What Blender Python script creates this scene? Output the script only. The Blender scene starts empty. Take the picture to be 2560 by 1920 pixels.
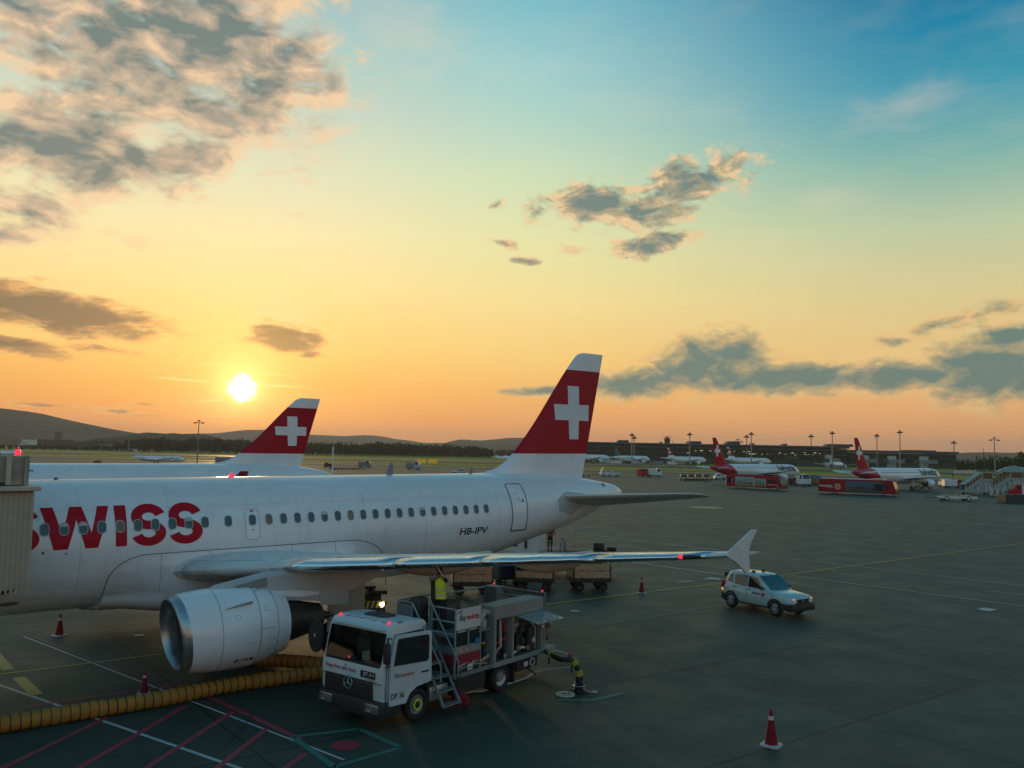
import bpy, bmesh, math, random
import numpy as np
from mathutils import Vector, Matrix, Euler
R = math.radians
random.seed(7); rng = np.random.default_rng(7)
scene = bpy.context.scene
COL = scene.collection

# ------------------------------------------------------------------ camera
FPX, PITCH, ROLL, CAMH = 2144.9, 0.0791, -0.01874, 7.095      # focal length in photo pixels (2560 wide)
_cp, _sp, _cr, _sr = math.cos(PITCH), math.sin(PITCH), math.cos(ROLL), math.sin(ROLL)
_fw = Vector((0, _cp, _sp)); _up = Vector((0, -_sp, _cp)); _rt = Vector((1, 0, 0))
_r2 = _rt*_cr - _up*_sr; _u2 = _up*_cr + _rt*_sr
cd = bpy.data.cameras.new('camera'); cam = bpy.data.objects.new('camera', cd); COL.objects.link(cam)
cd.sensor_width = 36.0; cd.lens = 36.0*FPX/2560.0; cd.clip_start = 0.1; cd.clip_end = 40000
m = Matrix((_r2, _u2, -_fw)).transposed().to_4x4(); m.translation = Vector((0, 0, CAMH)); cam.matrix_world = m
scene.camera = cam
def ray(u, v): return _fw + _r2*((u-1280)/FPX) - _u2*((v-960)/FPX)
def G(u, v, z=0.0):                       # where the sight line of a photo pixel meets height z
    d = ray(u, v); t = (z-CAMH)/d.z; return Vector((0, 0, CAMH)) + d*t
def P(u, v, Y):                           # ... and where it reaches distance Y
    d = ray(u, v); return Vector((0, 0, CAMH)) + d*(Y/d.y)
def hor(u):                               # photo row of the horizon at column u
    return 960 + FPX*(math.tan(PITCH)) - (u-1280)*math.tan(ROLL)

def lin(c):
    return tuple((x/12.92 if x <= .04045 else ((x+.055)/1.055)**2.4) for x in (c[0]/255., c[1]/255., c[2]/255.))

# ------------------------------------------------------------------ sky
scene.view_settings.view_transform = 'Standard'; scene.view_settings.look = 'None'
scene.view_settings.exposure = 0.0; scene.view_settings.gamma = 1.0
SUN_AZ, SUN_EL = R(-17.52), R(3.75)
SUN_DIR = Vector((math.sin(SUN_AZ)*math.cos(SUN_EL), math.cos(SUN_AZ)*math.cos(SUN_EL), math.sin(SUN_EL)))
world = bpy.data.worlds.new('World'); scene.world = world; world.use_nodes = True
WT = world.node_tree; WT.nodes.clear()
class NT:
    def __init__(s, t): s.t = t
    def n(s, typ, **kw):
        x = s.t.nodes.new(typ)
        for k, v in kw.items(): setattr(x, k, v)
        return x
    def put(s, sock, v):
        if isinstance(v, bpy.types.NodeSocket): s.t.links.new(v, sock)
        elif v is not None:
            if hasattr(sock, 'default_value'):
                if sock.type == 'RGBA' and len(v) == 3: v = (*v, 1)
                sock.default_value = v
    def math(s, op, a, b=None, c=None, clamp=False):
        x = s.n('ShaderNodeMath', operation=op, use_clamp=clamp)
        for i, v in enumerate((a, b, c)):
            if v is not None: s.put(x.inputs[i], v)
        return x.outputs[0]
    def vm(s, op, a, b=None):
        x = s.n('ShaderNodeVectorMath', operation=op); s.put(x.inputs[0], a)
        if b is not None: s.put(x.inputs[1], b)
        return x.outputs['Value'] if op in ('LENGTH', 'DOT_PRODUCT') else x.outputs['Vector']
    def mix(s, f, a, b, typ='MIX'):
        x = s.n('ShaderNodeMix', data_type='RGBA', blend_type=typ); s.put(x.inputs[0], f); s.put(x.inputs[6], a); s.put(x.inputs[7], b)
        return x.outputs[2]
    def rng(s, v, a, b, c=0., d=1., smooth=True):
        x = s.n('ShaderNodeMapRange', interpolation_type='SMOOTHSTEP' if smooth else 'LINEAR'); x.clamp = True if not smooth else x.clamp
        for i, q in enumerate((v, a, b, c, d)): s.put(x.inputs[i], q)
        return x.outputs[0]
    def ramp(s, f, stops, interp='LINEAR'):
        x = s.n('ShaderNodeValToRGB'); e = x.color_ramp.elements; x.color_ramp.interpolation = interp
        while len(e) < len(stops): e.new(.5)
        for i, (p, c) in enumerate(stops): e[i].position = p; e[i].color = (*c, 1) if len(c) == 3 else c
        s.put(x.inputs[0], f); return x.outputs[0]
    def noise(s, vec, scale, detail=4, rough=.5, dist=0.):
        x = s.n('ShaderNodeTexNoise'); s.put(x.inputs['Vector'], vec)
        x.inputs['Scale'].default_value = scale; x.inputs['Detail'].default_value = detail; x.inputs['Roughness'].default_value = rough; x.inputs['Distortion'].default_value = dist
        return x.outputs[0]
    def comb(s, x_, y_, z_=0.):
        x = s.n('ShaderNodeCombineXYZ')
        for i, q in enumerate((x_, y_, z_)): s.put(x.inputs[i], q)
        return x.outputs[0]
w = NT(WT)
wout = w.n('ShaderNodeOutputWorld'); wbg = w.n('ShaderNodeBackground')
tc = w.n('ShaderNodeTexCoord'); dirv = w.vm('NORMALIZE', tc.outputs['Generated'])
sep = w.n('ShaderNodeSeparateXYZ'); w.put(sep.inputs[0], dirv)
DEG = 180/math.pi
az = w.math('MULTIPLY', w.math('ARCTAN2', sep.outputs[0], sep.outputs[1]), DEG)      # 0 = camera heading, + = right
el = w.math('MULTIPLY', w.math('ARCSINE', sep.outputs[2]), DEG)
elf = w.math('DIVIDE', el, 90., clamp=True)
def elr(lst): return [(e/90., lin(c)) for e, c in lst]
SKY_SUN = elr([(0, (246, 150, 78)), (1.9, (255, 164, 80)), (4, (255, 184, 88)), (6.1, (255, 206, 112)), (10.1, (254, 226, 150)), (14, (248, 233, 178)), (17.9, (228, 229, 192)), (21.6, (204, 216, 196)), (25.2, (176, 206, 198)), (30, (144, 186, 194)), (48, (60, 112, 140)), (90, (34, 80, 114))])
SKY_MID = elr([(0, (246, 160, 94)), (1.9, (254, 172, 96)), (4, (255, 190, 102)), (6.1, (255, 208, 120)), (10.1, (250, 226, 150)), (14, (234, 231, 170)), (17.9, (210, 227, 186)), (21.6, (182, 216, 200)), (25.2, (156, 206, 206)), (28.7, (124, 190, 202)), (34, (80, 150, 176)), (48, (48, 104, 138)), (90, (32, 78, 114))])
SKY_RGT = elr([(0, (224, 156, 108)), (1.9, (240, 170, 108)), (4, (244, 184, 116)), (6.1, (240, 200, 130)), (10.1, (222, 206, 148)), (14, (190, 204, 166)), (17.9, (124, 180, 172)), (21.6, (56, 152, 176)), (25.2, (8, 130, 166)), (28.7, (0, 108, 150)), (36, (0, 90, 132)), (50, (14, 78, 112)), (90, (28, 76, 110))])
SKY_BCK = elr([(0, (216, 158, 122)), (5, (218, 174, 142)), (10, (192, 184, 170)), (18, (138, 184, 198)), (30, (102, 176, 206)), (50, (60, 130, 166)), (90, (30, 78, 114))])
c_sun = w.ramp(elf, SKY_SUN); c_mid = w.ramp(elf, SKY_MID); c_rgt = w.ramp(elf, SKY_RGT); c_bck = w.ramp(elf, SKY_BCK)
sky = w.mix(w.rng(az, -16, 2), c_sun, c_mid)
sky = w.mix(w.rng(az, -2, 29), sky, c_rgt)
sky = w.mix(w.rng(w.math('ABSOLUTE', az), 42, 100), sky, c_bck)
# soft unevenness of the clear sky
u_ = w.noise(w.comb(w.math('MULTIPLY', az, .05), w.math('MULTIPLY', el, .16)), 1.6, 5, .6)
sky = w.mix(w.math('MULTIPLY', w.rng(u_, .45, .75), .22), sky, w.mix(.5, sky, lin((255, 226, 176))))
# --- clouds, placed by bearing and elevation
def az_el(xd, yd):
    d = ray(xd*1.15732, yd*1.15732).normalized()
    return math.degrees(math.atan2(d.x, d.y)), math.degrees(math.asin(d.z))
PXD = .0309
ae = w.comb(az, el)
def blobs(lst, ae):
    acc = None
    for (x, y, rx, ry, rot, k) in lst:
        a, e = az_el(x, y)
        mp = w.n('ShaderNodeMapping', vector_type='TEXTURE'); w.put(mp.inputs[0], ae)
        mp.inputs['Location'].default_value = (a, e, 0); mp.inputs['Rotation'].default_value = (0, 0, R(rot)); mp.inputs['Scale'].default_value = (rx*PXD, ry*PXD, 1)
        v = w.math('MULTIPLY', w.math('SUBTRACT', 1., w.vm('LENGTH', mp.outputs[0])), k)
        acc = v if acc is None else w.math('MAXIMUM', acc, v)
    return acc
def density(bl, at, rot, sx, sy, k, lo, hi, detail=8, rough=.62, dist=.3):
    mp = w.n('ShaderNodeMapping', vector_type='POINT'); w.put(mp.inputs[0], at); mp.inputs['Rotation'].default_value = (0, 0, R(rot)); mp.inputs['Scale'].default_value = (sx, sy, 1)
    n = w.noise(mp.outputs[0], 1., detail, rough, dist)
    return w.rng(w.math('ADD', bl, w.math('MULTIPLY', w.math('SUBTRACT', n, .5), k)), lo, hi, smooth=False)
def clouds(sky, lst, rot, sx, sy, k, lo, hi, toward, lit, body, core, alpha, **kw):
    bl = blobs(lst, ae)
    d = density(bl, ae, rot, sx, sy, k, lo, hi, **kw)
    d2 = density(bl, w.vm('ADD', ae, (*toward, 0)), rot, sx, sy, k, lo, hi, **kw)    # what lies sunward of this bit of cloud
    sh = w.math('SUBTRACT', w.math('MULTIPLY', d2, 1.25), w.math('MULTIPLY', d, .25))
    c = w.ramp(sh, [(0., lit), (.16, lit), (.46, body), (1., core)])
    return w.mix(w.math('MULTIPLY', w.rng(d, 0., .62), alpha), sky, c)
HIGH = [(200, 60, 330, 190, -30, 1.0), (470, 90, 300, 220, -20, 1.15), (560, 170, 170, 190, 20, .8), (330, 220, 300, 120, 10, .75), (110, 310, 330, 90, -4, 1.25), (300, 350, 270, 62, 10, 1.15), (60, 450, 140, 50, -8, .6), (10, 510, 70, 16, 0, .6)]
MID = [(1270, 440, 150, 56, 4, 1.15), (1490, 395, 160, 66, 14, 1.05), (1400, 455, 170, 60, 10, .8), (1400, 532, 120, 34, 10, 1.1), (1075, 441, 30, 16, 18, .9), (1092, 527, 42, 14, -14, .9), (1135, 564, 46, 12, -4, .9), (1240, 545, 34, 18, 0, .5)]
LOW = [(90, 668, 280, 56, -7, 1.35), (20, 745, 120, 24, -8, 1.1), (235, 757, 90, 14, -4, .7), (612, 730, 100, 38, -3, 1.35), (665, 768, 40, 10, 8, 1.), (100, 875, 70, 7, 0, .7), (255, 890, 70, 9, 0, .7), (330, 873, 60, 6, 0, .6), (310, 898, 60, 6, 0, .6)]
CUM = [(1540, 785, 170, 85, 8, 1.2), (1400, 825, 200, 46, 8, 1.15), (1680, 818, 330, 42, 0, 1.3), (1950, 810, 240, 44, 2, 1.2), (2140, 795, 170, 90, 6, 1.35), (2190, 728, 150, 34, 8, 1.15), (1175, 845, 120, 15, 2, 1.1), (2010, 705, 70, 18, 14, .6), (2150, 668, 150, 26, 12, .5), (1940, 735, 60, 14, 0, .5), (1600, 745, 70, 40, 20, .7)]
WISP = [(1960, 225, 160, 60, 18, .9), (880, 70, 170, 90, -30, .9), (650, 330, 170, 60, 10, .8), (620, 60, 160, 120, 0, .8), (1780, 430, 90, 40, 8, .8), (620, 690, 160, 60, -20, .8)]
wd = density(blobs(WISP, ae), ae, 20, .22, .5, 2.0, .1, 1.3, dist=1.0)
sky = w.mix(w.math('MULTIPLY', wd, .30), sky, lin((240, 216, 186)))
sky = clouds(sky, HIGH, 28, .33, .66, 2.7, -.12, 1.05, (.25, -.8), lin((247, 208, 164)), lin((206, 180, 152)), lin((110, 124, 120)), .94, rough=.55, detail=7)
sky = clouds(sky, MID, -8, .48, .95, 2.7, .02, .95, (-.5, -.55), lin((240, 202, 154)), lin((178, 164, 132)), lin((108, 128, 124)), .95)
sky = clouds(sky, LOW, 0, .42, 1.5, 2.3, .02, .9, (.4, -.22), lin((252, 186, 110)), lin((186, 140, 96)), lin((122, 104, 82)), .95)
sky = clouds(sky, CUM, 0, .50, .9, 2.0, -.06, .9, (-.6, .5), lin((238, 194, 130)), lin((184, 166, 124)), lin((92, 124, 120)), .95)
# vapour trails either side of the sun
def trail(x0, y0, x1, y1, wid, k):
    a0, e0 = az_el(x0, y0); a1, e1 = az_el(x1, y1)
    L_ = math.hypot(a1-a0, e1-e0)/2
    mp = w.n('ShaderNodeMapping', vector_type='TEXTURE'); w.put(mp.inputs[0], ae)
    mp.inputs['Location'].default_value = ((a0+a1)/2, (e0+e1)/2, 0); mp.inputs['Rotation'].default_value = (0, 0, math.atan2(e1-e0, a1-a0)); mp.inputs['Scale'].default_value = (L_, wid, 1)
    return w.math('MULTIPLY', w.rng(w.vm('LENGTH', mp.outputs[0]), 1., .2), k)
tr = None
for q in [(300, 812, 490, 828, .10, .9), (545, 830, 690, 839, .10, .9), (400, 780, 560, 797, .09, .55), (365, 790, 430, 745, .08, .5), (410, 868, 500, 862, .12, .5), (430, 740, 530, 715, .09, .4), (400, 895, 550, 904, .07, .4), (500, 805, 690, 815, .08, .4)]:
    t_ = trail(*q); tr = t_ if tr is None else w.math('MAXIMUM', tr, t_)
sky = w.mix(w.math('MULTIPLY', tr, .8), sky, lin((255, 226, 150)))
# below the horizon: the far ground's own dim tone
sky = w.mix(w.rng(el, -.2, -2.5), sky, lin((78, 70, 58)))
# the sun and its aureole
ang = w.math('MULTIPLY', w.math('ARCCOSINE', w.math('MINIMUM', w.vm('DOT_PRODUCT', dirv, tuple(SUN_DIR)), .9999999)), DEG)
an = w.math('ADD', ang, w.math('MULTIPLY', w.math('SUBTRACT', w.noise(w.comb(az, el), 1.3, 4, .6), .5), 1.0))
def gl(x, s): return w.math('POWER', math.e, w.math('MULTIPLY', w.math('POWER', w.math('DIVIDE', x, s), 1.4), -1.))
def addc(base, f, col): return w.mix(1., base, w.vm('MULTIPLY', w.comb(f, f, f), col), 'ADD')
sky = addc(sky, gl(ang, 7.5), (.20, .08, .0))
sky = addc(sky, gl(ang, 3.2), (.42, .25, .07)); sky = addc(sky, gl(an, 1.25), (1.1, .75, .3))
sky = addc(sky, w.rng(an, 1.05, .2), (5.5, 4.6, 3.2))
# physical sky as the dim, even base under the colours of that evening
ns = w.n('ShaderNodeTexSky', sky_type='NISHITA'); ns.sun_disc = False; ns.sun_elevation = SUN_EL; ns.sun_rotation = SUN_AZ; ns.altitude = 430; ns.dust_density = 3.0
w.put(ns.inputs[0], dirv) if ns.inputs else None
nish = w.vm('MULTIPLY', ns.outputs[0], (.004, .004, .004))
sky = w.mix(1., sky, nish, 'ADD')
w.put(wbg.inputs[0], sky); wbg.inputs[1].default_value = 1.0
WT.links.new(wbg.outputs[0], wout.inputs[0])
# ------------------------------------------------------------------ sun
sl = bpy.data.lights.new('sun', 'SUN'); sun = bpy.data.objects.new('sun', sl); COL.objects.link(sun)
sl.energy = 1.0; sl.angle = R(2.5); sl.color = (1., .62, .30)
sun.rotation_euler = (-SUN_DIR).to_track_quat('-Z', 'Y').to_euler(); sun.location = (0, 0, 60)

# ------------------------------------------------------------------ materials
MATS = {}
def mat(name, col, rough=.5, metal=0., spec=.5, coat=0., var=.12, vscale=3., bump=0., emit=None, estr=0., trans=0., alpha=1.):
    if name in MATS: return MATS[name]
    M = bpy.data.materials.new(name); M.use_nodes = True; t = NT(M.node_tree); b = M.node_tree.nodes['Principled BSDF']
    if max(col) > 1.01: col = lin(col)
    tcx = t.n('ShaderNodeTexCoord').outputs['Object']
    if var > 0:
        n = t.noise(tcx, vscale, 6, .62)
        f = t.rng(n, .3, .75, 1-var, 1+var*.35)
        t.put(b.inputs['Base Color'], t.vm('MULTIPLY', t.comb(f, f, f), col))
        n2_ = t.noise(tcx, vscale*2.7, 4, .6)
        t.put(b.inputs['Roughness'], t.rng(n2_, .3, .7, max(rough-.08, .02), min(rough+.1, 1)))
        if bump > 0:
            bp = t.n('ShaderNodeBump'); bp.inputs['Strength'].default_value = bump; bp.inputs['Distance'].default_value = .02
            t.put(bp.inputs['Height'], n2_); t.put(b.inputs['Normal'], bp.outputs[0])
    else:
        b.inputs['Base Color'].default_value = (*col, 1); b.inputs['Roughness'].default_value = rough
    b.inputs['Metallic'].default_value = metal; b.inputs['Specular IOR Level'].default_value = spec
    b.inputs['Coat Weight'].default_value = coat; b.inputs['Coat Roughness'].default_value = .12
    b.inputs['Transmission Weight'].default_value = trans
    if emit: b.inputs['Emission Color'].default_value = (*emit, 1); b.inputs['Emission Strength'].default_value = estr
    MATS[name] = M; return M
WHITE = mat('white paint', (.74, .76, .77), .30, coat=.35, var=.07, vscale=.9)
WHITE2 = mat('aged white paint', (.62, .64, .64), .42, coat=.1, var=.14, vscale=1.6)
RED = mat('red paint', (.40, .001, .014), .42, spec=.25, coat=.0, var=.08)
GREYP = mat('grey paint', (.20, .225, .23), .5, var=.14)
LGREY = mat('light grey paint', (.42, .44, .44), .45, var=.12)
ALU = mat('bare aluminium', (.74, .76, .78), .24, metal=1., var=.02, vscale=1)
STEEL = mat('steel tube', (.36, .40, .41), .38, metal=.8, var=.12)
DARK = mat('dark plastic', (.018, .02, .02), .55, var=.15)
BLACK = mat('black rubber', (.012, .012, .012), .78, var=.2)
GLASS = mat('tinted glass', (.012, .018, .02), .06, spec=.8, var=0)
CABGLASS = mat('windscreen glass', (.02, .035, .036), .05, spec=.8, var=0)
DKMETAL = mat('heat stained metal', (.085, .078, .07), .42, metal=.7, var=.2)
YELLOW = mat('yellow paint', (.62, .40, .03), .5, var=.15)
HIVIS = mat('hi-vis yellow cloth', (.62, .66, .03), .8, var=.12, vscale=9)
REFL = mat('reflective grey band', (.42, .44, .40), .5, var=.05)
BLUE = mat('blue plastic', (.02, .14, .26), .5)
REDLAMP = mat('lit red lamp', (.6, .02, .05), .3, var=0, emit=(1., .04, .08), estr=.9)
HEADLAMP = mat('lit white lamp', (.9, .9, .85), .2, var=0, emit=(1., .97, .86), estr=9.)
AMBER = mat('lit amber lamp', (.8, .35, .05), .3, var=0, emit=(1., .50, .16), estr=.55)
REDLENS = mat('red lens', (.36, .008, .02), .25, coat=.4, var=0)
CLEARLENS = mat('clear lens', (.30, .34, .34), .10, metal=.7, var=.1, vscale=20)
SKIN = mat('skin', (.42, .22, .15), .55, var=.05)
NAVY = mat('dark cloth', (.015, .017, .022), .85, var=.15, vscale=9)

# ------------------------------------------------------------------ mesh building
class MB:
    def __init__(s): s.v = []; s.f = []; s.m = []
    def add(s, vs, fs, mi=0):
        o = len(s.v); s.v += [tuple(x) for x in vs]; s.f += [tuple(i+o for i in f) for f in fs]; s.m += [mi]*len(fs); return s
    def box(s, x0, x1, y0, y1, z0, z1, mi=0, bev=0., rot=None, piv=None):
        if bev > 0:
            bm = bmesh.new(); bmesh.ops.create_cube(bm, size=1)
            for q in bm.verts: q.co = Vector(((x0+x1)/2+q.co.x*(x1-x0), (y0+y1)/2+q.co.y*(y1-y0), (z0+z1)/2+q.co.z*(z1-z0)))
            bmesh.ops.bevel(bm, geom=list(bm.edges), offset=bev, segments=2, affect='EDGES', profile=.5)
            bm.verts.index_update(); vs = [q.co.copy() for q in bm.verts]; fs = [[q.index for q in f.verts] for f in bm.faces]; bm.free()
        else:
            vs = [Vector((x, y, z)) for x in (x0, x1) for y in (y0, y1) for z in (z0, z1)]
            fs = [(0, 1, 3, 2), (4, 6, 7, 5), (0, 4, 5, 1), (2, 3, 7, 6), (0, 2, 6, 4), (1, 5, 7, 3)]
        if rot is not None:
            pv = Vector(piv) if piv is not None else Vector(((x0+x1)/2, (y0+y1)/2, (z0+z1)/2))
            vs = [pv + rot @ (q-pv) for q in vs]
        return s.add(vs, fs, mi)
    def loft(s, rings, mi=0, cap=True, closed=True):
        n = len(rings[0]); vs = [p for r in rings for p in r]; fs = []
        for i in range(len(rings)-1):
            for j in range(n if closed else n-1):
                k = (j+1) % n; fs.append((i*n+j, i*n+k, (i+1)*n+k, (i+1)*n+j))
        if cap and closed: fs.append(tuple(range(n-1, -1, -1))); fs.append(tuple((len(rings)-1)*n+j for j in range(n)))
        return s.add(vs, fs, mi)
    def tube(s, pts, r, n=8, mi=0, cap=True, closed=False):
        pts = [Vector(p) for p in pts]; rs = r if isinstance(r, (list, tuple)) else [r]*len(pts); rings = []
        up = None
        for i, p in enumerate(pts):
            a = pts[i-1] if i > 0 else p; b = pts[i+1] if i < len(pts)-1 else p
            t = (b-a).normalized() if (b-a).length > 1e-9 else Vector((0, 0, 1))
            if up is None: up = Vector((0, 0, 1)) if abs(t.z) < .9 else Vector((1, 0, 0))
            x = t.cross(up)
            if x.length < 1e-6: x = t.cross(Vector((.3, .8, .5)))
            x.normalize(); y = x.cross(t).normalized(); up = y
            rings.append([p + (x*math.cos(q) + y*math.sin(q))*rs[i] for q in [2*math.pi*k/n for k in range(n)]])
        return s.loft(rings, mi, cap)
    def lathe(s, prof, c=(0, 0, 0), axis='z', n=24, mi=0, cap=False):
        c = Vector(c); rings = []
        for (a, r) in prof:
            ring = []
            for k in range(n):
                q = 2*math.pi*k/n; u, v = r*math.cos(q), r*math.sin(q)
                ring.append(c + (Vector((u, v, a)) if axis == 'z' else Vector((a, u, v)) if axis == 'x' else Vector((v, a, u))))
            rings.append(ring)
        return s.loft(rings, mi, cap)
    def prism(s, poly, d0, d1, plane='xz', mi=0):
        def p(a, b, d): return (a, d, b) if plane == 'xz' else (d, a, b) if plane == 'yz' else (a, b, d)
        n = len(poly); vs = [p(a, b, d0) for a, b in poly] + [p(a, b, d1) for a, b in poly]
        fs = [tuple(range(n)), tuple(range(2*n-1, n-1, -1))] + [(i, n+i, n+(i+1) % n, (i+1) % n) for i in range(n)]
        return s.add(vs, fs, mi)
    def quad(s, a, b, c, d, mi=0): return s.add([a, b, c, d], [(0, 1, 2, 3)], mi)
    def build(s, name, mats, parent=None, smooth=35, loc=None, weld=False):
        me = bpy.data.meshes.new(name); me.from_pydata([tuple(q) for q in s.v], [], s.f)
        for M in (mats if isinstance(mats, (list, tuple)) else [mats]): me.materials.append(M)
        me.polygons.foreach_set('material_index', s.m)
        bm = bmesh.new(); bm.from_mesh(me)
        if weld: bmesh.ops.remove_doubles(bm, verts=bm.verts, dist=1e-5)
        bmesh.ops.recalc_face_normals(bm, faces=bm.faces); bm.to_mesh(me); bm.free()
        if smooth:
            me.polygons.foreach_set('use_smooth', [True]*len(me.polygons)); me.set_sharp_from_angle(angle=R(smooth))
        me.update(); o = bpy.data.objects.new(name, me); COL.objects.link(o)
        if parent is not None: o.parent = parent
        if loc is not None: o.location = loc
        return o
def tag(o, label=None, cat=None, group=None, kind=None):
    if label: o['label'] = label
    if cat: o['category'] = cat
    if group: o['group'] = group
    if kind: o['kind'] = kind
    return o
def thing(name, label, cat, loc=(0, 0, 0), rz=0., group=None, scale=1., rot=None):
    o = bpy.data.objects.new(name, None); COL.objects.link(o); o.location = loc; o.rotation_euler = rot if rot else (0, 0, rz); o.scale = (scale,)*3; o.empty_display_size = .3
    return tag(o, label, cat, group)
def copy_tree(o, parent=None):
    c = o.copy(); COL.objects.link(c)
    if parent is not None: c.parent = parent
    for ch in list(o.children): copy_tree(ch, c)
    return c
def pchip(x, xs, ys):
    xs = np.asarray(xs, float); ys = np.asarray(ys, float); h = np.diff(xs); d = np.diff(ys)/h; mm = np.zeros(len(xs)); mm[0] = d[0]; mm[-1] = d[-1]
    for i in range(1, len(xs)-1):
        if d[i-1]*d[i] > 0: w1 = 2*h[i]+h[i-1]; w2 = h[i]+2*h[i-1]; mm[i] = (w1+w2)/(w1/d[i-1]+w2/d[i])
    x = np.clip(np.asarray(x, float), xs[0], xs[-1]); i = np.clip(np.searchsorted(xs, x)-1, 0, len(xs)-2); t = (x-xs[i])/h[i]
    return (2*t**3-3*t**2+1)*ys[i]+(t**3-2*t**2+t)*h[i]*mm[i]+(-2*t**3+3*t**2)*ys[i+1]+(t**3-t**2)*h[i]*mm[i+1]
def lerp(a, b, t): return a+(b-a)*t
_txt = {}
def text2d(s, size=1., bold=0., shear=0., spacing=1.):        # lettering as flat (x, y) polygons
    key = (s, bold, shear, spacing)
    if key not in _txt:
        c = bpy.data.curves.new('lettering', 'FONT'); c.body = s; c.size = 1.; c.offset = bold; c.shear = shear; c.space_character = spacing; c.resolution_u = 3; c.fill_mode = 'BOTH'
        o = bpy.data.objects.new('lettering', c); COL.objects.link(o)
        dg = bpy.context.evaluated_depsgraph_get(); me = bpy.data.meshes.new_from_object(o.evaluated_get(dg))
        _txt[key] = ([(q.co.x, q.co.y) for q in me.vertices], [tuple(p.vertices) for p in me.polygons])
        bpy.data.objects.remove(o); bpy.data.curves.remove(c); bpy.data.meshes.remove(me)
    vs, fs = _txt[key]
    return [(x*size, y*size) for x, y in vs], fs
def put_text(mb, s, width, fn, mi=0, bold=0., shear=0., cut=0., height=None):  # fn maps (x, y) on the lettering plane to 3-D; text fitted to width
    vs, fs = text2d(s, 1., bold, shear); x0 = min(q[0] for q in vs); x1 = max(q[0] for q in vs); y0 = min(q[1] for q in vs); y1 = max(q[1] for q in vs)
    k = width/(x1-x0); ky = k if height is None else height/(y1-y0)
    vs = [((x-x0)*k, (y-y0)*ky) for x, y in vs]
    if cut > 0: vs, fs = cut2d(vs, fs, cut)
    return mb.add([fn(x, y) for x, y in vs], fs, mi)
def cut2d(vs, fs, step):
    bm = bmesh.new(); bv = [bm.verts.new((x, y, 0)) for x, y in vs]
    for f in fs:
        try: bm.faces.new([bv[i] for i in f])
        except ValueError: pass
    for ax in (0, 1):
        lo = min(q.co[ax] for q in bm.verts); hi = max(q.co[ax] for q in bm.verts); k = lo+step
        while k < hi:
            co = [0, 0, 0]; co[ax] = k; no = [0, 0, 0]; no[ax] = 1
            bmesh.ops.bisect_plane(bm, geom=bm.verts[:]+bm.edges[:]+bm.faces[:], plane_co=co, plane_no=no); k += step
    bm.verts.index_update(); v2 = [(q.co.x, q.co.y) for q in bm.verts]; f2 = [tuple(q.index for q in f.verts) for f in bm.faces]; bm.free(); return v2, f2
# ------------------------------------------------------------------ ground
YAW = 0.6841
def concrete():
    M = bpy.data.materials.new('apron concrete'); M.use_nodes = True; t = NT(M.node_tree); b = M.node_tree.nodes['Principled BSDF']
    o = t.n('ShaderNodeTexCoord').outputs['Object']
    mp = t.n('ShaderNodeMapping', vector_type='POINT'); t.put(mp.inputs[0], o); mp.inputs['Rotation'].default_value = (0, 0, -R(36.8)); q = mp.outputs[0]
    sp = t.n('ShaderNodeSeparateXYZ'); t.put(sp.inputs[0], q)
    def joint(c, first, pitch, wid):
        k = t.math('FRACT', t.math('DIVIDE', t.math('SUBTRACT', c, first-pitch*400-pitch/2), pitch))
        d = t.math('MULTIPLY', t.math('ABSOLUTE', t.math('SUBTRACT', k, .5)), pitch)
        return t.rng(d, wid, wid*.45)
    jn = t.noise(q, .16, 3, .6); fade = t.rng(jn, .34, .55, .35, 1.)
    j = t.math('MAXIMUM', t.math('MULTIPLY', joint(sp.outputs[1], 13.4, 6.42, .06), t.rng(jn, .3, .5, .5, 1.)), t.math('MULTIPLY', joint(sp.outputs[0], 7.7, 3.6*2, .05), fade))
    # slabs differ a little from one another
    ix = t.math('FLOOR', t.math('DIVIDE', t.math('SUBTRACT', sp.outputs[0], 7.7), 7.2)); iy = t.math('FLOOR', t.math('DIVIDE', t.math('SUBTRACT', sp.outputs[1], 13.4), 6.42))
    wn = t.n('ShaderNodeTexWhiteNoise', noise_dimensions='2D'); t.put(wn.inputs['Vector'], t.comb(ix, iy))
    slab = t.rng(wn.outputs['Value'], 0, 1, .82, 1.14, False)
    big = t.rng(t.noise(o, .045, 5, .6), .3, .7, .84, 1.12); mid = t.rng(t.noise(o, .55, 7, .65), .3, .72, .88, 1.08); fine = t.rng(t.noise(o, 14, 6, .7), .3, .7, .88, 1.1)
    st = t.n('ShaderNodeMapping'); t.put(st.inputs[0], q); st.inputs['Scale'].default_value = (.05, .7, 1)
    streak = t.rng(t.noise(st.outputs[0], 1.5, 6, .66), .42, .68, 1.02, .93)
    oil = t.rng(t.noise(o, .23, 5, .75, .6), .63, .74, 1., .62)
    f = t.math('MULTIPLY', t.math('MULTIPLY', t.math('MULTIPLY', slab, big), t.math('MULTIPLY', mid, fine)), t.math('MULTIPLY', streak, oil))
    f = t.math('MULTIPLY', f, t.math('SUBTRACT', 1., t.math('MULTIPLY', j, .75)))
    t.put(b.inputs['Base Color'], t.vm('MULTIPLY', t.comb(f, f, f), (.029, .052, .037)))
    t.put(b.inputs['Roughness'], t.rng(t.noise(o, .4, 6, .65), .3, .7, .55, .68))
    b.inputs['Specular IOR Level'].default_value = .34
    bp = t.n('ShaderNodeBump'); bp.inputs['Strength'].default_value = .25; bp.inputs['Distance'].default_value = .012
    t.put(bp.inputs['Height'], t.math('SUBTRACT', t.noise(o, 22, 5, .7), t.math('MULTIPLY', j, 1.4))); t.put(b.inputs['Normal'], bp.outputs[0])
    return M
CONC = concrete()
g = MB()
NX, NY = 24, 24
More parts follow.
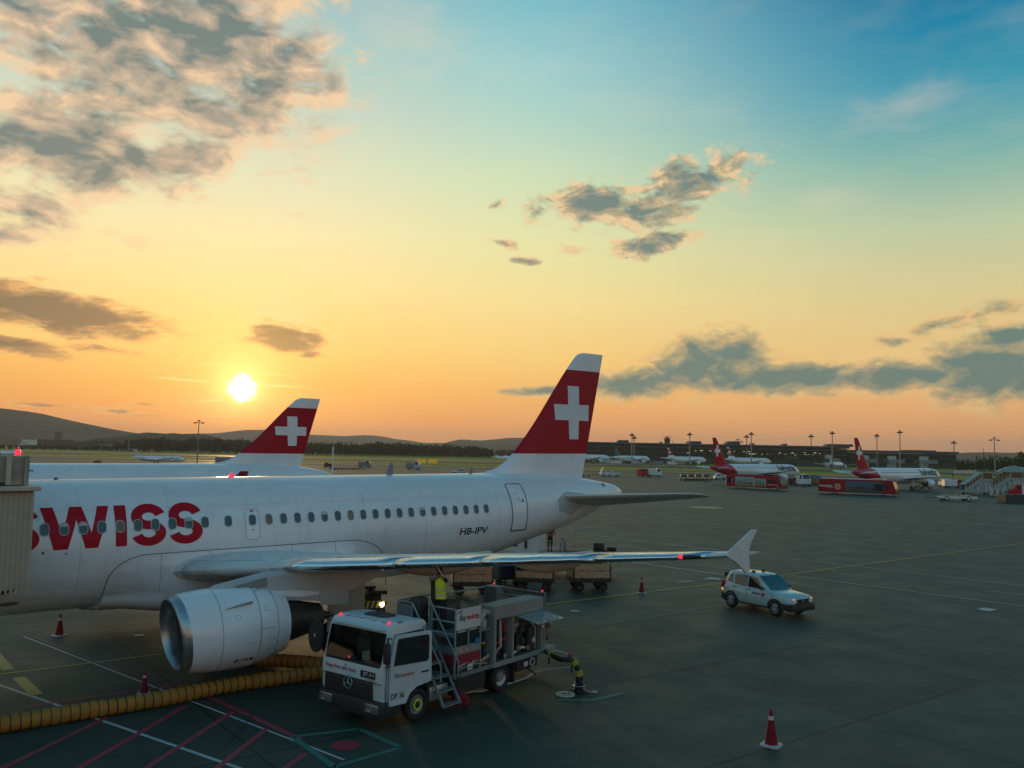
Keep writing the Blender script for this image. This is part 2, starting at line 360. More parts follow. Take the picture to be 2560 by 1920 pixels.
g.quad((-9000, -60, 0), (9000, -60, 0), (9000, 9000, 0), (-9000, 9000, 0))
tag(g.build('ground', CONC, smooth=0), kind='structure')

def grassmat(name, c1, c2):
    M = bpy.data.materials.new(name); M.use_nodes = True; t = NT(M.node_tree); b = M.node_tree.nodes['Principled BSDF']
    o = t.n('ShaderNodeTexCoord').outputs['Object']
    n = t.math('ADD', t.math('MULTIPLY', t.noise(o, .02, 6, .65), .6), t.math('MULTIPLY', t.noise(o, .6, 6, .7), .4))
    t.put(b.inputs['Base Color'], t.mix(t.rng(n, .38, .62), c1, c2)); b.inputs['Roughness'].default_value = .9; b.inputs['Specular IOR Level'].default_value = .1
    return M
GRASS = grassmat('dry airfield grass', (.12, .15, .016), (.36, .30, .04)); GRASSD = grassmat('dark verge grass', (.05, .062, .012), (.13, .115, .025))
AD = Vector((.9566, -.2914, 0)); AN = Vector((.2914, .9566, 0)); A0_ = G(1200, 1172); A0_.z = 0
def strip(d0, d1, a0=-1500, a1=1500, z=.03, mb=None, tilt=(0, 0)):
    q = [A0_+AD*a0+AN*(d0+tilt[0]), A0_+AD*a1+AN*d0, A0_+AD*a1+AN*d1, A0_+AD*a0+AN*(d1+tilt[1])]
    return (mb or MB()).quad(*[(v.x, v.y, z) for v in q])
tag(strip(0, 16, z=.02).build('grass_verge', GRASSD, smooth=0), kind='structure')
tag(strip(42, 128, z=.02).build('grass_strip', GRASS, smooth=0), kind='structure')
tag(strip(140, 205, z=.02).build('grass_infield', GRASSD, smooth=0), kind='structure')
gm = MB(); strip(262, 3200, -4000, 300, .02, gm); tag(gm.build('grass_field', GRASS, smooth=0), kind='structure')
RWY = mat('runway asphalt', (.085, .08, .07), .6, vscale=.05, var=.2)
tag(strip(205, 262, -4000, 300, z=.024).build('runway', RWY, smooth=0), kind='structure')
tag(strip(16, 42, z=.016).build('taxiway', RWY, smooth=0), kind='structure')

# ------------------------------------------------------------------ painted markings on the apron, with window reflections laid as lines
def paintmat(name, c, wear=.5):
    M = bpy.data.materials.new(name); M.use_nodes = True; t = NT(M.node_tree); b = M.node_tree.nodes['Principled BSDF']; o = t.n('ShaderNodeTexCoord').outputs['Object']
    n = t.math('ADD', t.math('MULTIPLY', t.noise(o, 5, 7, .75), .6), t.math('MULTIPLY', t.noise(o, .5, 4, .6), .4))
    t.put(b.inputs['Base Color'], t.mix(t.math('MULTIPLY', t.rng(n, .42, .66), wear), c, (.10, .108, .098))); b.inputs['Roughness'].default_value = .6
    return M
PW = paintmat('worn white marking paint', (.42, .43, .40), .75); PWB = paintmat('white marking paint', (.42, .44, .42), .35); PR = paintmat('worn red marking paint', (.36, .016, .035), .4); PY = paintmat('worn yellow marking paint', (.46, .32, .04), .55); PG = paintmat('worn green marking paint', (.015, .15, .11), .6); PD = paintmat('dark reflection edging', (.03, .03, .03), .4)
_z = [.004]
def nz_():
    _z[0] += .0002; return _z[0]
def line(name, px, wid, M, zz=None):
    pts = [G(*q) for q in px]; mb = MB(); zz = zz or nz_()
    for a, b in zip(pts, pts[1:]):
        d = (b-a).normalized(); n = Vector((-d.y, d.x, 0))*wid/2
        mb.quad(*[(v.x, v.y, zz) for v in (a-n, b-n, b+n, a+n)])
    return tag(mb.build(name, M, smooth=0), kind='structure')
def c4(x, y): return x*.3888, 1340+y*.3888
def c6(x, y): return 1400+x*.5244, 1300+y*.5244
line('white_reflection_line', [c4(150, 645), c4(900, 935), c4(2212, 1440)], .075, PWB)  # window-glass reflection streak, drawn as a white line on the ground
line('white_reflection_line', [c4(-150, 905), c4(0, 960), c4(1500, 1480), c4(1900, 1620)], .105, PWB)  # second glass reflection, drawn the same way
def offs(px, dy): return [(x, y+dy) for x, y in px]
line('dark_reflection_edge', [c4(170, 632), c4(900, 912), c4(1500, 1140)], .16, PD)  # dark band of the reflection, coloured onto the ground beside it
for a, b in [((-420, 1330), (230, 1195)), ((-400, 1640), (20, 1490)), ((20, 1490), (690, 1165)), ((400, 1545), (510, 1492)), ((510, 1492), (1190, 1095)), ((860, 1545), (1500, 1130)), ((1330, 1545), (1715, 1240)), ((1760, 1545), (1965, 1400))]:
    line('red_hatch_line', [c4(*a), c4(*b)], .16, PR)
line('red_border_line', [c4(160, 1100), c4(700, 1020), c4(1160, 960)], .15, PR)
line('red_border_line', [c4(1160, 960), c4(1400, 1062), c4(1935, 1310)], .17, PR)
line('yellow_guide_line', [c4(-200, 925), c4(0, 890), c4(600, 815), c4(1050, 757)], .13, PY)
for a, b in [((-70, 720), (55, 862)), ((120, 910), (235, 1022)), ((-300, 500), (-160, 630))]:
    line('yellow_dash', [c4(*a), c4(*b)], .34, PY)
D_ = 1.15732
gp = [(632*D_, 1592*D_), (775*D_, 1575*D_), (866*D_, 1615*D_), (722*D_, 1657*D_)]
line('green_pit_frame', gp+[gp[0]], .17, PG)
line('green_pit_frame', [(1205*D_, 1512*D_), (1280*D_, 1513*D_), (1348*D_, 1497*D_)], .22, PG)
mb = MB(); c = G(747*D_, 1611*D_); mb.add([(c.x+.34*math.cos(t), c.y+.34*math.sin(t), nz_()) for t in [k*math.pi/16 for k in range(32)]], [tuple(range(32))]); tag(mb.build('red_disc_marking', PR, smooth=0), kind='structure')
line('yellow_taxi_line', [c6(-260, 428), c6(0, 395), c6(790, 300), c6(1050, 265), c6(2212, 110), c6(2900, 20)], .17, PY)
for px, wd in [([(0, 55), (2212, 315), (2700, 372)], .14), ([(300, 195), (800, 265)], .22), ([(1100, 265), (2212, 412), (2600, 462)], .14), ([(510, 190), (800, 235), (1240, 328)], .09), ([(280, 122), (420, 140)], .12), ([(2020, 338), (2300, 366)], .09), ([(1290, 250), (1520, 275)], .08), ([(1700, 0), (2300, 42)], .2)]:
    line('white_stand_line', [c6(*q) for q in px], wd, PW)
line('faint_white_line', [c6(0, 527), c6(300, 488), c6(800, 405)], .07, paintmat('faded white marking paint', (.24, .24, .23), .85))
line('white_arrow_shaft', [c6(560, 297), c6(640, 291)], .2, PW)
mb = MB(); mb.add([(*G(*c6(*q)).xy, nz_()) for q in [(670, 284), (720, 273), (770, 281), (760, 286)]], [(0, 1, 2, 3)]); tag(mb.build('white_arrow_head', PW, smooth=0), kind='structure')
mb = MB(); mb.add([(*G(*c6(*q)).xy, nz_()) for q in [(1985, 428), (2020, 419), (2086, 428), (2050, 437)]], [(0, 1, 2, 3)]); tag(mb.build('white_square_marking', PWB, smooth=0), kind='structure')
def ell(name, u, v, ru, M):
    c = G(u, v); r = (G(u+ru, v)-c).length; z = nz_(); mb = MB(); mb.add([(c.x+r*math.cos(t), c.y+r*math.sin(t)*1., z) for t in [k*math.pi/20 for k in range(40)]], [tuple(range(40))]); return tag(mb.build(name, M, smooth=0), kind='structure')
ell('yellow_oval_marking', 1640+300*.4159, 1040+551*.4159, 38, PY)
for u, v, ru in [(347, 1589, 13), (1437, 1528, 12)]: ell('white_cover_marking', u, v, ru, PWB)
for a, b in [((40, 520), (260, 504)), ((360, 478), (480, 480)), ((120, 408), (230, 410)), ((240, 420), (560, 388))]:
    line('faint_stand_line', [(1640+a[0]*.4159, 1040+a[1]*.4159), (1640+b[0]*.4159, 1040+b[1]*.4159)], .25, PW)

# tyre marks and sealed cracks on the slabs
SEAL = mat('crack sealant', (.010, .012, .011), .6, var=0)
rm = np.random.default_rng(21)
for u0, v0, u1, v1 in [(1300, 1600, 1430, 1590), (1980, 1300, 2060, 1318), (560, 1870, 640, 1780)]:
    pts = [(lerp(u0, u1, t)+rm.normal(0, 3), lerp(v0, v1, t)+rm.normal(0, 2)) for t in np.linspace(0, 1, 8)]; line('crack_seal', pts, .03, SEAL)
# ------------------------------------------------------------------ airliners (x = aft, y = starboard, z = up; the photo shows port sides unless turned)
ZC = 3.957
FS = [-7.27, -7.0, -6.5, -5.8, -5.05, -4.25, -3.25, -2.25, -1.0, 13, 15, 17, 19.5, 21, 22.9, 24, 25.2, 26.2, 26.57]
FT = [-.48, -.1, .24, .62, 1.15, 1.6, 1.88, 2.02, 2.07, 2.07, 2.07, 2.07, 2.05, 1.98, 1.86, 1.74, 1.56, 1.36, 1.20]
FB = [-.62, -1.0, -1.3, -1.57, -1.75, -1.9, -2.0, -2.05, -2.07, -2.07, -1.98, -1.74, -1.22, -.88, -.45, -.14, .26, .58, .74]
FW = [.06, .52, .9, 1.28, 1.53, 1.73, 1.87, 1.95, 1.975, 1.975, 1.97, 1.93, 1.72, 1.5, 1.16, .93, .66, .42, .26]
def fprof(s):
    s = min(max(s, FS[0]), FS[-1]); t = float(pchip(s, FS, FT)); b = float(pchip(s, FS, FB)); h = float(pchip(s, FS, FW)); return t, b, h
def fsurf(s, z, off=0.):                       # half-width of the fuselage skin at (s, z)
    t, b, h = fprof(s); c = (t+b)/2; r = (t-b)/2; q = max(1-((z-ZC-c)/r)**2, 0.); y = h*math.sqrt(q)
    # outward normal in the section, for standing off the skin
    ny, nz2 = y/h**2, (z-ZC-c)/r**2; L_ = math.hypot(ny, nz2) or 1
    return y+off*ny/L_, z+off*nz2/L_
def fring(s, n=48):
    t, b, h = fprof(s); c = (t+b)/2; r = (t-b)/2
    return [(s, h*math.sin(2*math.pi*k/n), ZC+c+r*math.cos(2*math.pi*k/n)) for k in range(n)]
def airfoil(n=12):
    xs = [.5*(1-math.cos(math.pi*k/n)) for k in range(n+1)]
    th = lambda x: 5*(.2969*math.sqrt(x)-.126*x-.3516*x*x+.2843*x**3-.1036*x**4)
    cam_ = lambda x: .06*x*(1-x)
    return [(x, cam_(x)+th(x)) for x in reversed(xs)] + [(x, cam_(x)-th(x)) for x in xs[1:-1]]
AF = airfoil()
def wsec(le, y, z, ch, tc): return [(le+x*ch, y, z+yy*ch*tc) for x, yy in AF]
def vfin(secs): return [[(le+x*ch, yy*ch*tc, z) for x, yy in SYM] for le, z, ch, tc in secs]
_xs = [.5*(1-math.cos(math.pi*k/10)) for k in range(11)]
_th = lambda x: 5*(.2969*math.sqrt(x)-.126*x-.3516*x*x+.2843*x**3-.1036*x**4)
SYM = [(x, _th(x)) for x in reversed(_xs)] + [(x, -_th(x)) for x in _xs[1:-1]]
def wing_at(y):                                # leading edge s, z, chord, thickness ratio (y measured outwards)
    le = float(np.interp(y, [0, 2.0, 2.6, 3.4, 5.75, 16.95], [2.9, 3.75, 4.02, 4.3, 5.63, 12.86])); z = float(np.interp(y, [0, 2., 5.75, 16.95], [3.0, 3.08, 3.48, 4.48]))
    te = float(np.interp(y, [0, 2., 6.3, 16.95], [10.2, 10.4, 10.3, 14.35])); return le, z, te-le, float(np.interp(y, [0, 2, 6, 17], [.145, .145, .12, .105]))
WY = [1.2, 2.0, 2.6, 3.4, 4.4, 5.75, 7.5, 9.5, 12., 14.5, 16.3, 16.95]
def fin_edge(z):                               # leading and trailing edge s of the tail fin at height z
    le = float(pchip(z, [5.6, 6.04, 6.12, 6.3, 6.55, 6.93, 11.4, 11.65, 11.82, 11.9], [16.6, 17.83, 18.25, 18.75, 19.15, 19.6, 23.27, 23.5, 23.72, 24.0]))
    te = float(np.interp(z, [5.0, 5.7, 11.9], [23.9, 24.03, 25.45])); return le, te
def finsecs(z0, z1, n=8):
    out = []
    for k in range(n+1):
        z = lerp(z0, z1, k/n); le, te = fin_edge(z); out.append((le, z, te-le, float(np.interp(z, [5.6, 6.0, 7, 11.9], [.05, .075, .105, .095]))))
    return vfin(out)
def fin_y(s, z):
    le, te = fin_edge(z); x = min(max((s-le)/(te-le), .001), .999); return _th(x)*(te-le)*float(np.interp(z, [5.6, 6.0, 7, 11.9], [.05, .075, .105, .095]))
def airliner(label, loc, yaw, pitch=0., k=1., plug=0., hi=False, red_tail=True, cross=True, fuse=None, finm=None, engr=1., side=-1, sharklet=None, shark_h=2.35, fink=1., windows=True, winglet_tip=None, finx=1., group=None, name='airliner', wheels=True):
    # side = the flank the camera sees (-1 port, +1 starboard)
    root = thing(name, label, 'airliner', loc, yaw, group, k, rot=(0, -pitch, yaw))
    S = lambda s: s-8+plug/2*float(np.interp(s, [1, 2.5, 15, 16.5], [-1, 0, 0, 1]))
    fuse = fuse or WHITE; n = 56 if hi else 28
    st = sorted(set([-7.27, -7.2, -7.1, -6.95, -6.75, -6.5, -6.1, -5.6, -5., -4.4, -3.8, -3.2, -2.6, -2, -1.3, -.6] + list(np.arange(0, 26.5, .5 if hi else 1.)) + [26.2, 26.4, 26.57]))
    mb = MB(); mb.loft([[(S(s), y, z) for _, y, z in fring(s, n)] for s in st])
    fus = mb.build('fuselage', fuse, root, smooth=50)
    # exhaust of the auxiliary power unit
    mb = MB(); mb.lathe([(S(26.5), .10), (S(26.5), .235), (S(26.60), .225), (S(26.60), .17), (S(26.45), .10)], (0, 0, ZC+.97), 'x', 16); mb.build('exhaust_pipe', DKMETAL, root)
    # wings
    for sg in (-1, 1):
        mb = MB(); mb.loft([[(S(a), sg*b, c) for a, b, c in wsec(wing_at(y)[0], y, *wing_at(y)[1:])] for y in WY])
        wg = mb.build('wing', WINGM if hi else WHITE2, root, smooth=60)
        if hi and sg == side:
            ys = [(2.35, 5.55), (5.95, 9.0), (9.04, 11.25), (11.29, 14.0), (14.04, 16.5)]
            for y0, y1 in ys:
                mb = MB(); rings = []
                for y in np.linspace(y0, y1, 7):
                    le, z, ch, tc = wing_at(float(y)); d = .30 if y > 5.8 else .34
                    up = [(x, yy) for x, yy in AF[:13] if x*ch <= d*2.2]; lo = [(x, yy) for x, yy in AF[13:] if x*ch <= d*1.15]
                    sec = [(le-.012+x*ch, sg*y, z+yy*ch*tc+(.010 if yy > 0 else -.010)) for x, yy in up+lo]; rings.append((sec, len(sec)))
                m_ = min(q[1] for q in rings); rr = []
                for sec, L_ in rings:
                    a = np.array(sec); t0 = np.linspace(0, 1, L_); t1 = np.linspace(0, 1, 12); rr.append([(S(np.interp(q, t0, a[:, 0])), np.interp(q, t0, a[:, 1]), np.interp(q, t0, a[:, 2])) for q in t1])
                mb.loft(rr, cap=False, closed=False); sl_ = mb.build('slat', ALU if y0 > 5 else WINGM, root, smooth=70)
                sm = sl_.modifiers.new('skin', 'SOLIDIFY'); sm.thickness = .008; sm.offset = -1
            for y0, s0, L_, wd, dp in [(7.9, 8.3, 3.9, .30, .42), (11.9, 9.9, 3.1, .25, .34)]:   # flap track fairings
                le, z, ch, tc = wing_at(y0); mb = MB(); rr = []
                for q in np.linspace(0, 1, 15):
                    r = max(math.sin(math.pi*min(q*.9+.02, 1))**.7, .02); zc_ = z+.02-(.30 if dp > .4 else .25)*r**.8-.02+.10*q
                    rr.append([(S(s0+q*L_), sg*y0+wd*r*math.cos(a), zc_+dp*.75*r*math.sin(a)) for a in [2*math.pi*i/16 for i in range(16)]])
                mb.loft(rr); mb.build('flap_fairing', WINGB, root, smooth=60)
        le, z, ch, tc = wing_at(16.95)
        if sharklet is not None:                # tall upturned wing tip
            mb = MB(); rr = []
            for q in np.linspace(0, 1, 8): rr.append([(S(le+.05+1.35*q+x*lerp(ch, .62, q)), sg*(16.95+.55*math.sin(q*1.3)), z+shark_h*q**1.25+yy*.06) for x, yy in SYM])
            mb.loft(rr); mb.build('wing_tip_fin', sharklet, root, smooth=50)
        else:                                   # arrow-shaped wing tip fence
            mb = MB(); pr = [(le-.10, z+.02), (le+1.12, z+.62), (le+1.30, z+.60), (le+1.02, z+.30), (le+.90, z+.05), (le+.95, z-.42), (le+.80, z-.52), (le+.66, z-.40), (le+.30, z-.16)]
            mb.prism([(S(a), b) for a, b in pr], sg*16.93, sg*16.99); mb.build('wing_tip_fence', winglet_tip or WHITE2, root, smooth=0)
        # tailplane
        mb = MB(); rr = []
        for y, le_, z_, ch_, tc_ in [(.3, 20.9, 4.70, 3.5, .10), (1.0, 21.35, 4.74, 3.3, .10), (3., 22.75, 4.90, 2.55, .095), (5.6, 24.55, 5.11, 1.5, .09), (6.1, 24.95, 5.15, 1.15, .08), (6.24, 25.3, 5.16, .7, .06)]:
            rr.append([(S(le_+x*ch_), sg*y, z_+yy*ch_*tc_*1.15-.16*(x-.35)*ch_) for x, yy in SYM])
        mb.loft(rr); mb.build('tailplane', TAILG if hi else WHITE2, root, smooth=60)
        # engine
        e = sg*5.75; zz = 1.87; er = engr
        def nac(prof, M, nm, par, shear=True, cap=False, nn=40 if hi else 18):
            mb = MB(); rr = []
            for a, r in prof:
                sh = .16*max(0, 1-(a-2.45)/1.6) if shear else 0
                rr.append([(S(a-sh*r*math.sin(q)), e+r*er*math.cos(q), zz+r*er*math.sin(q)*1.0) for q in [2*math.pi*i/nn for i in range(nn)]])
            mb.loft(rr, cap=cap); return mb.build(nm, M, par, smooth=50)
        eng = nac([(2.78, 1.085), (3.0, 1.125), (3.4, 1.165), (4.0, 1.185), (4.6, 1.175), (5.05, 1.10), (5.45, .99), (5.76, .885), (5.74, .85), (5.5, .85)], WHITE, 'engine', root)
        nac([(2.80, 1.09), (2.66, 1.055), (2.58, 1.01), (2.56, .97), (2.62, .925), (2.8, .895), (3.0, .885)], LIPM, 'inlet_lip', eng)
        nac([(3.0, .885), (3.4, .90), (3.75, .92)], INLET, 'inlet_duct', eng)
        mb = MB()                               # fan: blades round a spinner
        for b_ in range(30 if hi else 12):
            q = 2*math.pi*b_/(30 if hi else 12); q2 = q+.16; pts = []
            for rr_, tw in ((.3, .04), (.91, .17)):
                pts.append([(S(3.72+dx), e+rr_*er*math.cos(q+dq), zz+rr_*er*math.sin(q+dq)) for dx, dq in ((-.05, 0), (.07, tw*1.1))])
            mb.add([pts[0][0], pts[0][1], pts[1][1], pts[1][0]], [(0, 1, 2, 3)])
        mb.lathe([(S(3.82), .02), (S(3.82), .93*er)], (0, e, zz), 'x', 24); mb.build('fan', DARK, eng, smooth=0)
        mb = MB(); mb.lathe([(S(3.25), .01), (S(3.4), .13*er), (S(3.7), .3*er)], (0, e, zz), 'x', 20); mb.build('spinner', GREYP, eng)
        nac([(5.2, .74), (5.75, .69), (6.3, .57), (6.95, .425), (7.08, .40), (7.06, .37), (6.8, .36)], DKMETAL, 'exhaust_cone', eng, False)
        nac([(6.8, .24), (7.2, .17), (7.6, .03)], DKMETAL, 'exhaust_plug', eng, False, True)
        # pylon
        mb = MB(); pg_ = [(3.45, 3.0, .05), (3.75, 3.12, .17), (4.4, 3.22, .22), (5.2, 3.36, .24), (5.9, 3.42, .25), (7.0, 3.4, .25), (8.2, 3.25, .18), (9.3, 3.1, .04)]
        rr = []
        for a, zt, hw_ in pg_:
            zb = float(np.interp(a, [3.4, 5., 6.3, 7.2, 9.3], [2.9, 2.65, 2.45, 2.35, 2.95])); rr.append([(S(a), e+hw_, zb), (S(a), e-hw_, zb), (S(a), e-hw_, zt-.10), (S(a), e-hw_*.55, zt), (S(a), e+hw_*.55, zt), (S(a), e+hw_, zt-.10)])
        mb.loft(rr); py = mb.build('pylon', LGREY if hi else WHITE2, root, smooth=40)
        if hi and sg == side:
            mb = MB(); mb.prism([(S(4.3), 2.86), (S(5.25), 2.98), (S(5.22), 3.26), (S(4.3), 3.08)], e-.252, e-.235); mb.build('pylon_panel', GREYP, py, smooth=0)
            mb = MB(); mb.lathe([(e-.27, .001), (e-.27, .13), (e-.24, .13)], (S(7.15), 0, 2.92), 'y', 20); mb.build('pylon_cover', LGREY, py)
            mb = MB(); mb.prism([(S(4.9), 2.88), (S(6.2), 2.78), (S(6.95), 2.66), (S(6.9), 2.58), (S(6.2), 2.58), (S(5.), 2.74)], e-.30, e+.30); mb.build('pylon_fairing', WHITE, py, smooth=0)
            mb = MB(); mb.prism([(S(7.0), 2.25), (S(8.0), 2.18), (S(7.95), 2.58), (S(7.0), 2.6)], e-.262, e-.23); mb.build('pylon_panel', LGREY, py, smooth=0)
            # strake, panel seams and warning marks of the cowling
            def esurf(a, q, off=.004):
                r = float(pchip(a, [2.78, 3.0, 3.4, 4.0, 4.6, 5.05, 5.45, 5.76], [1.085, 1.125, 1.165, 1.185, 1.175, 1.10, .99, .885]))+off; sh = .16*max(0, 1-(a-2.45)/1.6); return (S(a-sh*r*math.sin(q)), e-r*math.cos(q), zz+r*math.sin(q))
            mb = MB(); aa = [3.72, 3.92, 4.12, 4.32, 4.52]; hh = [.005, .07, .12, .15, .16]
            for i in range(4):
                A_ = [esurf(aa[i], R(36)+.02*i, h) for h in (0, hh[i])]; B_ = [esurf(aa[i+1], R(36)+.02*(i+1), h) for h in (0, hh[i+1])]
                A2 = [(x, y-.01, z+.012) for x, y, z in A_]; B2 = [(x, y-.01, z+.012) for x, y, z in B_]
                mb.loft([[A_[0], A_[1], A2[1], A2[0]], [B_[0], B_[1], B2[1], B2[0]]])
            mb.build('strake', LGREY, eng, smooth=0)
            mb = MB()
            for a in (3.62, 4.72, 5.3): mb.tube([esurf(a, q, -.002) for q in np.linspace(R(-80), R(82), 40)], .0055, 5)
            mb.tube([esurf(a, R(4), -.002) for a in np.linspace(4.72, 5.2, 6)], .0055, 5); mb.tube([esurf(4.72+.35*t, R(62)+.35*t, -.002) for t in np.linspace(0, 1, 6)], .0055, 5)
            for (a0, a1, q0, q1) in [(4.32, 4.6, -28, -14), (4.9, 5.05, 30, 37), (5.02, 5.22, -30, -14), (4.0, 4.12, 20, 26)]:
                mb.tube([esurf(a, R(q), -.002) for a, q in [(a0, q0), (a1, q0), (a1, q1), (a0, q1), (a0, q0)]], .0045, 4)
            mb.build('panel_seam', SEAM, eng, smooth=0)
            mb = MB()
            def ring(a, q, r): mb.loft([[esurf(a+rr_*math.cos(t), R(q)+rr_*math.sin(t)/1.15, .005) for rr_ in (r, r*.72)] for t in np.linspace(0, 2*math.pi, 17)], closed=False, cap=False)
            ring(4.10, -41, .075); mb.quad(esurf(4.05, R(-43)), esurf(4.08, R(-43.8)), esurf(4.15, R(-39)), esurf(4.12, R(-38.2)))
            mb.quad(esurf(4.20, R(-49)), esurf(4.225, R(-49)), esurf(4.28, R(-36)), esurf(4.255, R(-36)))
            ring(4.38, -40.5, .065); mb.quad(esurf(4.34, R(-41.5)), esurf(4.58, R(-41.5)), esurf(4.58, R(-39.5)), esurf(4.34, R(-39.5))); mb.quad(esurf(4.52, R(-43.5)), esurf(4.60, R(-43.5)), esurf(4.60, R(-37.5)), esurf(4.52, R(-37.5)))
            mb.build('warning_mark', mat('dark red print', (.16, .012, .02), .5), eng, smooth=0)
        # main landing gear
        if wheels:
            mb = MB(); mb.tube([(S(8.9), sg*3.75, 3.1), (S(8.9), sg*3.8, .62)], [.16, .12], 12); mb.tube([(S(8.9), sg*3.3, .6), (S(8.9), sg*4.3, .6)], .09, 10); mb.tube([(S(8.5), sg*3.0, 2.6), (S(8.9), sg*3.78, 1.5)], .06, 8); lg = mb.build('main_gear', LGREY, root)
            for o_ in (-.43, .43):
                mb = MB(); wheel_mesh(mb, .58, .40, axis='y', c=(S(8.9), sg*3.8+o_, .58)); mb.build('wheel', [BLACK, LGREY], lg)
            mb = MB(); mb.box(S(8.2), S(9.6), sg*4.18-.02, sg*4.18+.02, .95, 2.9, bev=.01); mb.build('gear_door', WINGB if hi else WHITE2, lg, smooth=0)
    if wheels:
        mb = MB(); mb.tube([(S(-2.2), 0, 2.2), (S(-2.15), 0, .4)], [.11, .08], 10); mb.tube([(S(-2.15), -.3, .38), (S(-2.15), .3, .38)], .05, 8); lg = mb.build('nose_gear', LGREY, root)
        for o_ in (-.26, .26):
            mb = MB(); wheel_mesh(mb, .38, .22, axis='y', c=(S(-2.15), o_, .38)); mb.build('wheel', [BLACK, LGREY], lg)
    # belly fairing
    if not hi:
        mb = MB(); rr = []
        for q in np.linspace(0, 1, 9):
            s = lerp(2.4, 11.4, q); k_ = max(math.sin(math.pi*q), .02)**.35; rr.append([(S(s), 2.0*k_*math.cos(a), 2.75+(1.15 if math.sin(a) < 0 else .6)*k_*math.sin(a)) for a in [2*math.pi*i/20 for i in range(20)]])
        mb.loft(rr); mb.build('belly_fairing', fuse if not red_tail or plug == 0 else WHITE, root, smooth=50)
    # tail fin
    sh = lambda secs: [[(S(a), b, c) for a, b, c in sec] for sec in secs]
    zb, zt = 6.9, 11.0
    fb = MB(); fb.loft(sh(finsecs(5.6, zb, 12)), 0); fb.loft(sh(finsecs(zb, zt, 8)), 1); fb.loft(sh(finsecs(zt, 11.9, 10)), 2)
    fm = finm or (WHITE, RED, WHITE)
    fin = fb.build('tail_fin', list(fm), root, smooth=50)
    if fink != 1. or finx != 1.: fin.scale = (finx, 1, fink); fin.location = (S(25.45)*(1-finx), 0, 5.7*(1-fink))
    if cross:
        cp_ = [(22.90, 10.20), (23.67, 10.20), (23.70, 9.30), (24.42, 9.30), (24.42, 8.52), (23.70, 8.52), (23.68, 7.60), (23.02, 7.60), (22.96, 8.52), (22.06, 8.52), (22.0, 9.28), (22.92, 9.28)]
        for sg in (-1, 1):
            mb = MB(); v2, f2 = cut2d(cp_, [tuple(range(12))], .25); mb.add([(S(a), sg*(fin_y(a, b)+.006), b) for a, b in v2], f2); mb.build('cross_emblem', CROSSM if hi else WHITE, fin, smooth=40)
    return root, fus, S
CROSSM = mat('white emblem film', (.66, .69, .69), .4, var=.08)
WINGM = mat('wing skin grey', (.60, .61, .60), .32, coat=.2, var=.08, vscale=.7)
WINGB = mat('wing underside grey tinted warm', (.52, .44, .34), .4, coat=.1, var=.1, vscale=.8)  # grey paint, with tan from warm light put into the colour
TAILG = mat('tailplane grey', (.60, .58, .54), .3, coat=.2, var=.08)
INLET = mat('inlet duct lining', (.16, .18, .18), .35, metal=.5, var=.1)
LIPM = mat('dull inlet lip metal', (.40, .43, .44), .34, metal=.85, var=.06)
SEAM = mat('panel gap', (.06, .065, .065), .6, var=0)
def wheel_mesh(mb, r, w_, axis='y', c=(0, 0, 0), n=28, rim=.58):
    h = w_/2; mb.lathe([(-h*.55, r*rim), (-h, r*.78), (-h*.85, r*.94), (-h*.5, r), (h*.5, r), (h*.85, r*.94), (h, r*.78), (h*.55, r*rim)], c, axis, n, 0)
    for sg in (-1, 1): mb.lathe([(sg*h*.62, r*rim*1.02), (sg*h*.4, r*rim*.9), (sg*h*.25, r*.3), (sg*h*.6, r*.22), (sg*h*.6, .001)], c, axis, n, 1)

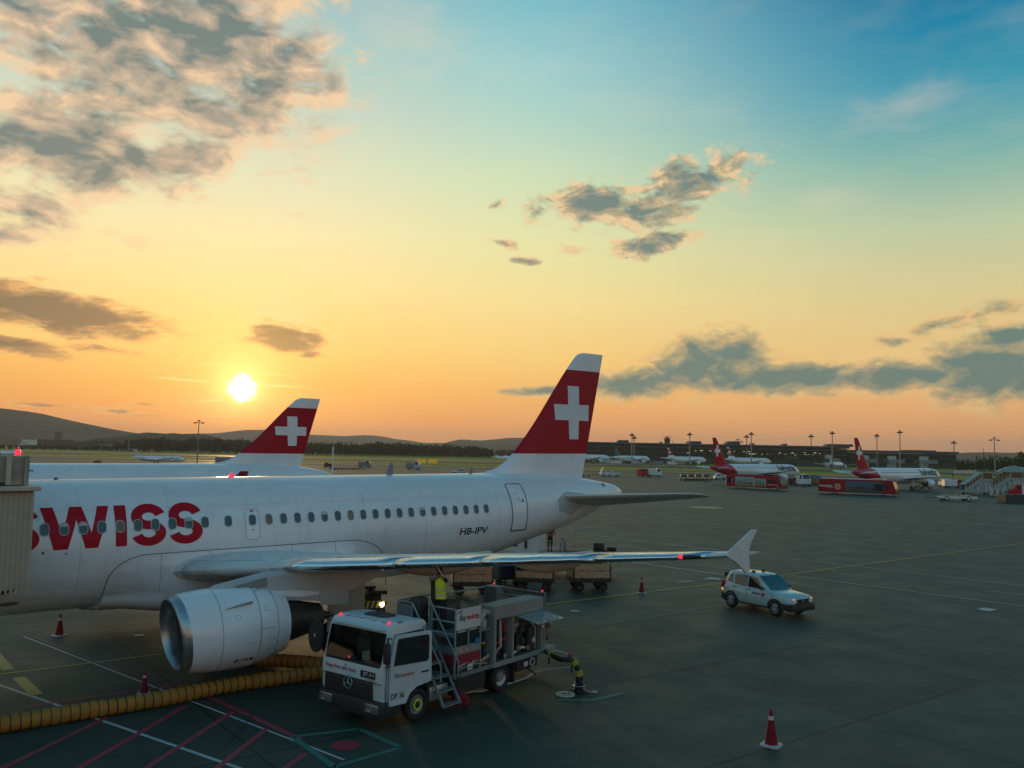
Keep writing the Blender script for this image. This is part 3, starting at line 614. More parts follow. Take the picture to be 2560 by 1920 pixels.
# --- the airliner at the gate
A_AX = Vector((-15.0338, 27.4066, 0)); A_D = Vector((math.cos(YAW), math.sin(YAW), 0))
org = A_AX+A_D*8
def jetpaint():
    M = bpy.data.materials.new('weathered airliner white'); M.use_nodes = True; t = NT(M.node_tree); b = M.node_tree.nodes['Principled BSDF']; o = t.n('ShaderNodeTexCoord').outputs['Object']
    sp = t.n('ShaderNodeSeparateXYZ'); t.put(sp.inputs[0], o)
    mp = t.n('ShaderNodeMapping'); t.put(mp.inputs[0], o); mp.inputs['Scale'].default_value = (2.2, 2.2, .28); run = t.noise(mp.outputs[0], 1.3, 6, .65)
    mp2 = t.n('ShaderNodeMapping'); t.put(mp2.inputs[0], o); mp2.inputs['Scale'].default_value = (.16, 1.2, 1.2); aft = t.noise(mp2.outputs[0], 1.6, 5, .6)
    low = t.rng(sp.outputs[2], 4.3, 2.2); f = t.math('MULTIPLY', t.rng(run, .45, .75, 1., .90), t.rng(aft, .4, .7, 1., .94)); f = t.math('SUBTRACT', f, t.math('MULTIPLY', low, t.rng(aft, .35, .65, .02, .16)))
    # rows of skin panels, each a touch different
    wn = t.n('ShaderNodeTexWhiteNoise', noise_dimensions='2D'); t.put(wn.inputs['Vector'], t.comb(t.math('FLOOR', t.math('MULTIPLY', sp.outputs[0], .375)), t.math('FLOOR', t.math('MULTIPLY', sp.outputs[2], .8))))
    f = t.math('MULTIPLY', f, t.rng(wn.outputs['Value'], 0, 1, .965, 1.02, False))
    t.put(b.inputs['Base Color'], t.vm('MULTIPLY', t.comb(f, f, f), (.72, .735, .74))); t.put(b.inputs['Roughness'], t.rng(aft, .3, .7, .26, .40)); b.inputs['Coat Weight'].default_value = .3; b.inputs['Coat Roughness'].default_value = .15
    bp = t.n('ShaderNodeBump'); bp.inputs['Strength'].default_value = .10; bp.inputs['Distance'].default_value = .05; mp3 = t.n('ShaderNodeMapping'); t.put(mp3.inputs[0], o); mp3.inputs['Scale'].default_value = (1.9, .7, .7); t.put(bp.inputs['Height'], t.noise(mp3.outputs[0], 1., 2, .5)); t.put(b.inputs['Normal'], bp.outputs[0])
    return M
JETW = jetpaint()
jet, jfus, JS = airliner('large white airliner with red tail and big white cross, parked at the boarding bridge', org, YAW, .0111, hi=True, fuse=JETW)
def sk(s, z, off=.004):
    y, z2 = fsurf(s, z, off); return (JS(s), -y, z2)
def rrect(w_, h, r, n=6):
    out = []
    for cx, cy, a0 in [(w_/2-r, h/2-r, 0), (-w_/2+r, h/2-r, 90), (-w_/2+r, -h/2+r, 180), (w_/2-r, -h/2+r, 270)]:
        out += [(cx+r*math.cos(R(a0+90*k/n)), cy+r*math.sin(R(a0+90*k/n))) for k in range(n+1)]
    return out
WFRAME = mat('window frame grey', (.50, .52, .52), .4, var=.05); BLIND = mat('window blind', (.45, .44, .42), .6, var=.05)
PANEC = mat('cabin window pane', (.055, .06, .062), .16, spec=.7, var=.25, vscale=1.3); PANEW = mat('cabin window pane brown', (.20, .13, .09), .25, var=.2, vscale=2.)  # a few panes are brownish
ws = [0.533*i for i in range(10)] + [5.59, 6.44, 7.04] + [7.58+.5334*i for i in range(18)]
outl, inl = rrect(.275, .385, .12), rrect(.24, .345, .105)
for i, s in enumerate([-1.6, -1.066, -.533] + ws):
    mb = MB(); mb.loft([[sk(s+a, 4.6+b, .004) for a, b in outl], [sk(s+a*.97, 4.6+b*.97, .018) for a, b in outl], [sk(s+a, 4.6+b, .018) for a, b in inl], [sk(s+a, 4.6+b, .008) for a, b in inl]], cap=False)
    fr = mb.build('window', WFRAME, jet, smooth=40)
    mb = MB(); mb.add([sk(s+a, 4.6+b, .014) for a, b in inl], [tuple(range(len(inl)))]); mb.build('pane', PANEW if i in (7, 15, 21) else PANEC, fr, smooth=0)
    if i in (4, 5, 11, 19, 27):
        mb = MB(); bl = [(a, b) for a, b in inl if b > -.01]; mb.add([sk(s+a*.96, 4.6+b*.96, .0165) for a, b in bl], [tuple(range(len(bl)))]); mb.build('blind', BLIND, fr, smooth=0)
# title on the fuselage, letters wrapped onto the skin
RTITLE = mat('red title film', (.42, .001, .016), .45, spec=.2, coat=.0, var=.05)
W_ = [(-.1, 5.235), (.25, 5.235), (.47, 4.45), (.71, 5.235), (1.05, 5.235), (1.30, 4.45), (1.50, 5.235), (1.83, 5.235), (1.49, 3.99), (1.13, 3.99), (.88, 4.85), (.64, 3.99), (.25, 3.99)]
I_ = [(1.98, 5.235), (2.33, 5.235), (2.33, 3.985), (2.0, 3.985)]
mb = MB()
for poly in (W_, I_):
    v2, f2 = cut2d(poly, [tuple(range(len(poly)))], .1); mb.add([sk(a, b, .005) for a, b in v2], f2)
def s_letter(x0, x1, z0, z1, n=44):
    cx, cz = (x0+x1)/2, (z0+z1)/2; st_, sv = .335, .27; rx = (x1-x0)/2-st_/2; rz = (z1-z0)/4-sv/4
    cl = [(cx+rx*math.cos(R(a)), cz+rz+rz*math.sin(R(a))) for a in np.linspace(12, 262, n)] + [(cx+rx*math.cos(R(a)), cz-rz+rz*math.sin(R(a))) for a in np.linspace(82, -168, n)]
    rows = []
    for i, p in enumerate(cl):
        a = cl[max(i-1, 0)]; b = cl[min(i+1, len(cl)-1)]; t = Vector((b[0]-a[0], b[1]-a[1])).normalized(); n_ = Vector((-t.y, t.x)); hw_ = lerp(sv, st_, t.y**2)/2
        rows.append([sk(p[0]+n_.x*hw_*q, p[1]+n_.y*hw_*q, .005) for q in np.linspace(-1, 1, 5)])
    mb.loft(rows, cap=False, closed=False)
s_letter(2.47, 3.53, 3.95, 5.255); s_letter(3.63, 4.71, 3.945, 5.26); s_letter(-1.24, -.13, 3.95, 5.25)
mb.build('fuselage_title', RTITLE, jet, smooth=40)
mb = MB(); put_text(mb, 'HB-IPV', 1.49, lambda x, y: sk(15.24+x, 3.575+y, .005), bold=.022, shear=.12, cut=.12, height=.285); mb.build('registration', mat('black film', (.012, .012, .014), .45, var=0), jet, smooth=0)
# aft door, over-wing exit, hatches
DOORL = mat('door outline grey', (.16, .17, .17), .5, var=0)
def outline(pts, r):
    out = []
    for (a, b), (c, d) in zip(pts, pts[1:]):
        n = max(1, int(math.hypot(c-a, d-b)/.08)); out += [(lerp(a, c, i/n), lerp(b, d, i/n)) for i in range(n)]
    mb.tube([sk(a, b, .004) for a, b in out+[pts[-1]]], r, 6)
def dpath(cs, cz, w_, h, r): return [(cs+a, cz+b) for a, b in rrect(w_, h, r)]
mb = MB(); pth = dpath(18.56, 4.57, .92, 2.0, .13); mb.add([sk(a, b, .006) for a, b in cut2d(pth, [tuple(range(len(pth)))], .15)[0]], cut2d(pth, [tuple(range(len(pth)))], .15)[1]); door = mb.build('cabin_door', WHITE, jet, smooth=40)
mb = MB(); outline(pth+[pth[0]], .026); mb.build('door_seal', DOORL, door, smooth=60)
mb = MB(); outline([(18.1, 3.60), (19.02, 3.60)], .035); outline([(18.06, 3.60), (18.1, 3.72)], .03); outline([(19.04, 3.6), (19.04, 3.72)], .03); mb.build('door_sill', DOORL, door)
mb = MB(); mb.add([sk(18.80+.055*math.cos(t), 4.86+.075*math.sin(t), .012) for t in [k*math.pi/10 for k in range(20)]], [tuple(range(20))]); mb.build('door_window', PANEC, door, smooth=0)
mb = MB(); outline([(18.5, 4.95), (18.62, 4.95), (18.62, 4.78)], .012); mb.build('door_handle', DARK, door); mb = MB(); outline([(18.45, 5.18), (18.53, 5.18)], .015); mb.build('door_vent', DARK, door)
mb = MB(); pth = dpath(6.44, 4.46, .5, 1.02, .1); v2, f2 = cut2d(pth, [tuple(range(len(pth)))], .12); mb.add([sk(a, b, .003) for a, b in v2], f2); ex = mb.build('emergency_exit', WHITE, jet, smooth=40)
mb = MB(); outline(pth+[pth[0]], .014); mb.build('exit_outline', WFRAME, ex)
mb = MB(); pth2 = dpath(6.44, 4.90, .10, .05, .008); mb.add([sk(a, b, .012) for a, b in pth2], [tuple(range(len(pth2)))]); mb.build('exit_marking', RED, ex, smooth=0); mb = MB(); pth2 = dpath(6.44, 4.27, .09, .03, .006); mb.add([sk(a, b, .012) for a, b in pth2], [tuple(range(len(pth2)))]); mb.build('exit_marking', RED, ex, smooth=0)
for s, z, a, b in [(-.03, 3.93, .05, .05), (.6, 3.87, .035, .03), (-.45, 3.68, .04, .03), (-.75, 2.42, .26, .07), (18.0, 3.2, .03, .02), (19.4, 3.1, .05, .03), (21.2, 3.62, .05, .03), (22.4, 3.6, .05, .03)]:
    mb = MB(); pts = [(s+a*math.cos(t), z+b*math.sin(t)) for t in [k*math.pi/10 for k in range(20)]]; mb.add([sk(x, y, .006) for x, y in pts], [tuple(range(20))]); mb.build('hull_port', DOORL, jet, smooth=0)
mb = MB(); v2, f2 = cut2d([(24.9, 5.28), (25.18, 5.30), (25.18, 5.45), (24.9, 5.43)], [(0, 1, 2, 3)], .1); mb.add([sk(a, b, .006) for a, b in v2], f2); mb.build('tail_grille', DOORL, jet, smooth=0)
mb = MB()
for s in (1.0, 3.66, 8.2, 10.9, 13.6, 16.2, 17.35): mb.tube([sk(s, z, -.0035) for z in np.linspace(2.6, 5.95, 26)], .0065, 4)
mb.tube([sk(s, 5.12, -.003) for s in np.linspace(-1, 17.6, 60)], .004, 4); mb.tube([sk(s, 3.70, -.003) for s in np.linspace(11, 17.9, 30)], .004, 4)
mb.tube([sk(21.5+.2*math.sin(z), z, -.0035) for z in np.linspace(5.15, 5.7, 8)], .006, 4)
mb.build('skin_seam', mat('skin lap joint', (.27, .28, .28), .5, var=0), jet, smooth=0)
# tailplane root plate
mb = MB(); pth = [(21.1, 4.82), (21.75, 5.16), (23.1, 5.02), (23.45, 4.62), (22.2, 4.05), (21.2, 4.3)]; v2, f2 = cut2d(pth, [tuple(range(6))], .12); mb.add([sk(a, b, .006) for a, b in v2], f2); mb.build('tailplane_plate', LGREY, jet, smooth=40)
# wing root fairing: follows the skin at its nose, swells under the wing
mb = MB(); rr = []
def fair_ring(s, n=14):
    k_ = min(max((s-1.85)/2.4, 0), 1)*min(max((11.8-s)/2.2, 0), 1); k_ = k_*k_*(3-2*k_)
    e0 = min(max((s-1.83)/1.15, 0.), 1.); e1 = min(max((11.8-s)/1.6, 0.), 1.)
    zt = 2.75+.93*math.sqrt(1-(1-e0)**2)*math.sqrt(1-(1-e1)**2); zb = lerp(1.86, 1.60, k_); out = []
    for i in range(n+1):
        z = lerp(zt, 2.35, (i/n)); y = fsurf(s, z)[0]+.014; wd = lerp(y, 2.045, k_*min(1, (i/n)*3.2)); out.append((max(y, wd), z))
    yb = out[-1][0]
    for i in range(1, 9):
        a = i/8*math.pi/2; out.append((max(yb*math.cos(a)**.6, .0), zb+(2.35-zb)*(1-math.sin(a)**.9)))
    return out
for s in [1.83, 1.86, 1.92, 2.02, 2.2, 2.45, 2.75, 3.1, 3.5, 4, 4.6, 5.4, 6.4, 7.4, 8.4, 9.2, 9.8, 10.3, 10.7, 11.1, 11.4, 11.6, 11.75, 11.79]:
    h_ = fair_ring(s); rr.append([(JS(s), -y, z) for y, z in h_]+[(JS(s), y, z) for y, z in reversed(h_[:-1])])
mb.loft(rr); bf = mb.build('belly_fairing', JETW, jet, smooth=50)
mb = MB(); edge = [(JS(s), -fair_ring(s)[0][0]-.004, fair_ring(s)[0][1]) for s in np.concatenate([np.linspace(1.83, 2.2, 10), np.linspace(2.3, 11.2, 40), np.linspace(11.3, 11.79, 8)])]; edge = [(JS(1.83), -fsurf(1.83, z)[0]-.012, z) for z in np.linspace(2.2, 2.75, 6)]+edge; mb.tube(edge, .011, 5); mb.build('fairing_edge', SEAM, bf, smooth=60)
for s in (3.4, 5.0, 7.9, 9.6):
    mb = MB(); mb.tube([(JS(s), -y-.001, z) for y, z in fair_ring(s)[:15]], .006, 4); mb.build('fairing_seam', SEAM, bf, smooth=0)
# aerials, beacon, navigation light
def blade(s, h, rake, ch, nm='blade_aerial'):
    mb = MB(); rr = []
    for q in (0, .5, 1): rr.append([(JS(s+rake*q+x*lerp(ch, ch*.5, q)), yy*.12*ch, 6.0+h*q) for x, yy in SYM])
    mb.loft(rr); mb.build(nm, GREYP, jet, smooth=40)
blade(12.85, .5, .18, .34); blade(17.08, .28, .1, .22)
mb = MB(); mb.lathe([(0, .1), (.06, .1), (.13, .06), (.15, .005)], (JS(6.38), 0, 6.02), 'z', 14); mb.build('beacon_lamp', REDLAMP, jet)
mb = MB(); mb.lathe([(0, .06), (.05, .06), (.07, .01)], (JS(.62), 0, 6.02), 'z', 10); mb.build('lamp_base', DARK, jet)
le, z, ch, tc = wing_at(15.6)
mb = MB(); mb.lathe([(-.06, .02), (-.03, .06), (.05, .06), (.08, .02)], (JS(wing_at(15.98)[0]-.01), -15.98, wing_at(15.98)[1]+.01), 'y', 12); mb.build('navigation_lamp', REDLAMP, jet)
mb = MB(); mb.tube([(JS(wing_at(y)[0]+.02), -y, wing_at(y)[1]-.01) for y in (15.98, 16.15, 16.4)], [.05, .055, .04], 8); mb.build('lamp_cover', DARK, jet)
mb = MB(); mb.lathe([(0, .03), (-.06, .03), (-.09, .005)], (JS(8.7), -6.9, wing_at(6.9)[1]-.19), 'z', 8); mb.build('wing_lamp', HEADLAMP, jet)
# ------------------------------------------------------------------ hills and woods
def hillmat(name, c1, c2, sc):
    M = bpy.data.materials.new(name); M.use_nodes = True; t = NT(M.node_tree); b = M.node_tree.nodes['Principled BSDF']; o = t.n('ShaderNodeTexCoord').outputs['Object']
    n = t.math('ADD', t.math('MULTIPLY', t.noise(o, sc, 8, .7), .6), t.math('MULTIPLY', t.noise(o, sc*9, 5, .7), .4))
    t.put(b.inputs['Base Color'], t.mix(t.rng(n, .4, .6), c1, c2)); b.inputs['Roughness'].default_value = 1.; b.inputs['Specular IOR Level'].default_value = 0.
    return M
HM = hillmat('wooded hillside', (.026, .034, .022), (.095, .092, .062), .0030)
def hill(prof, Y, depth, rough, name='hill', tree=2.0):
    us = np.array([q[0] for q in prof], float); vs = np.array([q[1] for q in prof], float); n = int((us[-1]-us[0])/1.6)
    uu = np.linspace(us[0], us[-1], n); vv = pchip(uu, us, vs); r_ = np.random.default_rng(int(abs(us[0]))+3); jag = np.convolve(r_.normal(0, 1, n+8), [.2, .3, .3, .2], 'same')[4:n+4]*rough+np.abs(r_.normal(0, rough*.35, n))
    rows = []
    T = [(-1., 0.), (-.72, .22), (-.45, .52), (-.2, .82), (-.06, .96), (0., 1.), (.12, .97), (.5, .6), (1., 0.)]
    for f, hgt in T:
        row = []
        for u, v, j in zip(uu, vv, jag):
            p = P(u, v, Y); top = max(p.z, 2.)+j*Y/FPX*1.; e = math.sin(u*.031+f*9)*.05+math.sin(u*.083+f*4)*.03
            sx = 1+f*depth/Y*.0
            row.append((p.x*sx, Y+f*depth*(1+e), max(top*(hgt+e*(1-hgt)*2*hgt), -.5) if 0 < hgt < 1 else top*hgt-.5*(hgt == 0)))
        rows.append(row)
    mb = MB(); mb.loft(rows, cap=False, closed=False); return tag(mb.build(name, HM, smooth=60), kind='structure')
LEFTH = [(-420, 1012), (-300, 1008), (-120, 1014), (0, 1022), (24, 1025), (54, 1031), (76, 1040), (101, 1047), (137, 1054), (174, 1064), (204, 1068), (226, 1071), (242, 1078), (268, 1086), (325, 1093), (352, 1097), (420, 1108), (470, 1118)]
hill(LEFTH, 3200, 1500, 1.1)
hill([(300, 1112), (340, 1094), (354, 1086), (375, 1081.5), (390, 1083), (408, 1084.5), (427, 1084), (458, 1086), (485, 1085), (500, 1088), (512, 1094), (560, 1106), (620, 1118)], 2100, 500, 1.3)
hill([(380, 1100), (440, 1090), (499, 1084), (549, 1083), (594, 1079.5), (634, 1074.6), (671, 1075), (700, 1078), (740, 1083), (780, 1086.8), (814, 1088), (859, 1090), (915, 1088), (961, 1092), (983, 1097), (1024, 1101.5), (1051, 1106), (1096, 1109), (1140, 1112), (1250, 1121)], 6500, 2500, .25)
hill([(1010, 1114), (1060, 1108), (1096, 1107.5), (1118, 1107.5), (1132, 1102.6), (1153, 1098.8), (1198, 1101), (1280, 1094.7), (1360, 1094), (1430, 1099), (1474, 1105), (1489, 1110), (1540, 1120), (1640, 1130)], 5200, 2000, .3)
hill([(2200, 1140), (2330, 1135), (2391, 1133), (2431, 1133.5), (2476, 1131), (2540, 1133), (2600, 1131), (2800, 1126), (3000, 1124)], 3800, 1500, .4)
LEAF = [mat('dark conifer foliage', (.022, .036, .014), .9, spec=.1, var=.25, vscale=.2), mat('mid green foliage', (.042, .058, .018), .9, spec=.1, var=.25, vscale=.2), mat('olive foliage', (.060, .066, .022), .9, spec=.1, var=.25, vscale=.2)]
BARK = mat('bark', (.05, .04, .03), .9)
def tree_verts(mb, x, y, h, r, kind, rr, n=34):
    # crown of many small leaf clumps through its volume, over a tapered trunk
    mb.tube([(x, y, -.2), (x, y, h*.35), (x, y, h*.8)], [h*.02+.05, h*.015+.04, .03], 5, 3)
    mi = int(rr.integers(0, 3)) if kind == 'round' else 0
    for _ in range(n):
        if kind == 'conifer': f = rr.random()**.7; zz = h*(.12+.88*f); rad = r*(1-f)*.95+.15; a = rr.random()*6.283; q = math.sqrt(rr.random())*rad; s_ = .35+.9*(1-f)*r*.4
        else:
            a = rr.random()*6.283; b_ = math.acos(1-2*rr.random()); q0 = rr.random()**.35; q = r*q0*math.sin(b_); zz = h*.54+h*.46*q0*math.cos(b_); s_ = r*.36
        c = Vector((x+q*math.cos(a), y+q*math.sin(a), zz)); m3 = Euler((rr.random()*6.28, rr.random()*6.28, rr.random()*6.28)).to_matrix()
        vs = [c+m3 @ Vector(p)*s_*lerp(.7, 1.3, rr.random()) for p in ((1, 0, -.2), (-.3, 1, 0), (-.4, -.5, 1), (-.5, -.6, -1))]
        mb.add(vs, [(0, 1, 2), (0, 2, 3), (0, 3, 1), (1, 3, 2)], mi if rr.random() < .8 else int(rr.integers(0, 3)))
def wood(name, prof, Y0, Y1, step, label_kind='stuff', seed=1, kinds=.35, hk=1., umin=None, dens=34):
    rr = np.random.default_rng(seed); us = [q[0] for q in prof]; vs = [q[1] for q in prof]; mb = MB(); Y = Y0; row = 0
    while Y <= Y1:
        u = us[0]+rr.random()*4
        while u < us[-1]:
            top = P(u, float(np.interp(u, us, vs)), Y); fr = (Y-Y0)/(Y1-Y0+1e-6)
            h = max(top.z*hk*lerp(.80, 1.0, fr)*lerp(.84, 1.10, rr.random()**1.5), 4.); r = h*lerp(.16, .30, rr.random()); kd = 'conifer' if rr.random() < kinds else 'round'
            tree_verts(mb, top.x, Y+rr.normal(0, 3), h*(1.08 if kd == 'conifer' else 1.), r*(.75 if kd == 'conifer' else 1.), kd, rr, dens); u += step*lerp(.6, 1.5, rr.random())*1000/Y
        Y += (Y1-Y0)/4+.001; row += 1
    return tag(mb.build(name, LEAF+[BARK], smooth=0), kind='stuff')
wood('forest', [(326, 1098), (334, 1096), (360, 1092), (402, 1093), (458, 1096), (515, 1092), (571, 1095), (628, 1099), (662, 1098), (720, 1101), (780, 1103), (848, 1105), (907, 1106), (972, 1104), (1006, 1106), (1051, 1109), (1096, 1111), (1164, 1112), (1198, 1113), (1221, 1119), (1236, 1123)], 955, 1100, 5., seed=3, dens=42)
wood('distant_wood', [(1215, 1124), (1250, 1122), (1300, 1122), (1440, 1126)], 1300, 1400, 8., seed=5)
wood('scrub_wood', [(-60, 1112), (60, 1109), (120, 1112), (200, 1104), (240, 1098), (300, 1100), (330, 1096)], 1150, 1300, 8., seed=8, kinds=.15)
wood('roadside_trees', [(-60, 1117), (40, 1116), (110, 1111), (170, 1112), (210, 1118), (225, 1112), (262, 1112), (300, 1110), (330, 1106)], 900, 980, 8., seed=9, kinds=.1)
wood('dark_wood', [(2395, 1150), (2420, 1146), (2446, 1143), (2470, 1137), (2500, 1139), (2530, 1139), (2545, 1132), (2562, 1123), (2700, 1116)], 560, 640, 9., seed=11, kinds=.12)

# ------------------------------------------------------------------ floodlight masts
def mast(u, vt, Y, kind, label):
    p = P(u, vt, Y); t = thing('floodlight_mast', label, 'light mast', (p.x, p.y, 0), 0, 'floodlight masts round the apron'); h = p.z; k = Y/560.
    mb = MB(); mb.tube([(0, 0, 0), (0, 0, h*.5), (0, 0, h-.3*k)], [.42*k, .34*k, .24*k], 10); mb.build('pole', MASTP, t)
    if kind == 'cross':
        mb = MB(); mb.box(-3.4*k, 3.4*k, -.25*k, .25*k, h-1.9*k, h-1.55*k); mb.box(-.7*k, .7*k, -.5*k, .5*k, h-.5*k, h); mb.tube([(-2.6*k, 0, h-1.7*k), (0, 0, h-.4*k), (2.6*k, 0, h-1.7*k)], .09*k, 5); mb.build('lamp_bar', MASTD, t, smooth=0)
        for x in (-3.1, -2.2, 2.2, 3.1):
            mb = MB(); mb.box(x*k-.38*k, x*k+.38*k, -.5*k, .5*k, h-2.2*k, h-1.9*k, rot=Matrix.Rotation(.25, 3, 'X')); mb.build('floodlight', MASTD, t, smooth=0)
    else:
        mb = MB(); mb.tube([(math.cos(a)*1.05*k, math.sin(a)*1.05*k, h-1.7*k) for a in [2*math.pi*i/12 for i in range(13)]], .10*k, 5); mb.tube([(math.cos(a)*.75*k, math.sin(a)*.75*k, h-2.8*k) for a in [2*math.pi*i/12 for i in range(13)]], .07*k, 5); mb.box(-.5*k, .5*k, -.5*k, .5*k, h-.8*k, h); mb.build('head_frame', MASTD, t)
        for i in range(8):
            a = 2*math.pi*i/8+.3; mb = MB(); mb.box(1.3*k*math.cos(a)-.33*k, 1.3*k*math.cos(a)+.33*k, 1.3*k*math.sin(a)-.33*k, 1.3*k*math.sin(a)+.33*k, h-1.7*k, h-.95*k, rot=Euler((.4*math.sin(a), -.4*math.cos(a), a)).to_matrix()); mb.build('floodlight', MASTD, t, smooth=0)
MASTP = mat('galvanised mast', (.22, .22, .20), .5, var=.1); MASTD = mat('dark floodlight housing', (.05, .045, .04), .6)
def c3(x, y): return 1640+x*.4159, 1040+y*.4159
mast(497.7, 1050, 330, 'cross', 'tall mast with a crossbar of lamps in front of the wooded ridge, under the sun')
for x, y, Y, kd, lb in [(203, 100, 545, 'ring', 'floodlight mast rising above the leftmost far airliner with red fin'), (545, 114, 700, 'ring', 'shorter floodlight mast just left of a taller one above the glass pier roof'), (573, 97, 545, 'ring', 'tall floodlight mast standing right beside a shorter one before the glass pier'), (491, 138, 900, 'cross', 'low mast with a crossbar showing above the glass pier roof'), (932, 111, 720, 'ring', 'floodlight mast standing alone behind the middle of the glass pier roof'), (1059, 92, 540, 'ring', 'tall floodlight mast before the right end of the high glass pier'), (1327, 108, 690, 'ring', 'floodlight mast behind the roof of the lower pier wing, near the right red tail'), (1465, 87, 430, 'ring', 'tallest floodlight mast, behind the fuselage of the right red tailed jet'), (1790, 150, 720, 'ring', 'short floodlight mast at the right end of the lower pier wing'), (2033, 128, 520, 'cross', 'mast with a flat crossbar head before the dark wood at right')]:
    mast(*c3(x, y), Y, kd, lb)
for u, v, lb, Y in [(1580, 1083, 'twin floodlight mast nearer the big tail fin, taller of the pair', 560), (1585.5, 1090, 'twin floodlight mast nearer the big tail fin, shorter of the pair', 640)]: mast(u, v, Y, 'ring', lb)
mast(323, 1094, 900, 'cross', 'small hazy mast far off left of the wooded ridge')
p = P(1668, 1091, 800); t = thing('control_tower', 'slim dark tower with a flat cap behind the pier roof', 'tower', (p.x, p.y, 0)); mb = MB(); mb.lathe([(0, 3.), (p.z-5, 2.4), (p.z-4.5, 2.9), (p.z-1.5, 2.9), (p.z-1.4, 1.2), (p.z-.4, .8)], (0, 0, 0), 'z', 16, cap=True); mb.build('shaft', MASTD, t); mb = MB(); mb.box(-4, 4, -.3, .3, p.z-.4, p.z); mb.build('aerial_bar', MASTD, t, smooth=0)
for u, v, Y, lb in [(2459, 1121, 560, 'thin lattice mast above the hazy hill at right'), (1682, 1098, 780, 'thin aerial pole right of the slim tower')]:
    p = P(u, v, Y); mb = MB(); mb.tube([(p.x, p.y, 0), (p.x, p.y, p.z)], [.5, .12], 6); tag(mb.build('aerial_mast', MASTD), lb, 'mast')

# ------------------------------------------------------------------ pier building and what stands before it
PGLASS = mat('green tinted curtain glass', (.014, .036, .018), .3, spec=.25, var=.5, vscale=.12); BANDM = mat('pale floor band', (.15, .18, .165), .5); ROOFM = mat('dark roof edge', (.05, .055, .052), .6); WALLG = mat('grey wall panel', (.05, .065, .058), .6, var=.25, vscale=.15)
LITW = mat('lit interior', (.5, .4, .25), .5, var=0, emit=(1., .78, .42), estr=.75)
def xat(u, Y): return P(u, 1140, Y).x
def pier(label, name, u0, u1, Y, ztop, floors, dep=32, roofbits=()):
    x0, x1 = xat(u0, Y), xat(u1, Y); t = thing(name, label, 'terminal', ((x0+x1)/2, Y, 0)); h = (x1-x0)/2
    mb = MB(); mb.box(-h, h, 1.2, dep, 0, ztop-1.2); mb.build('core_wall', WALLG, t, smooth=0)
    for i, (z0, z1) in enumerate(zip(floors, floors[1:])):
        mb = MB(); nb = max(int((2*h)/3.2), 2); xs = np.linspace(-h, h, nb+1)
        for a, b in zip(xs, xs[1:]): mb.box(a+.07, b-.07, .8+.12*((int(a*7+i)) % 3), 1.15, z0+.35, z1-.02)
        mb.build('glass_storey', PGLASS if i else WALLG, t, smooth=0)
        mb = MB(); mb.box(-h-.6, h+.6, -.5, 1.3, z1-.02, z1+.20); mb.build('floor_band', BANDM, t, smooth=0)
    mb = MB(); mb.prism([(-1.6, ztop-.5), (-1.6, ztop-.1), (.5, ztop+.8), (dep, ztop+.8), (dep, ztop-.9), (.5, ztop-.9)], -h-1.5, h+1.5, 'yz'); mb.build('roof', ROOFM, t, smooth=0)
    for u, w_, hh in roofbits:
        x = xat(u, Y)-(x0+x1)/2; mb = MB(); mb.prism([(x-w_/2, ztop+.8), (x-w_/2+hh*.8, ztop+.8+hh), (x+w_/2-hh*.3, ztop+.8+hh), (x+w_/2, ztop+.8)], 6, 16); mb.build('roof_housing', ROOFM, t, smooth=0)
    return t
PZ = 700
pa = pier('long dark green glass pier with pale floor bands and dark flat roof', 'pier_building', 1420, 2119, PZ, 15.8, (0, 4.6, 9.2, 13.0), roofbits=[(1560, 10, 2.0), (1740, 12, 2.2), (1838, 12, 2.6), (1970, 3, 1.6), (2108, 22, 2.0), (1888, 2.5, 1.4), (1657, 2, 1.2)])
rr_ = np.random.default_rng(4)
for i in range(34):
    u = rr_.uniform(1690, 2060); x = xat(u, PZ)-pa.location.x; z = 9.2+rr_.choice([0, 1.1, -.4, 1.7]); wd = rr_.uniform(.4, 1.9); mb = MB(); mb.box(x-wd/2, x+wd/2, .70, .78, z, z+.35); mb.build('lit_window', LITW, pa, smooth=0)
mb = MB(); x0 = xat(1963, PZ)-pa.location.x; put_text(mb, 'Zürich', xat(1996, PZ)-xat(1963, PZ), lambda x, y: (x0+x, .66, 5.6+y), bold=.01); mb.build('pier_sign', mat('dim green sign letters', (.12, .22, .13), .5), pa, smooth=0)
pb = pier('lower glass wing of the pier ending at right before the hills', 'pier_wing', 2123, 2392, PZ+2, 13.2, (0, 3.8, 7.4, 11.4), roofbits=[(2310, 26, .9)])
pc = pier('low flat service building beyond the right end of the pier', 'service_building', 2396, 2500, PZ+20, 5.6, (0, 4.2), dep=14)
def bridge_far(u, w_, label):
    x = xat(u, 650); t = thing('boarding_bridge', label, 'boarding bridge', (x, 650, 0), 0, 'boarding bridges along the far pier')
    mb = MB(); mb.box(-2.4, 2.4, 20, 25, 0, 9.5, bev=.1); mb.build('tower', LGREY, t, smooth=0); mb = MB(); mb.box(-w_, 0, 1, 4, 4.2, 6.6, bev=.08); mb.box(-1.6, 1.6, 3, 22, 4.4, 6.8, bev=.08); mb.build('tunnel', GREYP, t, smooth=0)
    mb = MB(); mb.box(-w_-2.2, -w_, .4, 4.4, 3.9, 6.9, bev=.1); mb.build('cab', WALLG, t, smooth=0); mb = MB(); mb.tube([(-w_+1.5, 2.5, 0), (-w_+1.5, 2.5, 4.3)], .35, 8); mb.build('column', GREYP, t)
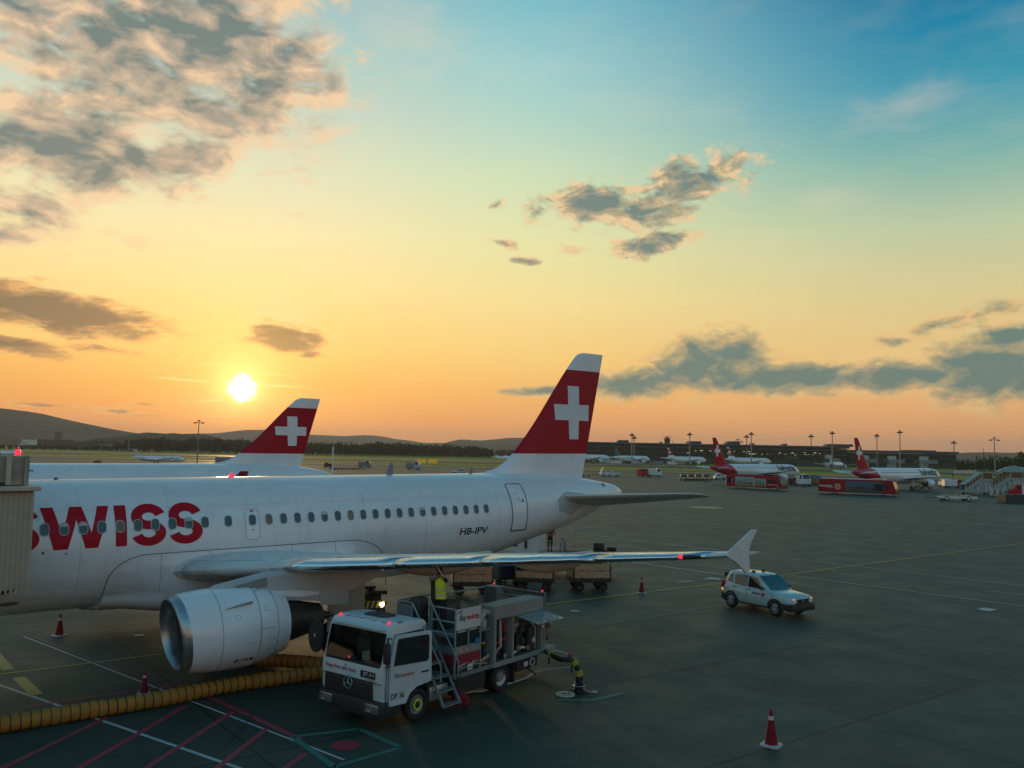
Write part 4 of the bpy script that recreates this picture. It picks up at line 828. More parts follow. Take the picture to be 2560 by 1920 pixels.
for u, w_, lb in [(2192, 9, 'grey boarding bridge under the left end of the low pier wing'), (2262, 12, 'grey boarding bridge in the middle of the low pier wing'), (2345, 14, 'grey boarding bridge at the right end of the low pier wing'), (2100, 8, 'boarding bridge at the right end of the high pier, beside a small white tail')]: bridge_far(u, w_, lb)
# buildings at the foot of the left hill
for u0, u1, v0, v1, Y, M, lb in [(176, 218, 1106, 1126, 1080, WALLG, 'grey block building among trees below the left hill'), (54, 72, 1099, 1105, 1500, WHITE2, 'small white house on the slope below the left hill, left of another'), (73, 82, 1098, 1104, 1520, WHITE2, 'small white house on the slope below the left hill, right of another'), (222, 268, 1109, 1119, 1100, BANDM, 'long low pale shed before the dark trees at left'), (92, 168, 1101, 1122, 1250, mat('brown cladding', (.09, .06, .04), .8), 'wide brown hall below the left hill'), (136, 140, 1081, 1100, 1400, ROOFM, 'narrow dark chimney tower below the left hill')]:
    a, b = P(u0, v1, Y), P(u1, v0, Y); t = thing('distant_building', lb, 'building', ((a.x+b.x)/2, Y, 0)); h = (b.x-a.x)/2; z = b.z
    mb = MB(); mb.box(-h, h, 0, 18, 0, z); mb.build('wall', M, t, smooth=0); mb = MB(); mb.box(-h-.4, h+.4, -.4, 18.4, z, z+.6); mb.build('roof', ROOFM, t, smooth=0)
    if h > 5:
        for x in np.linspace(-h*.8, h*.8, 6): mb = MB(); mb.box(x-h*.07, x+h*.07, -.08, .02, z*.5, z*.7); mb.build('window', PGLASS, t, smooth=0)
t = thing('grey_shed', 'square grey container shed behind the second airliner', 'shed', G(545, 1163)); mb = MB(); mb.box(-1.2, 4.4, 0, 4, 0, 3.0); mb.build('wall', GREYP, t, smooth=0); mb = MB(); mb.box(4.42, 8.4, 0, 4, 0, 2.2); mb.build('annex', GREYP, t, smooth=0); mb = MB(); mb.box(-1.3, 4.5, -.1, 4.1, 3.0, 3.12); mb.build('roof', ROOFM, t, smooth=0)

# ------------------------------------------------------------------ other airliners
def far_air(label, u, v, Y, yaw, k, plug=0., **kw):
    tip = P(u, v, Y); D = Vector((math.cos(R(yaw)), math.sin(R(yaw)), 0)); sx = (25.45-8+plug/2)*k; fk = (tip.z/k-5.7)/6.2
    return airliner(label, (tip.x-D.x*sx, tip.y-D.y*sx, 0), R(yaw), kw.pop('pitch', 0.), k, plug, fink=fk, **kw)
SHK = mat('red wing tip paint', (.26, .018, .022), .4)
nd, nf, NS = far_air('second white airliner behind the first, only its roof and red tail showing', 801.7, 1000, 75, 40, .945, 7.0, pitch=.004, finx=1.28, sharklet=SHK, shark_h=1.4, group=None)
def paint_lettering(root, fus, s, S, s0, z0, width, side, M, sc=-1, nm='title', **kw):
    mb = MB()
    def fn(x, y):
        yy, zz = fsurf(5., z0+y, .03); return (s0+sc*x, side*yy, zz)
    put_text(mb, s, width, fn, cut=.3, **kw); return mb.build(nm, M, root, smooth=0)
def redrear():
    M = bpy.data.materials.new('white paint with red rear'); M.use_nodes = True; t = NT(M.node_tree); b = M.node_tree.nodes['Principled BSDF']; o = t.n('ShaderNodeTexCoord').outputs['Object']
    sp = t.n('ShaderNodeSeparateXYZ'); t.put(sp.inputs[0], o)
    f = t.rng(t.math('SUBTRACT', sp.outputs[0], t.math('MULTIPLY', t.math('SUBTRACT', sp.outputs[2], 2.), 1.05)), 11.9, 12.1)
    g_ = t.rng(sp.outputs[0], 24.2, 24.4)
    t.put(b.inputs['Base Color'], t.mix(g_, t.mix(f, (.72, .74, .75), (.44, .008, .022)), (.45, .45, .43))); b.inputs['Roughness'].default_value = .3; b.inputs['Coat Weight'].default_value = .3
    return M
RR = redrear(); HTX = mat('dark grey title film', (.05, .06, .065), .5, var=0)
for (u, v, Y, lb) in [(1781, 1094, 222, 'white regional jet with red tail and rear, parked behind the left red bus'), (2135, 1094, 190, 'white regional jet with red tail and rear, parked behind the right red bus')]:
    r_, f_, S_ = far_air(lb, u, v, Y, 180+37, .84, 11.5, fuse=RR, finm=(RED, RED, RED), side=1, winglet_tip=RED, group='regional jets with red tails', name='regional_jet')
    paint_lettering(r_, f_, 'helvetic', S_, -7.2, 4.0, 9.2, 1, HTX, bold=.045, nm='fuselage_title', height=1.85)
    mb = MB(); yy, zz = fsurf(5., 4.75, .02); pts = rrect(.36, .44, .1, 3); mb.add([(a, yy, zz+b) for a, b in pts], [tuple(range(len(pts)))]); w0 = mb.build('window', PANEC, r_, smooth=0); w0.location = (-6.6, 0, 0)
    for i in range(1, 24):
        w1 = w0.copy(); COL.objects.link(w1); w1.parent = r_; w1.location = (-6.6+i*.86, 0, 0)
TEAL = mat('teal tail paint', (.03, .13, .14), .4); STRIPE = mat('dark blue and white striped tail', (.12, .13, .17), .4)
def far_livery(r_, S_, side, M):               # sweeping curve along the side
    mb = MB(); rows = []
    for q in np.linspace(0, 1, 26):
        s = lerp(20, -4, q); z = 3.2+1.3*math.sin(q*5.2+.4); rows.append([(S_(s), side*(fsurf(min(max(s, 0), 14), min(max(z+d, 2.2), 5.6), .03)[0]), min(max(z+d, 2.2), 5.6)) for d in (-.34*math.sin(math.pi*q)-.05, .34*math.sin(math.pi*q)+.05)])
    mb.loft(rows, cap=False, closed=False); mb.build('livery_curve', M, r_, smooth=40)
r_, f_, S_ = far_air('far white airliner with teal tail and a teal curve along its side', 1536, 1117, 600, 180+38, 1.0, 3, finm=(TEAL, TEAL, TEAL), cross=False, side=1, group='airliners parked along the far pier'); far_livery(r_, S_, 1, TEAL)
far_air('left one of two far airliners with red and white tails before the pier', 1667.5, 1120, 600, 180+30, 1.02, 3, side=1, group='airliners parked along the far pier')
far_air('right one of two far airliners with red and white tails before the pier', 1817, 1117, 600, 180+25, 1.02, 6, side=1, group='airliners parked along the far pier')
far_air('far white airliner half hidden behind the big tail fin', 1418, 1118, 600, 180+35, 1.05, 5, finm=(TEAL, WHITE2, TEAL), cross=False, side=1, group='airliners parked along the far pier')
far_air('small far white airliner with pale tail beside the right red tailed jet', 2074, 1137, 540, 180+52, .75, 2, finm=(WHITE2, WHITE2, RED), cross=False, side=1, group='airliners parked along the far pier')
r_, f_, S_ = far_air('far airliner with a striped tail at the edge of the wood', 1233, 1127, 640, 180+18, .62, 3, finm=(WHITE2, STRIPE, WHITE2), cross=False, side=1)
far_air('far airliner with plain red tail behind the striped tail', 1257, 1129, 700, 180+15, .62, 3, finm=(WHITE2, RED, RED), cross=False, side=1)
r_, f_, S_ = far_air('small white airliner with red tail on the far left taxiway', 54, 1110, 410, 14, .52, 0)
# small jet with engines on the tail and high tailplane
tj = thing('regional_jet', 'slim white jet with rear engines and dark swirls, left of the tall mast', 'regional jet', (0, 0, 0)); TJ = .52; pl = 10
pt = P(340, 1126, 346); tj.scale = (TJ,)*3; tj.rotation_euler = (0, 0, R(180-8)); dx = Vector((math.cos(R(172)), math.sin(R(172)), 0)); tj.location = (pt.x-dx.x*(16+pl/2)*TJ, pt.y-dx.y*(16+pl/2)*TJ, 0)
Sj = lambda s: s-8+pl/2*(1 if s > 12 else -1 if s < 3 else (s-7.5)/4.5)
mb = MB(); mb.loft([[(Sj(s), y, z-.6) for _, y, z in fring(s, 24)] for s in [-7.27, -7.1, -6.6, -5.9, -5, -4, -3, -2, 0, 3, 8, 12, 14, 16, 18, 20, 22, 24, 25.5, 26.57]]); mb.build('fuselage', WHITE, tj, smooth=60)
mb = MB(); mb.loft([[(Sj(lerp(20.2, 23.6, q)+x*lerp(4.6, 3.2, q)), yy*.3, lerp(4.6, 10.4, q)) for x, yy in SYM] for q in (0, .5, 1)]); mb.build('tail_fin', TAILG, tj, smooth=50)
for sg in (-1, 1):
    mb = MB(); mb.loft([[(Sj(23.4+1.8*q+x*lerp(3., 1.5, q)), sg*5.2*q, 10.4+yy*.3) for x, yy in SYM] for q in (0, 1)]); mb.build('tailplane', WHITE2, tj, smooth=50)
    mb = MB(); mb.loft([[(Sj(5.5+7*q+x*lerp(6, 1.5, q)), sg*lerp(1.2, 14, q), 2.2+.9*q+yy*.5) for x, yy in SYM] for q in (0, 1)]); mb.build('wing', WHITE2, tj, smooth=50)
    mb = MB(); mb.lathe([(Sj(17.0), .8), (Sj(16.7), .98), (Sj(18.5), 1.1), (Sj(21), .9), (Sj(21.6), .6)], (0, sg*2.6, 3.7), 'x', 16); mb.build('engine', WHITE2, tj)
    mb = MB(); mb.tube([(Sj(9.5), sg*2.2, 2.2), (Sj(9.5), sg*2.2, .5)], .15, 6); mb.build('main_gear', LGREY, tj); mb = MB(); wheel_mesh(mb, .55, .5, c=(Sj(9.5), sg*2.2, .55)); mb.build('wheel', [BLACK, LGREY], tj)
mb = MB(); wheel_mesh(mb, .4, .4, c=(Sj(-2), 0, .4)); mb.build('wheel', [BLACK, LGREY], tj)
for a, b, zc_ in [(-3.5, 1.6, 3.6), (1.2, 6.0, 3.9), (5.0, 8.4, 3.2)]:
    mb = MB(); rows = [[(Sj(lerp(a, b, q)), 1.99, zc_+.5*math.sin(q*7)+d) for d in (-.3*math.sin(math.pi*q)-.04, .3*math.sin(math.pi*q)+.04)] for q in np.linspace(0, 1, 16)]; mb.loft(rows, cap=False, closed=False); mb.build('livery_swirl', HTX, tj, smooth=40)
# ------------------------------------------------------------------ fuel truck on the apron (x = forward, y = its left, z up; origin under the front axle)
TO = Vector((-3.2315, 23.8767, 0)); TH = R(-127.12)
ft = thing('fuel_truck', 'white cab fuel truck with open side cabinet and work platform, under the wing', 'truck', TO, TH)
CABW = mat('truck white paint', (.46, .53, .54), .34, coat=.3, var=.08, vscale=2.5); FRAMEG = mat('truck body grey', (.15, .175, .175), .45, var=.12); PANELG = mat('cabinet side grey', (.24, .265, .26), .42, var=.08); TUBEG = mat('painted rail grey', (.20, .24, .245), .42, var=.08)
REDB = mat('dark red band', (.22, .012, .03), .45); SIGNW = mat('white sign board', (.56, .57, .57), .5, var=.05); INTER = mat('dark machinery', (.03, .032, .032), .6, var=.4, vscale=8); BRASS = mat('pump metal', (.26, .22, .17), .4, metal=.6, var=.3, vscale=9)
BLK = mat('black print', (.012, .012, .014), .5, var=0); REDP = mat('red print', (.40, .012, .03), .5, var=0); BLUEP = mat('dark blue print', (.02, .045, .09), .5, var=0)
prof = [(-.29, .98), (-.29, 2.40), (-.27, 2.52), (-.18, 2.60), (.30, 2.635), (.80, 2.63), (.96, 2.59), (1.07, 2.49), (1.12, 2.40), (1.29, 1.63), (1.335, 1.52), (1.345, 1.20), (1.30, 1.14), (1.27, .70), (.70, .66)] + [(.62*math.cos(a), .46+.62*math.sin(a)) for a in np.linspace(.35, math.pi-.98, 9)]
def shrink(p, k): 
    cx, cz = .5, 1.7; return [(cx+(x-cx)*k, cz+(z-cz)*k) for x, z in p]
def fx_in(z): return float(np.interp(z, [1.63, 2.40], [1.29, 1.12]))-.004
FRONT = [(1.12, 2.40), (1.14, 2.32), (1.16, 2.23), (1.19, 2.10), (1.22, 1.96), (1.25, 1.80), (1.28, 1.69), (1.29, 1.63)]      # along the windscreen
RECES = [(1.12, 2.40), (1.06, 2.42), (.45, 2.42), (.25, 2.20), (.22, 1.30), (.98, 1.40), (1.16, 1.58), (1.29, 1.63)]      # the open cab behind it
def cabprof(mid): return prof[:8]+mid+prof[10:]
rr = [[(x, y, z) for x, z in shrink(cabprof(FRONT), k)] for y, k in ((-1.13, .955), (-1.115, .985), (-1.06, 1.))] + [[(x, -1.045, z) for x, z in cabprof(FRONT)], [(x, -1.04, z) for x, z in cabprof(RECES)], [(x, 1.04, z) for x, z in cabprof(RECES)], [(x, 1.045, z) for x, z in cabprof(FRONT)]] + [[(x, y, z) for x, z in shrink(cabprof(FRONT), k)] for y, k in ((1.06, 1.), (1.115, .985), (1.13, .955))]
mb = MB(); mb.loft(rr); mb.m = [0]*len(mb.m); cab = mb.build('cab', [CABW, DARK], ft, smooth=30)
for p in cab.data.polygons:
    c_ = p.center
    if abs(c_.y) < 1.042 and c_.x < 1.27 and c_.x > .2 and 1.29 < c_.z < 2.43 and abs(p.normal.y) < .99 and c_.x < fx_in(c_.z): p.material_index = 1
    elif abs(p.normal.y) > .9 and 1.039 < abs(c_.y) < 1.046: p.material_index = 1
mb = MB(); mb.box(.92, 1.20, -1.0, 1.0, 1.44, 1.60, bev=.03); mb.build('dashboard', mat('dashboard grey', (.05, .055, .055), .7), cab, smooth=0)
for y in (-.55, .52):
    mb = MB(); mb.box(.28, .75, y-.26, y+.26, 1.31, 1.50, bev=.05); mb.box(.27, .42, y-.25, y+.25, 1.50, 2.0, bev=.05); mb.box(.30, .40, y-.13, y+.13, 2.02, 2.22, bev=.03); mb.build('seat', mat('seat cloth', (.10, .085, .07), .85, var=.2, vscale=8), cab, smooth=30)
mb = MB(); mb.tube([(.86+.07*math.sin(a), .52+.22*math.cos(a), 1.70+.21*math.sin(a)) for a in [2*math.pi*k/24 for k in range(25)]], .018, 6); mb.tube([(.95, .52, 1.55), (.86, .52, 1.70)], .03, 6); mb.build('steering_wheel', DARK, cab)
mb = MB(); mb.lathe([(0, .02), (.03, .025), (.05, .003)], (1.1, -.35, 1.60), 'z', 8); mb.build('dash_lamp', REDLAMP, cab)
mb = MB(); mb.box(1.0, 1.04, .10, .34, 1.60, 1.84, rot=Euler((.3, -.3, .2)).to_matrix()); mb.build('clip_board', mat('paper', (.5, .46, .36), .8, var=0), cab, smooth=0)
def thin_glass(name, tint):
    M = bpy.data.materials.new(name); M.use_nodes = True; t = NT(M.node_tree); M.node_tree.nodes.remove(M.node_tree.nodes['Principled BSDF']); o = M.node_tree.nodes['Material Output']
    tr = t.n('ShaderNodeBsdfTransparent'); tr.inputs[0].default_value = (*tint, 1); g_ = t.n('ShaderNodeBsdfGlossy'); g_.inputs['Roughness'].default_value = .03; fr = t.n('ShaderNodeFresnel'); fr.inputs[0].default_value = 1.5; mx = t.n('ShaderNodeMixShader')
    M.node_tree.links.new(fr.outputs[0], mx.inputs[0]); M.node_tree.links.new(tr.outputs[0], mx.inputs[1]); M.node_tree.links.new(g_.outputs[0], mx.inputs[2]); M.node_tree.links.new(mx.outputs[0], o.inputs[0]); return M
SCREEN = thin_glass('clear windscreen', (.62, .70, .68))
def fx(z): return float(np.interp(z, [1.14, 1.2, 1.52, 1.63, 2.40], [1.30, 1.345, 1.335, 1.29, 1.12]))     # front face
mb = MB(); rows = []
for z in np.linspace(1.62, 2.385, 6): rows.append([(fx(z)+.010, y, z) for y in np.linspace(-1.04, 1.04, 9)])
mb.loft(rows, cap=False, closed=False); ws_ = mb.build('windscreen', SCREEN, cab, smooth=60)
mb = MB(); mb.box(1.285, 1.318, -1.02, 1.02, 1.53, 1.63, bev=.01); mb.build('windscreen_base', DARK, cab, smooth=0)
for y in (-.35, .45): mb = MB(); mb.tube([(1.33, y, 1.61), (1.30, y+.5, 1.70)], .012, 5); mb.build('wiper', DARK, cab)
mb = MB(); mb.box(1.275, 1.352, -1.0, .78, .72, 1.19, bev=.03)
for z in (.82, .92, 1.02, 1.1): mb.box(1.345, 1.366, -.95, .74, z-.012, z+.012)
mb.build('grille', DARK, cab, smooth=30)
mb = MB(); mb.box(1.16, 1.40, -1.15, 1.15, .30, .74, bev=.06); mb.box(.62, 1.2, .98, 1.16, .34, .72, bev=.04); mb.box(.62, 1.2, -1.16, -.98, .34, .72, bev=.04); bmp = mb.build('bumper', DARK, cab, smooth=40)
for y in (-.86, .86):
    mb = MB(); mb.box(1.385, 1.412, y-.24, y+.24, .46, .68, bev=.03); hl = mb.build('headlight', CLEARLENS, bmp, smooth=40)
    mb = MB(); mb.lathe([(1.41, .075), (1.42, .07), (1.405, .02)], (0, y-.08, .56), 'x', 14); mb.build('reflector', STEEL, hl)
mb = MB(); mb.tube([(1.385, -.06+.155*math.cos(a), 1.07+.155*math.sin(a)) for a in [2*math.pi*k/28 for k in range(29)]], .013, 6)
for a in (90, 210, 330): mb.tube([(1.385, -.06, 1.07), (1.385, -.06+.15*math.cos(R(a)), 1.07+.15*math.sin(R(a)))], [.02, .008], 6)
mb.build('radiator_emblem', STEEL, cab)
def front(y0, z0): return lambda x, y: (fx(z0+y)+.008, y0+x, z0+y)
# lettering runs along +y as seen from the front of the truck
def onfront(s, width, y0, z0, M, nm, par, off=.008, **kw):
    mb = MB(); put_text(mb, s, width, lambda x, y: (fx(z0+y)+off, y0+x, z0+y), **kw); return mb.build(nm, M, par, smooth=0)
onfront('Keep free exit route', 1.14, -.96, 1.30, REDP, 'front_lettering', cab, bold=.012, height=.15)
mb = MB(); mb.box(1.338, 1.352, .36, .90, 1.27, 1.44, bev=.004); pl_ = mb.build('fuel_grade_plate', BLK, cab, smooth=0); onfront('JET A-1', .40, .46, 1.305, SIGNW, 'plate_lettering', pl_, off=.02, bold=.012, height=.11)
onfront('Atego', .3, .58, 1.205, STEEL, 'front_badge', cab, off=.012, shear=.25)
mb = MB(); mb.lathe([(1.35, .03), (1.358, .02)], (0, -.22, 1.475), 'x', 12); mb.build('front_sensor', DARK, cab)
mb = MB(); mb.tube([(1.19, 1.135, .68), (1.19, 1.135, 1.58), (1.12, 1.12, 2.34)], .011, 5); mb.build('corner_gap', BLACK, cab, smooth=0)
mb = MB(); mb.tube([(1.348, -.98, 1.20), (1.348, .86, 1.20), (1.33, 1.02, 1.20)], .008, 5); mb.build('front_seam', BLACK, cab, smooth=0)
mb = MB(); mb.box(-.27, -.12, 1.10, 1.134, 1.0, 2.44, bev=.01); mb.build('rear_pillar_vent', GREYP, cab, smooth=0)
mb = MB(); mb.box(1.02, 1.20, -.95, .95, 2.44, 2.50, rot=Matrix.Rotation(-.35, 3, 'Y')); mb.build('sun_visor', CABW, cab, smooth=0)
for y in (-1.10, 1.10): mb = MB(); mb.box(1.20, 1.30, y-.03, y+.03, .80, 1.12, bev=.01); mb.build('corner_deflector', CABW, cab, smooth=0)
mb = MB(); mb.box(-1.28, -.52, .75, 1.08, .34, .74, bev=.05); mb.build('fuel_tank', STEEL, ft, smooth=40)
# roof hatch, markers
mb = MB(); pts = rrect(.52, .86, .14); mb.loft([[(.30+a, -.05+b, 2.636) for a, b in pts], [(.30+a*.96, -.05+b*.97, 2.665) for a, b in pts]]); mb.build('roof_hatch', DARK, cab, smooth=30)
for y in (-.92, .92):
    mb = MB(); mb.lathe([(0, .045), (.03, .05), (.07, .03), (.08, .003)], (.93, y, 2.60), 'z', 10); mb.build('roof_marker', REDLAMP, cab)
mb = MB(); mb.box(.62, .76, 1.02, 1.10, 2.60, 2.66, bev=.01); mb.build('roof_lamp', CLEARLENS, cab, smooth=0)
for i, (x, y) in enumerate([(.86, -.7), (.82, -.45), (.84, -.2), (.8, .05), (.83, .3), (.78, .52), (.84, .66), (.74, .78)]):
    mb = MB(); mb.box(x-.05, x+.05, y-.09, y+.08, 2.632, 2.642); mb.build('roof_sticker', SIGNW, cab, smooth=0)
# open door
mb = MB(); mb.prism([(1.02, 1.55), (.92, 2.36), (-.16, 2.36), (-.2, 1.0), (.4, 1.12), (.6, .98), (1.08, .98)], 1.128, 1.136); mb.build('door_opening', DARK, cab, smooth=0)
dr = MB(); ox, oy = 1.12, 1.15; DA = R(-9)
def dpt(x, y, z): 
    dx_, dy_ = x-ox, y-oy; return (ox+dx_*math.cos(DA)-dy_*math.sin(DA), oy+dx_*math.sin(DA)+dy_*math.cos(DA), z)
dpoly = [(1.11, .62), (1.12, 1.60), (.98, 2.30), (.90, 2.36), (-.16, 2.36), (-.20, 2.30), (-.22, 1.05), (-.02, 1.02), (.26, .98), (.48, .84), (.60, .62)]
dr.prism(dpoly, 1.155, 1.215); dr.v = [dpt(*q) for q in dr.v]; door_ = dr.build('door', CABW, ft, smooth=0)
mb = MB(); wp = [(1.0, 1.62), (.90, 2.22), (.86, 2.26), (-.06, 2.26), (-.10, 2.22), (-.10, 1.66), (-.05, 1.60)]; mb.prism(wp, 1.148, 1.222); mb.v = [dpt(*q) for q in mb.v]; mb.build('door_window', GLASS, door_, smooth=0)
mb = MB(); mb.tube([dpt(x, 1.222, z) for x, z in wp+[wp[0]]], .016, 5); mb.build('window_seal', DARK, door_)
mb = MB(); mb.box(-.12, .12, 1.215, 1.235, 1.31, 1.35, bev=.006); mb.v = [dpt(*q) for q in mb.v]; mb.build('door_handle', DARK, door_, smooth=0)
def ondoor(s, width, x0, z0, M, nm, **kw):
    mb = MB(); put_text(mb, s, width, lambda x, y: dpt(x0-x, 1.22, z0+y), **kw); return mb.build(nm, M, door_, smooth=0)
ondoor('Sky', .22, .98, 1.27, BLUEP, 'door_lettering', bold=.012); ondoor('tanking', .40, .75, 1.27, REDP, 'door_lettering', bold=.018); ondoor('DP 36', .42, 1.08, .78, BLK, 'door_number', bold=.02, height=.15)
mb = MB(); mb.tube([dpt(1.1, 1.2, 2.30), (1.40, 1.36, 2.38), (1.42, 1.38, 1.66), dpt(1.12, 1.2, 1.62)], .022, 6); arm = mb.build('mirror_arm', DARK, ft); mb = MB(); mb.box(1.36, 1.46, 1.26, 1.46, 1.74, 2.26, bev=.03); mb.build('mirror', DARK, arm, smooth=30)
mb = MB(); mb.lathe([(-.05, .40), (-.02, .46), (.04, .45), (.06, .05)], (0, 0, 0), 'x', 24); mb.v = [(1.36+x, -1.38+y*.62, 2.08+z) for x, y, z in mb.v]; mb.build('round_mirror', DARK, arm)
mb = MB(); mb.tube([(1.1, -1.1, 2.50), (1.36, -1.3, 2.52), (1.34, -1.38, 2.1)], .02, 6); mb.build('mirror_arm', DARK, ft)
# chassis and wheels
mb = MB(); mb.box(-6.35, 1.1, -.42, .42, .50, .78); mb.box(-2.9, -1.5, .55, 1.08, .30, .82, bev=.03); mb.box(-2.9, -1.5, -1.08, -.55, .30, .82, bev=.03); mb.box(-5.5, -4.4, .6, 1.1, .42, .78, bev=.02); mb.box(-1.2, -.5, .5, 1.0, .3, .8, bev=.02); mb.build('chassis', DARK, ft, smooth=0)
for x, y, dual in [(0, 1.02, 0), (0, -1.02, 0), (-3.615, 1.02, 1), (-3.615, -1.02, 1)]:
    sg = 1 if y > 0 else -1; mb = MB(); wheel_mesh(mb, .42, .25, c=(x, y, .42))
    if dual: wheel_mesh(mb, .42, .25, c=(x, y-sg*.29, .42))
    wh = mb.build('wheel', [BLACK, STEEL if dual else GREYP], ft, smooth=50)
    if not dual:
        mb = MB(); mb.lathe([(sg*.10, .150), (sg*.13, .145), (sg*.13, .112), (sg*.10, .108)], (x, y, .42), 'y', 24); mb.build('wheel_nut_ring', HIVIS, wh)
        mb = MB(); mb.lathe([(sg*.06, .08), (sg*.14, .06), (sg*.15, .005)], (x, y, .42), 'y', 16); mb.build('hub', DARK, wh)
    else:
        mb = MB(); mb.lathe([(sg*.02, .13), (sg*.09, .12), (sg*.10, .005)], (x, y, .42), 'y', 16); mb.build('hub', GREYP, wh)
mb = MB(); mb.box(-4.22, -4.18, .72, 1.16, .16, .80); mb.build('mud_flap', BLACK, ft, smooth=0)
mb = MB(); mb.box(-6.42, -1.42, -1.16, 1.16, .78, .90, bev=.015); mb.build('deck', FRAMEG, ft, smooth=0)
for y in (-1.08, 1.08): mb = MB(); mb.box(-6.47, -6.41, y-.08, y+.08, .72, .84, bev=.01); mb.build('tail_lamp', REDLENS, ft, smooth=0)
# work platform unit
pu = MB(); pu.box(-2.54, -1.47, -1.08, 1.10, 1.42, 1.62); pu.box(-3.05, -1.45, -1.10, 1.12, 1.90, 1.97); pu.build('platform', FRAMEG, ft, smooth=0)
mb = MB(); mb.box(-2.54, -1.46, 1.085, 1.15, 1.42, 1.64, bev=.005); lowp = mb.build('side_panel', PANELG, ft, smooth=0)
mb = MB(); mb.box(-2.56, -1.45, -1.12, 1.16, 1.16, 1.415, bev=.01); mb.build('red_skirt', REDB, ft, smooth=0)
mb = MB(); mb.box(-3.1, -1.46, -1.05, 1.05, .9, 1.16); mb.build('pump_base', INTER, ft, smooth=0)
mb = MB()
for i in range(9):
    x = -1.7-.16*i; mb.lathe([(1.0, .07), (1.1, .10), (1.13, .03)], (x, 0, 1.02+.04*((i*7) % 3)), 'y', 10)
mb.tube([(-1.6, 1.12, .98), (-2.2, 1.13, 1.06), (-2.9, 1.12, .96)], .03, 6); mb.build('pump_fitting', BRASS, ft)
mb = MB(); mb.box(-2.2, -1.98, 1.162, 1.17, .94, 1.10); pt_ = mb.build('number_plate', SIGNW, ft, smooth=0); mb = MB(); put_text(mb, 'KUNZ', .17, lambda x, y: (-2.005-x, 1.173, .98+y), bold=.03); mb.build('plate_print', BLK, pt_, smooth=0)
mb = MB(); mb.box(-2.53, -2.30, 1.152, 1.158, 1.60, 1.78); mb.build('blue_notice', BLUE, lowp, smooth=0)
for x in (-1.68, -1.94):
    mb = MB(); mb.lathe([(1.152, .085), (1.158, .085), (1.158, .001)], (x, 0, 1.53), 'y', 20); sg_ = mb.build('prohibition_sign', SIGNW, lowp)
    mb = MB(); mb.tube([(x+.075*math.cos(a), 1.16, 1.53+.075*math.sin(a)) for a in [2*math.pi*k/20 for k in range(21)]], .010, 5); mb.tube([(x+.05, 1.161, 1.48), (x-.05, 1.161, 1.58)], .008, 4); mb.tube([(x+.01, 1.16, 1.49), (x-.01, 1.16, 1.57)], .016, 5); mb.build('sign_print', REDP, sg_)
for x0, x1 in ((-2.0, -1.5), (-2.5, -2.04)):
    mb = MB(); mb.box(x0, x1, 1.10, 1.125, 1.66, 2.07, bev=.01); wn_ = mb.build('lower_window', GLASS, ft, smooth=0); mb = MB(); mb.box(x0+.08, x1-.06, 1.128, 1.135, 2.02, 2.06); mb.build('window_label', LGREY, wn_, smooth=0)
mb = MB(); mb.box(-2.54, -1.47, 1.125, 1.165, 2.10, 2.67, bev=.006); bd = mb.build('name_board', SIGNW, ft, smooth=0)
mb = MB(); put_text(mb, 'Sky', .29, lambda x, y: (-1.58-x, 1.17, 2.30+y), bold=.03); mb.build('board_lettering', BLUEP, bd, smooth=0)
mb = MB(); put_text(mb, 'tanking', .56, lambda x, y: (-1.89-x, 1.17, 2.305+y), bold=.028); mb.build('board_lettering', REDP, bd, smooth=0)
mb = MB(); mb.tube([(-1.52, 1.172, 2.56), (-1.6, 1.172, 2.62), (-1.66, 1.172, 2.52)], .012, 4); mb.tube([(-1.62, 1.172, 2.6), (-1.72, 1.172, 2.63)], .012, 4); mb.build('board_mark', BLK, bd, smooth=0)
for x, y in [(-1.45, 1.14), (-2.56, 1.14), (-1.45, -1.1), (-3.05, -1.1), (-1.45, .25), (-2.02, 1.14)]: mb = MB(); mb.tube([(x, y, .9 if (x, y) != (-2.02, 1.14) else 1.64), (x, y, 2.68 if (x, y) != (-2.02, 1.14) else 2.1)], .03, 6); mb.build('platform_post', TUBEG, ft)
for z in (2.68, 2.32, 1.99): mb = MB(); mb.tube([(-1.45, 1.14, z), (-1.45, .22, z)], .028, 6); mb.build('platform_rail', TUBEG, ft); mb = MB(); mb.tube([(-1.45, -.55, z), (-1.45, -1.1, z), (-3.05, -1.1, z), (-3.05, .5, z)], .028, 6); mb.build('platform_rail', TUBEG, ft)
mb = MB(); mb.box(-2.5, -1.52, -1.09, -1.06, 2.02, 2.64); mb.box(-1.44, -1.42, -1.05, -.56, 2.02, 2.62); mb.build('rail_infill', FRAMEG, ft, smooth=0)
mb = MB(); mb.box(-2.4, -2.0, -.2, .35, 1.98, 2.72, bev=.04); mb.box(-2.9, -2.55, -.6, .1, 1.98, 2.66, bev=.04); mb.box(-2.2, -1.8, -.95, -.55, 1.98, 2.75, bev=.05); mb.tube([(-2.9, .4, 2.7), (-2.5, .3, 2.78), (-2.2, .55, 2.72)], .05, 8); mb.build('hose_reel', mat('worn dark grey', (.07, .075, .075), .6, var=.3, vscale=6), ft, smooth=30)
mb = MB(); mb.tube([(-1.62, .12, 1.98), (-1.60, .14, 2.7), (-1.56, .16, 3.30), (-1.55, .16, 3.52)], .062, 10); fh = mb.build('fuelling_hose', BLACK, ft)
mb = MB(); mb.lathe([(3.36, .05), (3.40, .10), (3.47, .11), (3.50, .07), (3.56, .10), (3.60, .03)], (-1.55, .16, 0), 'z', 12); mb.tube([(-1.45, .1, 3.5), (-1.58, .3, 3.46)], .03, 6); mb.build('hose_coupling', BRASS, fh)
